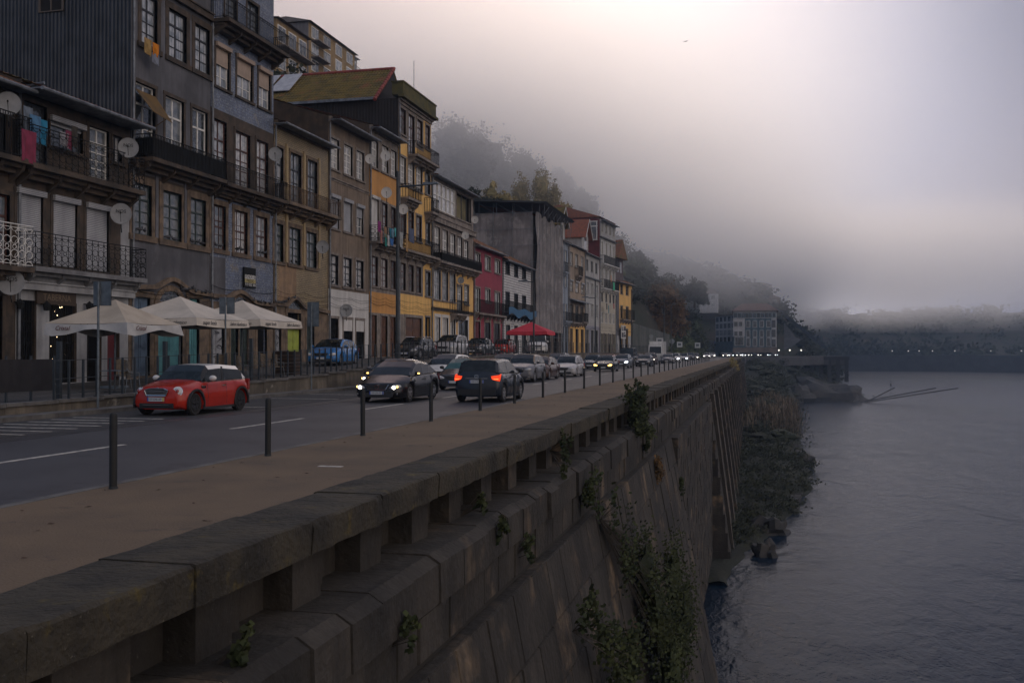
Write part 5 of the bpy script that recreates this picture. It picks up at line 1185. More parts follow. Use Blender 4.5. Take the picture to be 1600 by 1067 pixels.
# cars on the terrace
def tcar(kind, x, u, *a, **k):
    y = on_x(u, 560, x).y; return car(k.pop('name', 'parked_car'), kind, (x, y, tz(y)), k.pop('ang', 0), *a, group='cars parked on the terrace', **k)
tcar('hatch', -23.2, 521, azu, 'bright blue hatchback parked on the cafe terrace behind the railing', ang=.10, arches=None)
tcar('wagon', -22.6, 649, dgr, 'dark grey estate with roof rails parked on the terrace beside the big lamp post', rails=True, lod=0)
tcar('mpv', -22.8, 705, silv, 'silver tall car parked on the terrace between the dark estate and the dark saloon', lod=1)
tcar('sedan', -22.8, 749, dgr, 'dark saloon parked on the terrace in front of the magenta house', lod=1)
tcar('hatch', -24.0, 786, redp, 'small red car parked on the terrace left of the white van', lod=1)
tcar('van', -22.9, 838, whp, 'white panel van parked under the red parasol', cat='van', name='panel_van', lod=0, ang=.30)
pe = on_z(14, 676, 0); car('hatchback_car', 'hatch', (pe.x - .80, pe.y - 2.5, 0), 0, dk, 'dark car cut off at the left edge with only its tail showing', rimm=rimd)
# ================================================================ street furniture
postm = M('bollard_paint', (.010, .011, .012), (.007, .008, .009), .7, scale=6, bump=.1)
galv = M('galvanised_steel', (.15, .18, .21), (.09, .11, .13), .55, metal=.35, scale=4, streak=.3); galvd = M('dark_steel', (.03, .038, .046), (.02, .026, .032), .5, scale=3)
bm = MB(); bm.lathe([(.048, 0), (.048, .90), (.043, .925), (.026, .94)], (0, 0, 0), 'z', 14); b0 = bm.build('bollard', postm, None, smooth=40)
bk_ = MB(); bk_.lathe([(.055, .0), (.055, .03)], (0, 0, 0), 'z', 14); bbase = bk_.build('base_collar', galvd, b0)
bY = [10.8, 14.8, 18.8, 23.1, 27.5, 31.6, 36.0, 40.3] + [40.3 + 4.6 * i for i in range(1, 31)]
tens = ['first', 'second', 'third', 'fourth', 'fifth', 'sixth', 'seventh', 'eighth', 'ninth', 'tenth', 'eleventh', 'twelfth', 'thirteenth', 'fourteenth', 'fifteenth', 'sixteenth', 'seventeenth', 'eighteenth', 'nineteenth', 'twentieth',
        'twenty-first', 'twenty-second', 'twenty-third', 'twenty-fourth', 'twenty-fifth', 'twenty-sixth', 'twenty-seventh', 'twenty-eighth', 'twenty-ninth', 'thirtieth', 'thirty-first', 'thirty-second', 'thirty-third', 'thirty-fourth', 'thirty-fifth', 'thirty-sixth', 'thirty-seventh', 'thirty-eighth']
for i, y in enumerate(bY):
    o = b0 if i == 0 else copy_tree(b0); o.location = (-7.78 - .012 * max(0, y - 60) * .6, y, .08); o.rotation_euler = (R.uniform(-.012, .012), R.uniform(-.012, .012), 0)
    tag(o, 'dark slim bollard on the footpath edge, %s from the near end' % tens[i], 'bollard', 'bollards along the footpath')
# fence on the terrace wall
fr = empty('terrace_railing', (-19.22, 25, 0), 0, 'thin dark metal railing running along the top of the terrace wall', 'railing')
def fpart(mb, n, m): q = mb.build(n, m, fr); q.location = (19.22, -25, 0); return q
def topz(y): return tz(y) + .11
posts = 0; y = 24.; rest = MB()
while y < 205:
    p_ = MB(); z = topz(y); p_.box(-19.25, -19.19, y, y + .05, z, z + 1.12)
    if posts < 95: fpart(p_, 'fence_post', galvd)
    else: rest.add(p_.v, p_.f)
    posts += 1; y += .62 if y < 46 else (.85 if y < 80 else 2.0)
if rest.v: tag(fpart(rest, 'fence_post_row', galvd), kind='stuff')
rl = MB(); y = 24.
while y < 205:
    for h_ in (1.10, .58, .15): rl.tube((-19.22, y, topz(y) + h_), (-19.22, y + 2, topz(y + 2) + h_), .013, 4)
    y += 2
fpart(rl, 'fence_rail', galvd)
# big dark posts among the fence and cloth screen at the left
def cube_on(name, x0, x1, y0, y1, z0, z1, mat, label, cat, group=None):
    m = MB(); m.box(0, x1 - x0, 0, y1 - y0, 0, z1 - z0); return tag(m.build(name, mat, None, (x0, y0, z0)), label, cat, group)
ya = on_x(-30, 600, -20.4).y; yb = on_x(86, 600, -20.4).y; z0, z1 = on_x(86, 609, -20.4).z, on_x(86, 561, -20.4).z
sr_ = empty('windbreak_screen', (-20.4, ya, tz(ya)), 0, 'black cloth windbreak stretched between posts at the left end of the terrace', 'screen')
m = MB(); n = 20
vs = [(.05 * sin(j * 1.1) * .4, (yb - ya) * j / n, (z0 - tz(ya)) + (z1 - z0) * i) for i in (0, 1) for j in range(n + 1)]
m.add(vs, [(j, j + 1, n + 2 + j, n + 1 + j) for j in range(n)]); m.add([(x + .012, y, z) for x, y, z in vs], [(n + 1 + j, n + 2 + j, j + 1, j) for j in range(n)])
m.build('cloth', M('black_cloth', (.018, .017, .02), (.012, .011, .014), .9, scale=3), sr_)
for k in range(4): m = MB(); y = lerp(0, yb - ya, k / 3); m.box(-.06, -.01, y - .03, y + .03, 0, z1 - tz(ya) + .1); m.build('post', galvd, sr_)
for u, hgt in ((91, 1.75), (257, 1.7), (392, 1.75)):
    y = on_x(u, 600, -19.5).y; cube_on('steel_post', -19.58, -19.46, y, y + .12, tz(y), tz(y) + hgt, galvd, 'thick dark steel post behind the railing ' + {91: 'at the end of the black windbreak', 257: 'behind the left front of the red hatchback', 392: 'just behind the rear of the red hatchback'}[u], 'post', 'thick posts of the terrace')
# signs seen from behind
def sign(x, u, vb, vt, plates, label, name='road_sign', zg=.12, r=.035):
    p = on_x(u, vb, x); y = p.y; zt = on_x(u, vt, x).z; rt = empty(name, (x, y, zg), 0, label, 'sign')
    m = MB(); m.tube((0, 0, 0), (0, 0, zt - zg), r, 8); m.build('pole', galv, rt)
    for (ua, ub, va, vb2, dy) in plates:
        a, b = on_x(ua, va, x), on_x(ub, vb2, x); k = p.y / cos(0)
        # plate faces along the street: width measured across it
        d0 = (ray(ua, 500).x / ray(ua, 500).y) * y - x; d1 = (ray(ub, 500).x / ray(ub, 500).y) * y - x
        za = CAMZ + ray(u, va).z / ray(u, va).y * y - zg; zb = CAMZ + ray(u, vb2).z / ray(u, vb2).y * y - zg
        m = MB(); m.box(d0, d1, dy, dy + .02, zb, za); q = m.build('sign_plate', galv, rt)
        m = MB(); m.box(d0 - .012, d1 + .012, dy + .021, dy + .03, zb - .012, za + .012); m.build('plate_edge', galvd, q)
    return rt
sign(-18.75, 153, 637, 440, [(144, 153, 440, 477, .05), (154.5, 170.5, 440, 477, .06)], 'tall grey sign pole with two plates seen from behind, in front of the white tavern')
sign(-18.75, 486.5, 607, 472, [(479.5, 497, 472, 510, .05)], 'grey sign pole with one rectangular plate seen from behind, left of the blue hatchback')
sign(-20.6, 352, 600, 464, [(341.5, 351, 465, 490, .05), (353, 364.5, 465, 490, .06)], 'short pair of grey plates poking up between the two cream parasols', zg=.7)
# lamp posts
def lamp(x, u, vtop, zg, arm_u, arm_v, r, label):
    y = on_x(u, vtop, x).y; zt = on_x(u, vtop, x).z; rt = empty('street_lamp', (x, y, zg), 0, label, 'street lamp', 'street lamps along the row')
    m = MB(); m.tube((0, 0, 0), (0, 0, zt - zg), r, 10, 0, r * .7); m.lathe([(r * 1.5, 0), (r * 1.5, .9), (r * 1.02, 1.0)], (0, 0, 0), 'z', 10); m.build('pole', galvd, rt)
    if arm_u is None: return rt
    xa = ray(arm_u, 500).x / ray(arm_u, 500).y * y - x; za = CAMZ + ray(u, arm_v).z / ray(u, arm_v).y * y - zg
    m = MB(); m.tube((0, 0, za - .05), (xa * .8, 0, za), .05, 6); m.build('arm', galvd, rt)
    m = MB(); w = .55 if xa > 0 else -.55
    m.prism([(xa * .8, -.15, za - .02), (xa * .8 + w * 1.6, -.12, za + .02), (xa * .8 + w * 1.5, -.1, za + .12), (xa * .8, -.12, za + .14)], (0, .27, 0)); m.build('lamp_head', galv, rt)
    return rt
lamp(-20.2, 621.5, 268, 1.2, 672, 291, .12, 'thick dark lamp post with a long arm in front of the orange house')
lamp(-20, 930, 438, 1.5, 917, 465, .09, 'dark lamp post with its arm pointing left before the tall white house')
lamp(-20, 986.5, 452, 1.5, 1003, 455, .09, 'slim lamp post with its arm to the right at the last yellow house')
lamp(-19, 1037.5, 462, .2, 1062, 467, .11, 'tall thin lamp post before the autumn tree, arm to the right')
lamp(-18, 1048.5, 478, .2, None, 480, .10, 'tall thin bare mast close to the autumn tree')
lamp(-20, 834, 440, 1.5, 822, 440, .09, 'dark lamp post at the corner of the net-wrapped house')
def rsign(x, u, vb, va, w, col, label, rnd=False, two=False):
    y = on_x(u, 549, x).y; f = y; zc_ = CAMZ + ray(u, (va + vb) / 2).z / ray(u, 540).y * y; h = (vb - va) / FPX * y * 1.03
    rt = empty('traffic_sign', (x, y, .1), 0, label, 'sign', 'signs by the far roadside'); m = MB(); m.tube((0, 0, 0), (0, 0, zc_), .05, 6); m.build('pole', galvd, rt)
    for k in ((0, -1) if two else (0,)):
        m = MB(); zz = zc_ + k * h
        if rnd: m.lathe([(h / 2, -.08), (h / 2, -.05)], (0, 0, zz), 'y', 16)
        else: m.box(-h / 2 * w, h / 2 * w, -.08, -.05, zz - h / 2, zz + h / 2)
        m.build('sign_face', M('sign_' + col, {'grey': (.22, .24, .25), 'white': (.5, .52, .54), 'blue': (.02, .07, .22)}[col], rough=.5), rt)
        m = MB()
        if not rnd: m.box(-h * .3 * w, h * .25 * w, -.095, -.081, zz - h * .2, zz + h * .25); m.build('sign_symbol', M('symbol_%s' % col, {'grey': (.1, .12, .14), 'white': (.12, .14, .16), 'blue': (.3, .34, .4)}[col]), rt)
rsign(-18, 1017.5, 530, 523, 1, 'grey', 'pair of round sign discs on one pole before the dark hillside', True, True)
rsign(-18, 1031, 538, 529, 1.15, 'white', 'square white sign just left of the white box truck')
rsign(-18, 1050, 538, 530, .8, 'grey', 'tall narrow grey sign just right of the white box truck', True)
rsign(-17.5, 1062, 543, 535, 1, 'white', 'small white square sign above the distant white hatchback')
rsign(-17, 1090, 544, 536, 1, 'white', 'small pale sign with a dark symbol above the dark end of the queue')
rsign(-17, 1120.6, 541, 532, .9, 'blue', 'blue sign at the foot of the hotel')
# parasols
canvas = M('cream_canvas', (.58, .53, .47), (.48, .44, .39), .9, scale=1.2, bump=.1); canvas2 = M('tan_canvas', (.44, .38, .31), (.36, .31, .25), .9, scale=1.2); valm = M('white_valance', (.46, .46, .46), (.38, .38, .39), .9, scale=2)
redc = M('red_canvas', (.50, .035, .06), (.42, .03, .05), .85, scale=2)
def parasol(x, y, zg, hs, zl, zp, top, val, label, texts, rz=0., wave=0., tmat=None):
    rt = empty('parasol', (x, y, zg), rz, label, 'parasol'); n = 8; zl -= zg; zp -= zg
    cm_ = MB(); q = []
    for k in range(4):
        for i in range(n): t = i / n; a = [(-1, -1), (1, -1), (1, 1), (-1, 1)]; p, r_ = a[k], a[(k + 1) % 4]; q.append((lerp(p[0], r_[0], t), lerp(p[1], r_[1], t), t))
    rings = 7; vs = [(0, 0, zp)]
    for j in range(1, rings + 1):
        f = j / rings
        for (a, b, t) in q: sag = -.13 * f * sin(pi * t) * (1 - .3 * f) ; vs.append((a * hs * f, b * hs * f, lerp(zp, zl, f ** .93) + sag * (1 if j < rings else .5)))
    m_ = len(q); fs = [(0, 1 + i, 1 + (i + 1) % m_) for i in range(m_)] + [(1 + (j - 1) * m_ + i, 1 + j * m_ + i, 1 + j * m_ + (i + 1) % m_, 1 + (j - 1) * m_ + (i + 1) % m_) for j in range(1, rings) for i in range(m_)]
    cm_.add(vs, fs); cm_.build('canopy', top, rt, smooth=35)
    vm = MB(); vs = []
    for lv in (0, 1, 2):
        for i, (a, b, t) in enumerate(q):
            w_ = .30 + wave * .14 * sin(pi * 2 * t + 1); e = 1 + .012 * lv + wave * .02 * sin(i * 1.7) * lv; vs.append((a * hs * e, b * hs * e, zl - .065 * sin(pi * t) - w_ * lv / 2 + (.0)))
    vm.add(vs, [(lv * m_ + i, (lv + 1) * m_ + i, (lv + 1) * m_ + (i + 1) % m_, lv * m_ + (i + 1) % m_) for lv in (0, 1) for i in range(m_)]); v_ = vm.build('valance', val, rt, smooth=40)
    pb = MB(); pb.tube((0, 0, 0), (0, 0, zp - .02), .035, 8); pb.box(-.35, .35, -.35, .35, 0, .09); pb.build('pole', galv, rt)
    rb = MB()
    for a, b in ((-1, -1), (1, -1), (1, 1), (-1, 1), (0, -1), (1, 0), (0, 1), (-1, 0)): rb.tube((0, 0, zp - .08), (a * hs * .98, b * hs * .98, zl - .04 - (.05 if a * b == 0 else 0)), .014, 4)
    rb.build('rib', galvd, rt)
    for s_, face, off, sz, sh in texts:   # face 0: towards the camera (-y), 1: towards the river (+x)
        e = hs * 1.03 + .012; zt = zl - .19
        text(s_, sz, tmat or ink, rt, (off, -e, zt) if face == 0 else (e, off, zt), (pi / 2, 0, 0 if face == 0 else pi / 2), shear=sh, ext=.003)
    return rt
# canopy corners measured on the photo give size and place
def par_at(u, v, x): y = on_x(u, v, x).y; return y, on_x(u, v, x).z
y_, zp_ = par_at(180, 468, -22.6); parasol(-22.6, y_, tz(y_), 1.62, zp_ - .88, zp_, canvas2, valm, 'sun-faded tan parasol with wavy white valance before the white tavern front', [('Cristal', 0, -.9, .22, .35), ('Cristal', 1, -.9, .22, .35)], wave=1., tmat=M('wine_lettering', (.10, .02, .02), rough=.8))
y_, zp_ = par_at(281, 463, -22.6); parasol(-22.6, y_, tz(y_), 1.95, zp_ - .92, zp_, canvas, canvas, 'large cream square parasol in the middle of the terrace group', [('Sabor Autêntico', 0, .9, .20, .4), ('super bock', 1, -1.1, .22, 0), ('Sabor Autêntico', 1, 1.05, .20, .4)], tmat=ink)
y_, zp_ = par_at(378, 469, -22.6); parasol(-22.6, y_, tz(y_), 1.95, zp_ - .92, zp_, canvas, canvas, 'cream square parasol furthest along the terrace, nearest the blue hatchback', [('Sabor Autêntico', 0, .9, .20, .4), ('super bock', 1, -1.1, .22, 0), ('Sabor Autêntico', 1, 1.05, .20, .4)])
y_, zp_ = par_at(830, 503, -21.6); parasol(-21.6, y_, tz(y_), 1.95, zp_ - .95, zp_, redc, redc, 'bright red parasol in front of the white panel van', [], rz=.0)
# cafe tables and chairs
cane = M('cane_weave', (.16, .13, .10), (.10, .085, .07), .8, scale=12, bump=.4)
def chair():
    rt = empty('cafe_chair', (0, 0, 0)); m = MB(); m.box(-.21, .21, -.21, .21, .43, .46); m.build('seat', cane, rt)
    m = MB(); n = 8; vs = [(.22 * sin(lerp(-1.3, 1.3, i / n)) , .22 * cos(lerp(-1.3, 1.3, i / n)) + .02 * j, .46 + .16 * j + (.28 if j == 2 else 0) - (.06 if j == 2 else 0) * abs(i - 4) / 4) for j in range(3) for i in range(n + 1)]
    m.add(vs, [(j * 9 + i, j * 9 + i + 1, (j + 1) * 9 + i + 1, (j + 1) * 9 + i) for j in range(2) for i in range(n)]); m.build('backrest', cane, rt)
    for a, b in ((-1, -1), (1, -1), (1, 1), (-1, 1)): m = MB(); m.tube((a * .19, b * .19, .44), (a * .23, b * .24, 0), .013, 5); m.build('leg', galv, rt)
    for a in (-1, 1): m = MB(); m.path([(a * .22, -.2, .44), (a * .23, -.2, .64), (a * .23, .12, .66), (a * .2, .2, .8)], .013, 4); m.build('armrest', galv, rt)
    return rt
ch0 = chair(); first = [1]
def put_chair(u, x, rz, label):
    y = on_x(u, 560, x).y; o = ch0 if first else copy_tree(ch0); first.clear(); o.location = (x, y, tz(y)); o.rotation_euler = (0, 0, rz); tag(o, label, 'chair', 'woven cafe chairs on the terrace')
for u, x, rz, lb in ((208, -20.6, 2.2, 'woven cafe chair standing alone just left of the red hatchback'), (192, -22.2, 1.0, 'woven cafe chair at the table behind the tall sign pole'), (376, -20.8, 2.6, 'woven cafe chair seen just above the rear of the red hatchback roof'), (399, -20.9, 3.3, 'woven cafe chair right of the white-roofed car, second of the four behind the railing'),
                      (414, -21.6, 1.5, 'woven cafe chair standing further back between two railed-off chairs'), (434, -20.8, 2.4, 'woven cafe chair nearest to the blue hatchback'), (345, -22.0, .6, 'woven cafe chair hidden low behind the red hatchback roof')): put_chair(u, x, rz, lb)
def table(u, x, label, w=.35, first_=[None]):
    y = on_x(u, 560, x).y
    if first_[0] is None:
        rt = empty('cafe_table'); m = MB(); m.box(-w, w, -w, w, .71, .74); m.build('tabletop', galv, rt); m = MB(); m.tube((0, 0, .02), (0, 0, .71), .03, 6); m.build('pedestal', galvd, rt); m = MB(); m.box(-.25, .25, -.25, .25, 0, .03); m.build('foot', galvd, rt); first_[0] = rt
    else: rt = copy_tree(first_[0])
    rt.location = (x, y, tz(y)); tag(rt, label, 'table', 'cafe tables on the terrace')
table(180, -21.0, 'square cafe table left of the red hatchback under the tan parasol'); table(308, -22, 'square cafe table behind the red hatchback under the big cream parasol'); table(390, -22.1, 'square cafe table among the chairs under the furthest cream parasol'); table(424, -21.8, 'square cafe table beside the chair nearest the blue hatchback'); table(818, -21.6, 'dark cafe table under the red parasol'); table(845, -21.6, 'dark cafe table right of the red parasol pole')
m = MB(); m.box(-.5, .5, -.3, .3, 0, 1.05); m.box(-.53, .53, -.33, .33, 1.052, 1.08); y = on_x(450, 560, -21.2).y
tag(m.build('wooden_planter', M('dark_planks', (.05, .03, .02), (.03, .02, .015), .8, pat='hstripe', ps=6, pc=(.01, .01, .01)), None, (-21.2, y, tz(y))), 'dark plank counter box standing just left of the blue hatchback', 'counter')
# satellite dishes
dishm = M('dish_grey', (.24, .25, .27), (.19, .20, .215), .6, scale=3); dishw = M('dish_pale', (.50, .50, .50), (.42, .42, .43), .6, scale=3)
def dish(u, v, rpx, d, label, nos=True, pale=False, arm=(0, -.2)):
    p = F0.sz(u, v, d); y, z = p; x = FX + d; dist = Vector((x, y)).length; r = rpx / FPX * dist
    rt = empty('satellite_dish', (x, y, z), 0, label, 'satellite dish', 'satellite dishes on the facades')
    dv = (Vector((4, y - 46, z + 18)) - Vector((x, y, z))); rt.rotation_euler = Vector((-x * .9, -y * 1.0, 6)).to_track_quat('Y', 'Z').to_euler()
    m = MB(); n = 22; vs = []
    for j in range(6):
        f = j / 5
        for i in range(n): a = 2 * pi * i / n; vs.append((r * f * cos(a), -.10 * r * (1 - f * f) * 1.6 , r * f * 1.06 * sin(a)))
    m.add(vs, [(j * n + i, j * n + (i + 1) % n, (j + 1) * n + (i + 1) % n, (j + 1) * n + i) for j in range(5) for i in range(n)]); m.ring((0, 0, 0), r, .012, 'y', 22, 0, 1, 1.06)
    m.build('reflector', dishw if pale else dishm, rt, smooth=60)
    m = MB(); m.tube((0, -.1, -r * .9), (0, r * .9, -r * .15), .013, 4); m.lathe([(.03, -.05), (.03, .05)], (0, r * .9, -r * .15), 'y', 8); m.build('feed_arm', iron, rt)
    m = MB(); m.tube((0, -.12, 0), (0, -.3, -.1), .03, 5); q = m.build('bracket', galvd, rt)
    m = MB(); m.tube((0, 0, 0), (0, 0, 1), .02, 5)
    wall = MB(); wall.tube((0, -.28, -.1), (0, -.28, -.55), .025, 5); wall.tube((0, -.28, -.5), (.0, -.28 - d * .7, -.6), .025, 5); wall.build('wall_mount', galvd, rt)
    if nos: text('NOS', r * .48, iron, rt, (0, -.02 * r + .012, r * .25), (pi / 2, 0, pi), ext=.002)
dish(17, 441, 17, .5, 'grey dish lettered over the white tavern front at the left edge'); dish(13, 162, 16, .6, 'dark grey dish high at the left edge under the eave', False); dish(200.5, 231, 14, .9, 'large round dish beside the laundry balcony at the edge of the tallest house'); dish(189, 334, 14.5, .7, 'grey dish beside the right-hand white shutter')
dish(430, 241, 10, .7, 'grey dish on an arm at the start of the cream tiled house', False); dish(504, 386, 9.5, .6, 'grey dish at the boundary of the cream and brown houses', False); dish(541, 485, 9.3, .4, 'dish on the white painted ground floor of the brown house')
dish(578, 248.5, 7.2, .8, 'left one of the two pale dishes under the orange house gutter', False, True); dish(602.5, 243.5, 7.8, .8, 'right one of the two pale dishes under the orange house gutter', False, True); dish(604, 301, 8.2, .8, 'blurred pale dish above the laundry balcony', False, True); dish(630, 327, 7.5, .8, 'pale dish right of the thick lamp post', False, True)
dish(742, 343.5, 5.4, .5, 'small pale dish at the upper corner of the gallery house', False, True); dish(727, 368, 5.6, .8, 'small pale dish above the long black balcony', False, True); dish(720, 438, 5, .5, 'small grey dish over the little yellow-wall balcony', False)
# laundry
def cloth(u, v, w, hh, col, label, d=.95, name='laundry_cloth'):
    y, z = F0.sz(u, v, d); k = y / FPX * 1.12; w *= k * 2.2; hh *= k * 1.15; n = 6; m = MB(); rr = random.Random(int(u * v))
    def P(i, j, o): return (o + .06 * sin(i * 1.9 + rr.random()) * (j / 4) + .02, w * i / n, -hh * j / 4 + .04 * sin(i) * (j / 4))
    g_ = [[P(i, j, 0) for i in range(n + 1)] for j in range(5)]; vs = [p for r_ in g_ for p in r_]; N_ = len(vs)
    m.add(vs + [(x - .012, y_, z_) for x, y_, z_ in vs], [(j * (n + 1) + i, j * (n + 1) + i + 1, (j + 1) * (n + 1) + i + 1, (j + 1) * (n + 1) + i) for j in range(4) for i in range(n)] + [(N_ + j * (n + 1) + i, N_ + (j + 1) * (n + 1) + i, N_ + (j + 1) * (n + 1) + i + 1, N_ + j * (n + 1) + i + 1) for j in range(4) for i in range(n)])
    tag(m.build(name, M('cloth_%.2f_%.2f_%.2f' % col, col, tuple(c * .7 for c in col), .95, scale=4), None, (FX + d, y, z)), label, 'laundry', 'laundry hung out on the balconies')
cloth(225, 58, 9, 22, (.34, .22, .08), 'mustard cloth hanging below the top left window of the tallest grey house', .5); cloth(238, 66, 8, 18, (.60, .20, .01), 'bright orange garment hanging beside the mustard cloth', .5); cloth(237, 82, 9, 14, (.20, .22, .28), 'pale grey rags hanging under the orange garment', .5)
cloth(36, 165, 10, 42, (.16, .20, .26), 'grey striped shirt on the upper balcony at the left', .6); cloth(46, 178, 12, 38, (.08, .20, .36), 'light blue shirt on the upper balcony at the left', .65); cloth(62, 186, 8, 36, (.02, .20, .36), 'turquoise blue towel on the upper balcony at the left', .6); cloth(33, 201, 16, 46, (.22, .03, .07), 'dark crimson blanket over the rail of the upper left balcony', .85)
cloth(93, 205, 10, 20, (.25, .25, .28), 'white and grey top hanging in the middle bay of the upper left balcony', .5); cloth(102, 203, 8, 26, (.18, .03, .07), 'wine red garment hanging in the middle bay of the upper left balcony', .5); cloth(111, 196, 7, 30, (.05, .045, .04), 'dark spotted dress hanging beside the wine red garment', .5)
cloth(590, 345, 6, 14, (.20, .02, .14), 'purple shirt at the left end of the laundry balcony', 1.15); cloth(594, 360, 4, 16, (.33, .16, .14), 'striped pinkish towel hanging under the purple shirt', 1.15); cloth(600, 354, 5, 13, (.26, .15, .09), 'brown garment beside the purple shirt', 1.15); cloth(601, 365, 4, 16, (.02, .20, .18), 'green towel low on the laundry balcony', 1.15); cloth(605, 367, 4, 14, (.45, .46, .48), 'white towel low on the laundry balcony', 1.15)
cloth(608, 356, 4.5, 12, (.01, .14, .22), 'dark teal shirt on the laundry balcony', 1.15); cloth(612, 357, 4, 12, (.14, .26, .36), 'pale blue shirt on the laundry balcony', 1.15); cloth(616, 356, 4, 11, (.08, .38, .40), 'mint towel just left of the thick lamp post', 1.15); cloth(609, 372, 7, 9, (.03, .12, .34), 'strong blue cloth hanging lowest on the laundry balcony', 1.15); cloth(639, 356, 10, 18, (.08, .10, .17), 'large slate blue sheet on the balcony right of the thick lamp post', 1.0); cloth(624, 362, 7, 20, (.30, .32, .33), 'pale flowered cloth right of the thick lamp post', 1.0); cloth(634, 366, 4, 22, (.35, .22, .10), 'tan patterned cloth beside the pale flowered one', 1.0)
cloth(1, 1, 1, 1, (.1, .1, .1), 'x', 1.0) if 0 else None
def cloth2(u, v, w, hh, col, label):
    y, z = F2.sz(u, v, .9); m = MB(); n = 5; vs = [(.05 * sin(i * 2) * j, w * i / n, -hh * j) for j in (0, 1) for i in range(n + 1)]
    m.add(vs, [(i, i + 1, n + 2 + i, n + 1 + i) for i in range(n)]); p = F2.o + F2.t * y + F2.n * .95; m.prism([(.0, 0, 0), (.0, w, 0), (.02, w, -hh), (.02, 0, -hh)], (-.02, 0, 0))
    tag(m.build('laundry_cloth', M('cl2_%.2f_%.2f_%.2f' % col, col, rough=.95), None, (p.x, p.y, z)), label, 'laundry', 'laundry hung out on the balconies')
cloth2(957.5, 441, 2.0, 1.3, (.04, .36, .20), 'bright green cloth over the upper balcony of the tall white house'); cloth2(947, 474, .9, 1.0, (.02, .02, .03), 'black garment hanging low on the tall white house'); cloth2(950, 477, .6, 1.3, (.05, .20, .25), 'teal garment hanging low on the tall white house'); cloth2(958, 474, 1.1, .9, (.30, .05, .06), 'red and white garment hanging on the tall white house'); cloth2(954, 430, .7, 1.1, (.45, .20, .08), 'orange garment on the upper balcony of the tall white house')
# tan awning sheet at the top left balcony
y, z = F0.sz(208, 128, 0); m = MB(); m.prism([(0.05, .1, -.3), (.85, .2, -1.3), (.85, 1.7, -1.5), (.05, 1.6, -.3)], (0, 0, .03)); m.tube((.0, 1.0, -2.0), (.85, 1.2, -1.42), .02, 4)
tag(m.build('cloth_awning', M('mustard_awning', (.13, .075, .02), (.09, .055, .02), .9, scale=2), None, (FX, y, z)), 'small mustard cloth awning over the balcony window next to the corrugated wall', 'awning')
# potted plants on balcony rails
# pigeons
pigm = M('pigeon_grey', (.05, .052, .06), (.03, .032, .038), .7, scale=20)
def pigeon_mesh():
    m = MB(); m.lathe([(.005, -.17), (.03, -.12), (.055, -.04), (.062, .03), (.045, .09), (.028, .12)], (0, 0, .09), 'y', 8)
    m.lathe([(.024, .0), (.026, .04), (.02, .07), (.005, .09)], (0, .11, .11), 'z', 8); m.tube((0, .13, .175), (0, .165, .17), .006, 4, 0, .001)
    m.prism([(-.03, -.15, .09), (.03, -.15, .09), (.025, -.25, .075), (-.025, -.25, .075)], (0, 0, .01)); m.tube((-.02, .0, .05), (-.02, .0, 0), .005, 3); m.tube((.02, .0, .05), (.02, 0, 0), .005, 3); return m
pg0 = pigeon_mesh().build('pigeon', pigm, None, smooth=50); fp = [pg0]
def pig(u, v, d, place): 
    y, z = F0.sz(u, v, d); o = fp.pop() if fp else None
    if o is None: o = pg0.copy(); C.objects.link(o)
    o.location = (FX + d, y, z); o.rotation_euler = (0, 0, R.uniform(0, 6.28)); o.scale = (1.25,) * 3; tag(o, 'dark pigeon resting with others on %s' % place, 'pigeon', 'pigeons ' + place)
pl1 = 'the wavy stone course over the grey house arches'; pl2 = 'the wavy stone course over the blue tiled house arch'; pl3 = 'the wavy stone course of the cream tiled house'; pl4 = 'the first-floor window sills'
for u, v in ((288, 456), (294, 455.5), (301, 454), (306, 458.5), (314, 460), (320, 461), (326, 460.5)): pig(u, v - .5, .2, pl1)
for u, v in ((396, 472), (402, 474), (408, 475), (414, 476), (420, 477)): pig(u, v, .2, pl2)
for u, v in ((434, 475.5), (439, 476), (445, 474.5), (451, 470), (460, 468)): pig(u, v - .5, .2, pl3)
for u, v, d in ((218, 361, .12), (226, 363, .12), (262, 373, .12), (273, 376, .12), (301, 379, .12), (309, 380, .12), (316, 383, .12), (338, 385, .12), (344, 386, .12), (371, 391, .12), (378, 392, .12), (405, 396, .12), (412, 397, .12), (456, 410, .12), (463, 411, .12), (520, 442, .12), (544, 446, .12), (560, 448, .12)): pig(u, v + 1, d, pl4)
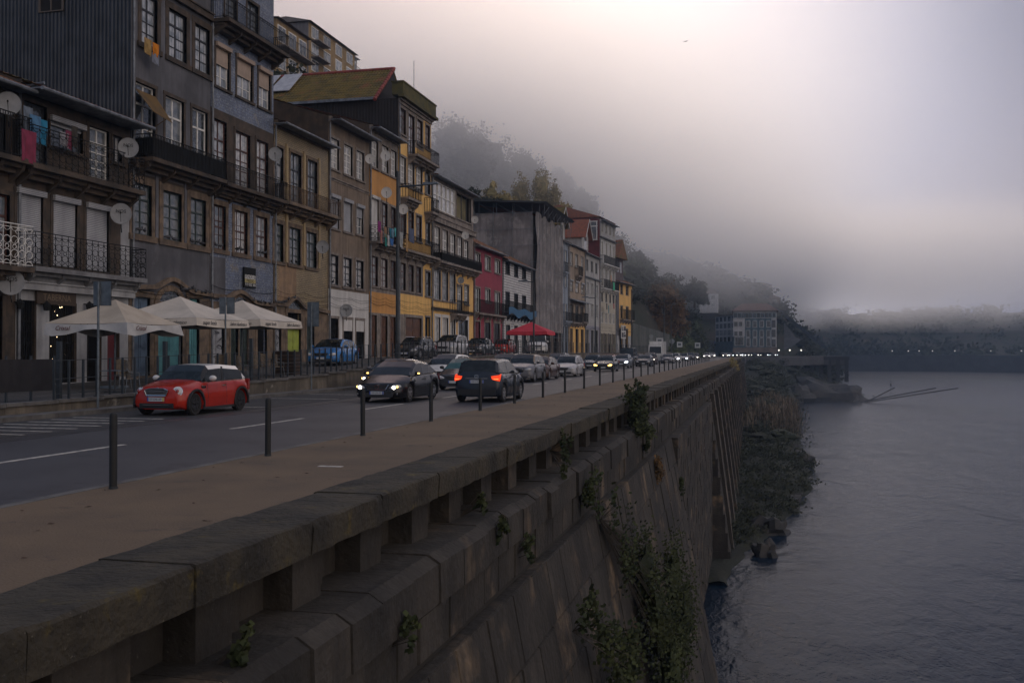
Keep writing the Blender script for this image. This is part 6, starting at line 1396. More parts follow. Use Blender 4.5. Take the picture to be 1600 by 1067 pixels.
# ================================================================ hillside, plants, far town
def leafm(name, c, c2): 
    m = M(name, c, c2, .75, scale=.9, isl=.9, spec=.25); return m
lf_dark = leafm('leaf_dark', (.026, .030, .016), (.014, .018, .010)); lf_mid = leafm('leaf_mid', (.055, .066, .024), (.030, .042, .018)); lf_olive = leafm('leaf_olive', (.24, .19, .075), (.15, .13, .055))
lf_rust = leafm('leaf_rust', (.13, .070, .024), (.07, .045, .02)); lf_ivy = leafm('leaf_ivy', (.034, .042, .014), (.015, .023, .009)); bark = M('bark', (.06, .05, .04), (.03, .026, .022), .95, scale=5, bump=.4)
reedm = leafm('reed_straw', (.17, .135, .10), (.09, .075, .055))
def leaves(mb, c, rad, n, size, R_, clump=.55, core=True):
    c = Vector(c)
    if rad[2] > 1.15 and core:
        n_, m_ = 9, 7; vs = []; o = R_.uniform(0, 90)
        for i in range(m_):
            for j in range(n_):
                a, b = pi * i / (m_ - 1), 2 * pi * j / n_; d = Vector((sin(a) * cos(b), sin(a) * sin(b), cos(a))); q = .62 * (1 + .7 * mnoise.noise(d * 1.8 + Vector((o, 0, 0)))); vs.append(c + Vector((d.x * rad[0] * q, d.y * rad[1] * q, d.z * rad[2] * q)))
        mb.add(vs, [(i * n_ + j, (i + 1) * n_ + j, (i + 1) * n_ + (j + 1) % n_, i * n_ + (j + 1) % n_) for i in range(m_ - 1) for j in range(n_)])
    sub = [Vector((R_.gauss(0, 1), R_.gauss(0, 1), R_.gauss(0, 1))).normalized() * R_.uniform(.35, 1) ** .6 for _ in range(max(4, n // 26))]
    for k in range(n):
        s_ = sub[R_.randrange(len(sub))]; d = s_ + Vector((R_.gauss(0, 1), R_.gauss(0, 1), R_.gauss(0, 1))) * .16 * clump * 2
        p = c + Vector((d.x * rad[0], d.y * rad[1], d.z * rad[2])); z = size * R_.uniform(.6, 1.35)
        a = Vector((R_.gauss(0, 1), R_.gauss(0, 1), R_.gauss(0, 1))).normalized(); b = a.orthogonal().normalized() * z * .5; a = a * z
        mb.add([p - a * .5, p + b, p + a * .5, p - b], [(0, 1, 2, 3)])
def tree(name, x, y, z, crown, h, mat, size, label, group, seed=1, n=1500, trunk=.25):
    R_ = random.Random(seed); rt = empty(name, (x, y, z), 0, label, 'tree', group); t = MB(); t.tube((0, 0, -1), (.1, 0, h * .5), trunk, 7, 0, trunk * .6)
    cb = MB(); tot = sum(a[3] * a[4] * a[5] for a in crown)
    for cx, cy, cz, rx, ry, rz_ in crown:
        t.tube((.1, 0, h * .35), (cx, cy, cz), trunk * .45, 5, 0, trunk * .12)
        for k in range(4): d = Vector((R_.uniform(-.7, .7) * rx, R_.uniform(-.7, .7) * ry, R_.uniform(0, .9) * rz_)); t.tube((cx, cy, cz - rz_ * .4), Vector((cx, cy, cz)) + d, trunk * .16, 4, 0, trunk * .04)
        leaves(cb, (cx, cy, cz), (rx, ry, rz_), int(n * rx * ry * rz_ / tot), size, R_, .38)
    t.build('trunk', bark, rt); cb.build('crown', mat, rt); return rt
# --- terrain of the main hill (foot behind the houses, cliff beyond the row)
def xfoot(y): return pw(y, [(0, -40), (190, -38), (225, -28), (262, -21), (330, -17.5), (360, -20), (400, -40)])
def hillz(x, y):
    d = xfoot(y) - x
    if d <= 0: return 0
    H_ = pw(y, [(0, 40), (150, 46), (220, 50), (275, 50), (296, 46), (306, 34), (314, 24), (420, 22)]); L_ = pw(y, [(0, 30), (100, 30), (150, 26), (250, 24), (290, 22), (312, 7), (420, 12)])
    z = H_ * (1 - exp(-d / L_)) + pw(y, [(0, .04), (420, .12)]) * d
    z *= (1 + .10 * mnoise.noise(Vector((x * .03, y * .03, 2))))
    return z + (1.8 * mnoise.noise(Vector((x * .12, y * .12, 5))) + .8 * mnoise.noise(Vector((x * .4, y * .4, 5)))) * min(1, d / 6)
hb = MB(); ys = [10 + 3.5 * i for i in range(116)]; ds = [0, 1, 2, 3.5, 5, 7, 9, 12, 15, 18, 22, 27, 33, 40, 50, 62, 76, 92, 110, 135, 165, 200]
vs = [(xfoot(y) - d, y, hillz(xfoot(y) - d, y) - .3) for y in ys for d in ds]; nn = len(ds)
hb.add(vs, [(i * nn + j, i * nn + j + 1, (i + 1) * nn + j + 1, (i + 1) * nn + j) for i in range(len(ys) - 1) for j in range(nn - 1)])
tag(hb.build('hill', M('hill_scrub', (.045, .040, .028), (.024, .030, .017), 1, scale=.08, bump=1, bscale=1.2, patch=((.10, .085, .07), .10, .60, .66)), smooth=60), kind='structure')
wd = MB(); R_ = random.Random(21); cnt = 0
while cnt < 620:
    y = R_.uniform(80, 400) ; d = R_.uniform(.5, 75) if R_.random() < .8 else R_.uniform(60, 120); x = xfoot(y) - d; z = hillz(x, y)
    if y < 262 and d < 4: continue
    s = R_.uniform(1.3, 3.6); leaves(wd, (x, y, z + s * .4), (s * 1.3, s * 1.3, s), int(46 * s) + 20, .22 + y * .0014, R_, .8); cnt += 1
tag(wd.build('hillside_woodland', lf_dark), 'dark scrub and woodland covering the foggy slope behind the houses', 'woodland', kind='stuff')
w2 = MB(); R_ = random.Random(22)
for i in range(170):
    y = R_.uniform(150, 395); d = R_.uniform(.5, 60); x = xfoot(y) - d; s = R_.uniform(1.2, 3.0); leaves(w2, (x, y, hillz(x, y) + s * .5), (s * 1.2, s * 1.2, s), int(46 * s) + 14, .22 + y * .0013, R_, .8)
tag(w2.build('hillside_bushes', lf_mid), 'lighter green bushes scattered over the dark slope', 'bushes', kind='stuff')
def tat(u, v, y, *a, **k): # tree with crown top at pixel (u,v) at distance y
    p = on_y(u, v, y); h = a[0]; return p, h
p = on_y(836, 262, 168); tree('autumn_poplar', p.x, 168, p.z - 14, [(-2.6, 0, 9.0, 1.7, 1.8, 3.9), (.9, .6, 9.8, 2.1, 1.9, 4.0), (3.3, 0, 7.6, 1.7, 1.8, 3.8), (-4.4, .4, 6.8, 1.2, 1.3, 3.0), (5.2, 0, 5.6, 1.4, 1.5, 3), (.2, 0, 5.6, 4.8, 2.4, 2.6)], 14, lf_olive, .30, 'olive yellow poplar clump rising above the black temporary roof', 'trees on the hill', 3, 8500, .3)
p = on_y(768, 281, 150); tree('bare_tree', p.x, 150, p.z - 8, [(0, 0, 5.6, 1.6, 1.5, 1.9), (-2.4, 0, 4.6, 1.6, 1.4, 1.6), (2.2, 0, 4.8, 1.7, 1.5, 1.5), (.2, 0, 7, .7, .7, 1.2)], 8, lf_olive, .30, 'thin half bare tree just left of the olive yellow poplar', 'trees on the hill', 4, 800, .22)
p = on_y(738, 290, 140); tree('dark_shrub_tree', p.x, 140, p.z - 6, [(0, 0, 3.6, 2.4, 2, 1.9), (2.4, 0, 3.2, 2, 1.6, 1.5)], 5, lf_dark, .34, 'low dark tree above the roof end of the gallery house', 'trees on the hill', 5, 900, .2)
p = on_y(436, 95, 84); tree('dark_evergreen', p.x, 84, p.z - 9, [(0, 0, 6, 2.6, 2.6, 3.0), (1.2, 0, 3, 2.8, 2.4, 2.4), (-1, 0, 3.6, 2, 2, 2)], 8, lf_dark, .34, 'dark evergreen between the tall blue tiled house and the hilltop flats', 'trees on the hill', 6, 1600, .3)
p = on_y(1036, 434, 262); tree('rust_autumn_tree', p.x, 262, 1.0, [(0, 0, p.z - 6, 5.0, 3.5, 4.6), (-3.5, 0, p.z - 11, 3.6, 3, 5), (3.5, 0, p.z - 11, 3.4, 3, 5.5), (0, 0, p.z - 13.5, 5, 3, 4.5)], 14, lf_rust, .50, 'large rusty orange autumn tree standing before the dark cliff', 'trees on the hill', 7, 4600, .4)
for i, (u, v, y, r_, lb) in enumerate([(705, 184, 215, 6, 'ghostly round tree in thick fog right of the tall yellow house'), (752, 196, 225, 8, 'broad ghostly tree crown in fog, third along the ridge'), (730, 215, 205, 5, 'smaller foggy tree between the two ghostly round crowns'), (820, 235, 235, 5, 'faint pointed tree on the foggy ridge left of the poplar top'), (905, 290, 290, 5, 'hazy tree on the ridge directly over the red gabled roofs'), (870, 262, 290, 4, 'faint thin tree on the misty ridge just right of the poplar'), (1000, 396, 300, 4, 'dark round tree at the shoulder of the cliff'), (1050, 428, 320, 4.5, 'tree on top of the cliff above the rusty autumn tree'), (1085, 436, 325, 4, 'small tree on the cliff top next to the hazy town')]):
    p = on_y(u, v, y); tree('ridge_tree', p.x, y, p.z - r_ * 2.1, [(0, 0, r_ * 1.2, r_, r_, r_ * .9), (r_ * .5, 0, r_ * .6, r_ * .8, r_ * .8, r_ * .8)], r_ * 1.6, lf_dark, .22 + y * .0012, lb, 'trees along the ridge', 30 + i, 2200, .4)
# green plants at the foot of the cliff and by the garden wall
gb_ = MB(); R_ = random.Random(5)
for i in range(60): y = R_.uniform(225, 330); x = xfoot(y) + R_.uniform(-3, 1.5); s = R_.uniform(.8, 2.2); leaves(gb_, (x, y, hillz(x, y) + s * .6), (s * 1.3, s * 1.5, s), 60, .5, R_, 1.)
tag(gb_.build('roadside_bushes', lf_mid), 'green bushes along the foot of the cliff beside the road', 'bushes', kind='stuff')
# --- plants on the river wall
def wallplant(name, pts, label, mat, n, size, seed, cat='shrub', stems=6):
    R_ = random.Random(seed); c0 = Vector(pts[0][0]); rt = empty(name, c0, 0, label, cat, 'plants growing out of the quay wall'); cb = MB(); sb = MB(); tot = sum(r[0] * r[1] * r[2] for _, r in pts)
    for c, r in pts:
        c = Vector(c) - c0; leaves(cb, c, r, max(30, int(n * r[0] * r[1] * r[2] / tot)), size, R_, .9)
        for k in range(stems): sb.tube((-.35, 0, -.2), c + Vector((R_.uniform(-.6, .6) * r[0], R_.uniform(-.6, .6) * r[1], R_.uniform(-.5, .8) * r[2])), .012, 4, 0, .005)
    cb.build('foliage', mat, rt); sb.build('stems', bark, rt); return rt
def wp(u, v, x): p = on_x(u, v, x); return (p.x, p.y, p.z)
wallplant('wall_shrub', [(wp(996, 652, -4.0), (.30, .42, .50)), (wp(990, 622, -3.95), (.30, .40, .36)), (wp(1003, 612, -3.95), (.2, .3, .28)), (wp(996, 600, -4.0), (.14, .22, .24)), (wp(1004, 668, -3.7), (.3, .4, .3))], 'bushy green shrub sprouting over the coping, tallest plant on the wall', lf_ivy, 1500, .10, 1, stems=10)
wallplant('wall_shrub', [(wp(884, 690, -4.1), (.12, .16, .22)), (wp(884, 715, -4.0), (.10, .12, .22)), (wp(880, 735, -3.9), (.12, .14, .14))], 'narrow leafy sprig hanging below the coping left of the tallest shrub', lf_ivy, 260, .07, 2)
wallplant('wall_shrub', [(wp(1144, 566, -4.0), (.5, 1.3, .6)), (wp(1150, 574, -3.9), (.5, 1.2, .6))], 'yellowish tuft at the far end of the coping', lf_olive, 420, .22, 3)
wallplant('ivy_mass', [(wp(960, 800, -3.35), (.2, .5, .5)), (wp(985, 850, -3.15), (.25, .7, .8)), (wp(975, 890, -3.15), (.22, .5, .7)), (wp(1010, 900, -3.0), (.35, 1.1, 1.2)), (wp(1050, 900, -2.9), (.4, 1.2, 1.3)), (wp(1070, 960, -2.6), (.45, 1.4, 1.5)), (wp(1030, 975, -2.6), (.4, 1.3, 1.4)), (wp(1050, 1040, -2.3), (.45, 1.5, 1.5)), (wp(930, 775, -3.55), (.2, .6, .5))], 'big dark ivy mass covering the battered wall down to the water', lf_ivy, 7500, .085, 4, 'ivy', 9)
wallplant('ivy_mass', [(wp(925, 970, -2.9), (.2, .4, .4)), (wp(950, 1000, -2.9), (.2, .5, .5)), (wp(985, 1020, -2.7), (.25, .6, .5)), (wp(975, 1055, -2.7), (.25, .6, .5))], 'looser ivy patch low on the wall left of the big dark mass', lf_ivy, 1700, .09, 5, 'ivy', 4)
for i, (u, v, x, s, lb) in enumerate([(785, 830, -3.8, .16, 'tiny fern on the ledge, first weed from the left'), (825, 860, -3.75, .18, 'weed with long stems on the second masonry course'), (750, 790, -4.2, .14, 'dark little weed tucked under the coping near a bright lichen spot'), (1028, 735, -3.6, .35, 'brown trailing creeper on the wall below the tallest shrub'), (1058, 770, -3.5, .45, 'dark tuft on the upright middle section of the wall'), (1010, 690, -3.8, .25, 'small green tuft on the ledge right of the tallest shrub'), (920, 775, -3.7, .2, 'thin weed just above the big ivy mass'), (640, 990, -3.75, .14, 'spindly weed at the bottom of the picture on the near ledge'), (380, 1020, -4.1, .13, 'dim green moss tuft in a recess between two near piers')]):
    q = wp(u, v, x); wallplant('wall_weed', [(q, (s * .5, s, s)), ((q[0], q[1] + s * .5, q[2] + s), (s * .4, s * .7, s * .7))], lb, lf_ivy if i != 3 else lf_rust, 110 if s < .2 else 420, .05 + s * .14, 50 + i, 'weed', 5)
# reeds on the bank
rd = MB(); R_ = random.Random(9)
for k in range(42):
    y = R_.uniform(150, 232); x = lerp(-1.5, pw(y, shore) - .5, R_.random()); z0 = -13.2 + 1.4 * R_.random()
    for j in range(70):
        a = R_.uniform(0, 6.28); l_ = R_.uniform(2.6, 5.2); ln = R_.uniform(.25, 1.5); b = Vector((x + R_.gauss(0, .8), y + R_.gauss(0, 1.0), z0)); t_ = b + Vector((cos(a) * ln, sin(a) * ln, l_)); m_ = b.lerp(t_, .6) + Vector((0, 0, .35)); w = Vector((sin(a), -cos(a), 0)) * .022
        rd.add([b - w, b + w, m_ + w, m_ - w], [(0, 1, 2, 3)]); rd.add([m_ - w * 1.5, m_ + w * 1.5, t_ + w * 2.5, t_ - w * 2.5], [(0, 1, 2, 3)])
tag(rd.build('reeds', reedm), 'tall straw coloured reeds on the river bank below the ribbed wall', 'reeds', kind='stuff')
gs = MB()
for k in range(330):
    y = R_.choice((R_.uniform(84, 150), R_.uniform(150, 390))); x = lerp(-3.5, pw(y, shore) - .6, R_.random() ** .8); s = R_.uniform(.4, 1.0) * (1 if y < 150 else 2.4)
    t_ = (x + 5.5) / (pw(y, shore) + 7); edge = sstep(1 - t_, 0, .35 + .3 * (y > 290)); zz = -15.2 + (1 + pw(y, [(70, .2), (100, .5), (118, 1.6), (150, 3.0), (200, 4.2), (262, 7.5), (300, 11.5), (330, 12.5), (420, 12.8)])) * edge
    leaves(gs, (x, y, zz + s * .2), (s * 1.7, s * 1.7, s * .6), 80, .16 + y * .0010, R_, 1.2)
tag(gs.build('bank_undergrowth', lf_dark), 'dark undergrowth covering the river bank', 'undergrowth', kind='stuff')
# --- hilltop flats at the upper left
def block(name, frm, W_, H_, D_, wall, label, rows, cols, roofc=tilem, wm_=.95, hm=1.5, side=None, roofh=2.2, frame=wh, group='houses on the hillside', glz=None, flat=False, lod=0, bals=()):
    (x, y, z), a = frm; rt = empty(name, (x, y, z), a, label, 'building', group); m = MB(); m.box(0, W_, 0, D_, -6 if not lod else -1.5, H_); m.build('wall', wall, rt)
    if side: m = MB(); m.box(-.05, .0, 0, D_, -6, H_ + .0); m.build('side_wall', side, rt)
    m = MB()
    if flat: m.box(-.3, W_ + .3, -.3, D_ + .3, H_ + .002, H_ + .5)
    else:
        m.add([(-.4, -.5, H_ + .002), (W_ + .4, -.5, H_ + .002), (W_ + .4, D_ + .4, H_ + .002), (-.4, D_ + .4, H_ + .002), (W_ * .0 + min(D_ / 2, W_ * .3), D_ / 2, H_ + roofh), (W_ - min(D_ / 2, W_ * .3), D_ / 2, H_ + roofh)], [(0, 1, 5, 4), (1, 2, 5), (2, 3, 4, 5), (3, 0, 4), (0, 3, 2, 1)])
    m.build('roof', roofc, rt)
    for r in range(rows):
        for c in range(cols):
            xc = W_ * (c + .5) / cols; zc_ = H_ * (r + .5) / rows; w, h = min(wm_, W_ / cols * .32), min(hm, H_ / rows * .6)
            f = MB(); e = w + .12; f.box(xc - e, xc + e, -.06, -.001, zc_ - h / 2 - .12, zc_ + h / 2 + .14); o = f.build('window', frame, rt)
            if lod < 2: g_ = MB(); g_.box(xc - w, xc - .05, -.08, -.061, zc_ - h / 2, zc_ + h / 2); g_.box(xc + .05, xc + w, -.08, -.061, zc_ - h / 2, zc_ + h / 2); g_.build('pane', glz or glass[(r * 7 + c * 3) % 3], o)
    for (r, c0, c1) in bals:
        zz = H_ * r / rows; m = MB(); m.box(W_ * c0, W_ * c1, -1.1, -.001, zz - .15, zz); b_ = m.build('balcony', stone_g, rt); m = MB(); n = int((c1 - c0) * W_ / .3) + 1
        for i in range(n + 1): xx = lerp(W_ * c0 + .03, W_ * c1 - .03, i / n); m.tube((xx, -1.05, zz), (xx, -1.05, zz + 1), .02, 3)
        m.tube((W_ * c0, -1.05, zz + 1), (W_ * c1, -1.05, zz + 1), .03, 4); m.build('railing', iron, b_)
    return rt
def corner(u, v, dist):
    r = ray(u, v); k = dist / r.y; return Vector((r.x * k, dist, CAMZ + r.z * k))
hy = M('ochre_render', (.34, .235, .115), (.26, .185, .10), .9, scale=.4, streak=.5); hg = M('grey_side_sheet', (.17, .16, .17), (.13, .125, .135), .85, scale=.3, streak=.5)
a = corner(431, 140, 96); t = corner(433, 28, 96); block('hilltop_house', ((a.x, a.y, a.z - 1), pi / 2), 7.5, t.z - a.z + 1, 8, hy, 'ochre hilltop building with a long balcony, half hidden behind the tall tiled house', 3, 3, roofc=stone_d, bals=((2, 0, 1), (1, 0, 1)), roofh=1.2)
a = corner(482, 138, 118); t = corner(482, 34, 118); block('hilltop_house', ((a.x, a.y, a.z - 2), pi / 2), 15, t.z - a.z + 2, 11, hy, 'tall hilltop building with a grey blank side wall and ochre front', 5, 4, side=hg, roofc=stone_d, bals=((3, .05, .3), (2, .05, .3), (4, .05, .3)), roofh=2.6)
a = corner(522, 135, 142); t = corner(522, 68, 142); block('hilltop_house', ((a.x, a.y, a.z - 2), pi / 2), 9, t.z - a.z + 2, 9, hg, 'dark grey hilltop building furthest right in the fog above the mossy roof', 3, 3, roofc=stone_d, bals=((2, .3, 1),), roofh=1.5)
a = corner(690, 330, 150); t = corner(690, 262, 150)
m = MB(); b2 = corner(770, 318, 175); m.prism([(a.x, a.y, a.z - 6), (b2.x - 6, b2.y, a.z - 6), (b2.x - 6, b2.y, b2.z - 1), (a.x, a.y, a.z + 5)], (-.8, 0, 0)); tag(m.build('terrace_wall', M('hill_wall', (.30, .24, .18), (.18, .15, .12), .9, scale=.3, streak=.6)), 'long pale retaining wall on the foggy slope above the gallery house', 'wall')
# --- hotel and neighbours
blue_r = M('grey_blue_render', (.085, .14, .17), (.06, .11, .14), .85, scale=.3, streak=.4); white_r = M('white_render', (.50, .50, .52), (.42, .42, .44), .85, scale=.3, streak=.3)
yH = 352.; L0 = on_y(1146, 549, yH).x; R0 = on_y(1213, 549, yH).x; top = on_y(1180, 486, yH).z; WH = R0 - L0
ht = empty('riverside_hotel', (L0, yH, 0), 0, 'large grey blue and white hotel with a hipped roof at the road end', 'hotel'); m = MB(); m.box(0, WH, 0, 16, -2, top); m.build('wall', blue_r, ht)
m = MB(); m.box(-.12, WH * .27, -.12, 3, top * .44, top - 2.6); m.box(WH * .885, WH + .12, -.12, 3, 3.2, top - 2.6); m.box(-.1, WH + .1, -.06, 2, top - 2.55, top - .0 + .05); m.build('white_render', white_r, ht)
m = MB(); m.box(-.2, WH + .2, -.35, 3, -2, 3.1); m.build('plinth', M('pinkish_stone', (.20, .165, .15), (.14, .12, .115), .9, scale=.3), ht)
m = MB(); m.add([(-.8, -.9, top + .06), (WH + .8, -.9, top + .06), (WH + .8, 17, top + .06), (-.8, 17, top + .06), (3, 8, top + 3.0), (WH - 3, 8, top + 3.0)], [(0, 1, 5, 4), (1, 2, 5), (2, 3, 4, 5), (3, 0, 4), (0, 3, 2, 1)]); m.build('roof', M('dull_tiles', (.13, .075, .06), (.09, .06, .05), .9, scale=1), ht)
fl_h = (top - 2.6 - 3.2) / 3
def hw_(x, z, w, h, fm=white_r, y=-.0): 
    f = MB(); f.box(x - w / 2 - .2, x + w / 2 + .2, y - .16, y - .002, z - .2, z + h + .2); o = f.build('window', fm, ht); g_ = MB(); g_.box(x - w / 2, x + w / 2, y - .19, y - .162, z, z + h); g_.build('pane', glass[2], o)
for r in range(3):
    for c in range(4): hw_(WH * (.345 + c * .158), 3.6 + r * fl_h, 1.1, fl_h * (.62 if r else .8))
    hw_(WH * .942, 3.6 + r * fl_h, .8, fl_h * .65, M('dark_recess', (.05, .055, .065)), -.12)
    if r: hw_(WH * .06, 3.9 + r * fl_h, 1.1, 1.5, white_r, -.12); hw_(WH * .17, 3.9 + r * fl_h, 1.1, 1.5, white_r, -.12)
    else: [hw_(WH * q, 4, .8, 2.6) for q in (.07, .14, .21)]
for c in range(11): hw_(WH * (.05 + c * .09), top - 2.0, .7, 1.1, blue_r, -.1)
wx = on_y(1120, 549, yH + 26).x; wing = block('hotel_wing', ((wx - .5, yH + 25, 0), -radians(66)), 26, top - 1, 8, white_r, 'white slanting wing with ribbon windows left of the grey blue hotel', 6, 7, wm_=1.6, hm=1.6, roofc=stone_g, flat=True, frame=blue_r)
wing.location = (on_y(1118, 549, yH + 24).x, yH + 24, 0)
m = MB(); m.box(-.1, 26.2, -.15, -.05, 0, top * .34); m.build('blue_base', blue_r, wing)
k_ = 0
hd = [(1096, 470, 424, 470, 12, 9, white_r, 'small white cube house, highest of the hazy hill town', 3, 3), (1104, 470, 447, 440, 15, 7, M('pinky', (.30, .22, .2)), 'reddish roofed house with bright windows on the hazy hill, lower left', 2, 8), (1128, 485, 452, 450, 11, 9, stone_g, 'grey long house in the middle of the hazy hill town', 3, 7), (1160, 490, 446, 470, 13, 12, M('pink_grey', (.30, .26, .25)), 'broad many-windowed building in the haze above the hotel roof', 3, 10), (1146, 478, 462, 425, 8, 7, hg, 'dark grey house wedged left of the broad hazy building', 2, 4), (1093, 475, 459, 400, 7, 6, white_r, 'white gable house closest to the cliff edge', 2, 3), (1185, 490, 466, 440, 9, 7, stone_g, 'small dim house right below the broad hazy building', 2, 4)]
for u, vb, vt, y, W_, H_, wl, lb, rows, cols in hd:
    p = on_y(u, vt, y); block('hill_house', ((p.x, y, p.z - H_), 0), W_, H_, 9, wl, lb, rows, max(2, cols * 2 // 3), lod=1, roofh=1.6, wm_=.7, roofc=M('dull_tiles'))
# far hill with the town (behind the hotel) and slope down to the quay
def town_z(x, y): return lerp(-22, pw(x, [(-90, 55), (-20, 36), (2, 26), (12, 14), (22, 3), (31, -8), (42, -22)]) * (1 + .25 * sstep(y, 470, 660)), sstep(y, 350, 440))
h2 = MB(); vs = []; nx_ = 46; nyy = 24
for i in range(nyy):
    y = 395 + i * 12.
    for j in range(nx_):
        x = -90 + j * 4.2; rx = x - 5; H_ = town_z(x, y); vs.append((x, y, H_ + 1.6 * mnoise.noise(Vector((x * .08, y * .08, 1))) - (.2 if H_ > 1 else 1)))
h2.add(vs, [(i * nx_ + j, i * nx_ + j + 1, (i + 1) * nx_ + j + 1, (i + 1) * nx_ + j) for i in range(nyy - 1) for j in range(nx_ - 1)]); tag(h2.build('town_hill', earth, smooth=60), kind='structure')
w3 = MB(); R_ = random.Random(77)
for i in range(420):
    y = R_.uniform(400, 600); x = R_.uniform(-60, 30); H_ = town_z(x, y); s = R_.uniform(1.5, 4); leaves(w3, (x, y, max(H_, -12) + s * .3), (s * 1.6, s * 1.4, s * .8), 60, 1.3, R_, 1.2)
tag(w3.build('town_hill_trees', lf_dark), 'dim trees on the hazy hill of the far town', 'trees', kind='stuff')
m = MB(); a, b = on_y(1212, 478, 430), on_y(1292, 542, 400); m.prism([(a.x, a.y, a.z), (b.x, b.y, b.z), (b.x, b.y, b.z - 1.6), (a.x, a.y, a.z - 1.6)], (0, 2.5, 0)); tag(m.build('funicular_track', zinc), 'straight inclined track running down the hill right of the hotel', 'track')
m = MB(); pts = [on_y(u, v, 392) for u, v in ((1226, 504), (1237, 518), (1243, 527), (1252, 530), (1262, 523), (1240, 540), (1225, 547))]; m.poly([(q.x, 392 + i * .3, q.z) for i, q in enumerate(pts)]); 
m2 = MB(); m2.prism([(q.x, 394, q.z) for q in pts], (0, 3, 0)); tag(m2.build('concrete_ramp', M('pale_concrete', (.12, .125, .14), (.08, .085, .095), .9, scale=.4)), 'pale concrete stair ramp on the slope right of the hotel', 'ramp')
# quay beyond, rubble, ramps
qy = 372.; xa, xb = on_y(1214, 549, qy).x, on_y(1324, 549, qy).x; m = MB(); m.box(-20, xb, qy, qy + 60, -3.2, -.05); m.box(-20, xb + .6, qy - 1.2, qy, -1.2, .0)
for k in range(9): x = lerp(xa, xb - 1, k / 8); m.box(x, x + 1.3, qy - .9, qy, -9, -1.21)
tag(m.build('far_quay', M('dark_concrete', (.035, .036, .04), (.02, .02, .024), .9, scale=.2, streak=.6, bump=.3)), 'dark concrete quay deck on piers jutting out to the right of the hotel', 'quay')
m = MB()
for k, (u, v, u2, v2) in enumerate(((1285, 572, 1345, 588), (1292, 571, 1352, 590), (1322, 590, 1350, 589))): a, b = on_z(u, v, -11), on_z(u2, v2, -13.9); m.tube((a.x, 330, -9.5), (b.x * 330 / b.y * 1.0, 332 - 2 * k, -14.2), .2, 5)
tag(m.build('slanting_rails', rockm), 'slanting launching rails running into the river below the far quay', 'rails')
for i, (u, v, y, s, lb) in enumerate(((1262, 584, 340, 5, 'low rock heap under the far quay, left'), (1292, 586, 338, 6, 'low rock heap under the far quay, middle'), (1322, 588, 345, 4, 'low rock heap under the far quay at its tip'), (1236, 590, 330, 5, 'dim rock mound where the bank meets the far quay'))):
    p = on_y(u, v, y); rock('rock_heap', p.x, y, -13.6, s * 1.6, s, s * .9, 60 + i, lb, 'rock heaps by the far quay')
mb = MB(); mb.tube((0, 0, -1), (0, 0, 4.6), .14, 6); mb.lathe([(.1, 2.2), (.38, 2.5), (.38, 3.4), (.1, 3.8)], (0, 0, 0), 'z', 8); p = on_z(1392, 579, -14.3); k = 420 / p.y; tag(mb.build('channel_marker', galvd, None, (p.x * k, 420, -14.3)), 'thin dark channel marker post standing in the misty river', 'marker')
# far bank across the river, with forest and lights
fb_ = MB(); vs = []; nyy, nx_ = 16, 60
for i in range(nyy):
    for j in range(nx_):
        x = -60 + j * 16.; y0_ = 640 - .12 * (x - 40) + 30 * sin(x * .01); y = y0_ + i * 14; H_ = -14.6 + 13.6 * min(1, i / 1.0) + 30 * sstep(i, 1, 9); vs.append((x, y, H_ + (5 * mnoise.noise(Vector((x * .02, y * .02, 3))) if i > 1 else 0)))
fb_.add(vs, [(i * nx_ + j, i * nx_ + j + 1, (i + 1) * nx_ + j + 1, (i + 1) * nx_ + j) for i in range(nyy - 1) for j in range(nx_ - 1)]); tag(fb_.build('far_bank_hill', earth, smooth=60), kind='structure')
w4 = MB(); R_ = random.Random(78)
for i in range(560):
    x = R_.uniform(-20, 620); y0_ = 640 - .12 * (x - 40) + 30 * sin(x * .01); t_ = R_.uniform(0, 8.5); H_ = -1 + 30 * sstep(t_, 1, 9) if t_ > 1 else -2; s = R_.uniform(3, 7); leaves(w4, (x, y0_ + 12 + t_ * 14, H_ + s * .2), (s * 1.5, s, s), 120, 2.4, R_, 1.)
tag(w4.build('far_forest', lf_dark), 'dark forest band on the far bank dissolving upward into the fog', 'forest', kind='stuff')
m = MB()
for i in range(70): x = 50 + i * 9; x1_ = x + 9; ya_, yb_ = [640 - .12 * (q - 40) + 30 * sin(q * .01) - 4 for q in (x, x1_)]; m.add([(x, ya_, -.6), (x1_, yb_, -.6), (x1_, yb_, -14.5), (x, ya_, -14.5), (x, ya_ + 8, -.6), (x1_, yb_ + 8, -.6)], [(0, 3, 2, 1), (0, 1, 5, 4)])
tag(m.build('far_quay_wall', M('dark_concrete')), 'long low quay wall along the far bank', 'quay wall')
el = M('distant_lamp', (1, .95, .85), em=(1, .92, .8), es=3)
for i, u in enumerate((1394, 1419, 1436, 1457, 1492, 1548, 1596)):
    d = ray(u, 548.5); k = 618 / d.y; x = d.x * k; y = 640 - .12 * (x - 40) + 30 * sin(x * .01) - 2; x = d.x / d.y * y; m = MB(); m.tube((0, 0, -.6), (0, 0, 1.9), .1, 5); rt = m.build('quay_lamp', galvd, None, (x, y, 0)); tag(rt, 'tiny white lamp on the far quay, %s from the left' % tens[i], 'lamp', 'lamps along the far quay')
    m = MB(); m.lathe([(.1, -.2), (.28, 0), (.1, .2)], (0, 0, 2.1), 'z', 8); m.build('lamp_globe', el, rt)
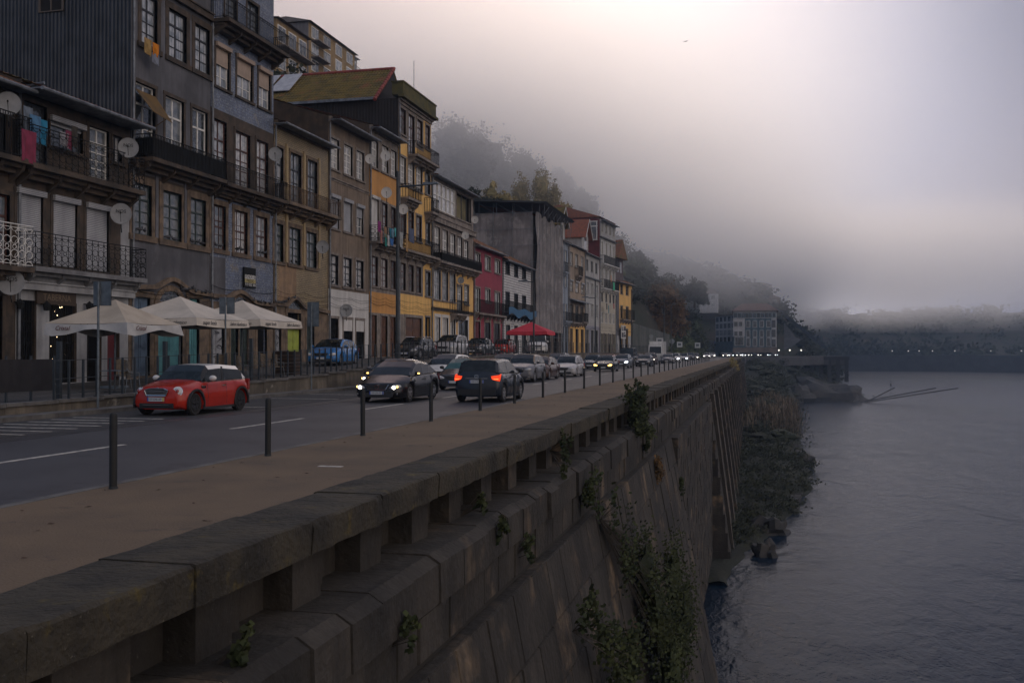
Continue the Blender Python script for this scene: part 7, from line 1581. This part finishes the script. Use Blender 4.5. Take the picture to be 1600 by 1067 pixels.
for i, (u, v) in enumerate(((1217, 549.5), (1234, 549), (1161, 548), (1252, 549))):
    p = on_y(u, v, 366); m = MB(); m.tube((0, 0, 0), (0, 0, 2.2), .08, 5); rt = m.build('quay_lamp', galvd, None, (p.x, 366, 0)); tag(rt, 'small bright lamp by the hotel, %s of the group' % tens[i], 'lamp', 'lamps by the hotel'); m = MB(); m.lathe([(.08, -.25), (.3, 0), (.08, .25)], (0, 0, 2.2), 'z', 8); m.build('lamp_globe', el, rt)
# bend of the road in front of the hotel
m = MB(); m.prism([(-18, 300, -3), (-4.3, 300, -3), (-4.2, 330, -3), (xb - 8, qy - 1, -3), (xb, qy - .5, -3), (xb, qy + .2, -3), (-18, qy + .2, -3)], (0, 0, 2.98)); tag(m.build('road_bend', asphalt), kind='structure')
# bird
m = MB(); m.add([(0, 0, 0), (.9, 0, .25), (.5, .25, .1), (-.9, 0, .2), (-.5, .25, .1), (0, .5, 0), (0, -.3, .02)], [(0, 1, 2), (0, 4, 3), (6, 2, 5, 4)]); p = on_y(1071, 65, 90); m.v = [tuple(c * .33 for c in q) for q in m.v]; tag(m.build('gull', blk, None, p), 'single small dark bird gliding in the fog high over the road', 'bird')
# --------------------------------------------------------------- low cloud over the slope, and haze
def ellipsoid(c, r, n=28, m=16):
    e = MB(); vs = [(c[0] + r[0] * sin(pi * i / m) * cos(2 * pi * j / n), c[1] + r[1] * sin(pi * i / m) * sin(2 * pi * j / n), c[2] + r[2] * cos(pi * i / m)) for i in range(m + 1) for j in range(n)]
    e.add(vs, [(i * n + j, (i + 1) * n + j, (i + 1) * n + (j + 1) % n, i * n + (j + 1) % n) for i in range(m) for j in range(n)]); return e
def volmat(name, dens, colr=(.97, .965, .97, 1), an=.72):
    q = bpy.data.materials.new(name); q.use_nodes = True; T = q.node_tree; T.nodes.remove(T.nodes['Principled BSDF']); v = T.nodes.new('ShaderNodeVolumePrincipled'); v.inputs['Color'].default_value = colr; v.inputs['Density'].default_value = dens; v.inputs['Anisotropy'].default_value = an
    T.links.new(v.outputs[0], T.nodes['Material Output'].inputs['Volume']); return q
cl = MB(); cl.box(-330, 690, 105, 770, 14, 86.5); cm_ = bpy.data.materials.new('cloud_air'); cm_.use_nodes = True; T = cm_.node_tree; T.nodes.remove(T.nodes['Principled BSDF'])
def cnode(t, **k):
    n = T.nodes.new(t)
    for q, v in k.items(): setattr(n, q, v)
    return n
def cmath(op, a, b):
    n = cnode('ShaderNodeMath', operation=op)
    for i, q in enumerate((a, b)):
        if isinstance(q, (int, float)): n.inputs[i].default_value = q
        else: T.links.new(q, n.inputs[i])
    return n.outputs[0]
def cstep(v, lo, hi, t0=0., t1=1.):
    n = cnode('ShaderNodeMapRange'); n.interpolation_type = 'SMOOTHSTEP'; T.links.new(v, n.inputs['Value'])
    for k_, q in (('From Min', lo), ('From Max', hi), ('To Min', t0), ('To Max', t1)): n.inputs[k_].default_value = q
    return n.outputs[0]
tco = cnode('ShaderNodeTexCoord'); sp_ = cnode('ShaderNodeSeparateXYZ'); T.links.new(tco.outputs['Object'], sp_.inputs[0])
cno = cnode('ShaderNodeTexNoise'); cno.inputs['Scale'].default_value = .016; cno.inputs['Detail'].default_value = 2; T.links.new(tco.outputs['Object'], cno.inputs['Vector'])
zz_ = cmath('ADD', sp_.outputs['Z'], cmath('MULTIPLY', cmath('SUBTRACT', cno.outputs[0], .5), 46.))
dens = cmath('MULTIPLY', cstep(zz_, 8, 56), cstep(sp_.outputs['Y'], 110, 190))
dens = cmath('MULTIPLY', dens, cstep(sp_.outputs['X'], -90, 60, CLOUD_HILL := .027, CLOUD_RIVER := .0034))
dens = cmath('MULTIPLY', dens, cstep(sp_.outputs['X'], 70, 260, 1., .25))
dens = cmath('MULTIPLY', dens, cstep(sp_.outputs['Y'], 520, 640, 1., 5.))
pvc = cnode('ShaderNodeVolumePrincipled'); pvc.inputs['Color'].default_value = (.955, .972, .998, 1); pvc.inputs['Anisotropy'].default_value = .74; T.links.new(dens, pvc.inputs['Density']); T.links.new(pvc.outputs[0], T.nodes['Material Output'].inputs['Volume'])
tag(cl.build('low_cloud', cm_), 'bank of low cloud hanging over the slope and the river', 'cloud', kind='stuff')
tag(ellipsoid((60, 430, -15), (170, 190, 8)).build('river_mist', volmat('mist_air', .0014), smooth=60), 'thin mist lying low over the far river', 'mist', kind='stuff')
hz = MB(); hz.box(-340, 700, -60, 780, -20.0, 88); hm_ = bpy.data.materials.new('haze_air'); hm_.use_nodes = True; T = hm_.node_tree; T.nodes.remove(T.nodes['Principled BSDF']); pv = T.nodes.new('ShaderNodeVolumePrincipled'); pv.inputs['Color'].default_value = (.50, .70, 1.0, 1); pv.inputs['Density'].default_value = HAZE = .0003; pv.inputs['Anisotropy'].default_value = .25
T.links.new(pv.outputs[0], T.nodes['Material Output'].inputs['Volume'])
tag(hz.build('haze', hm_), kind='stuff')
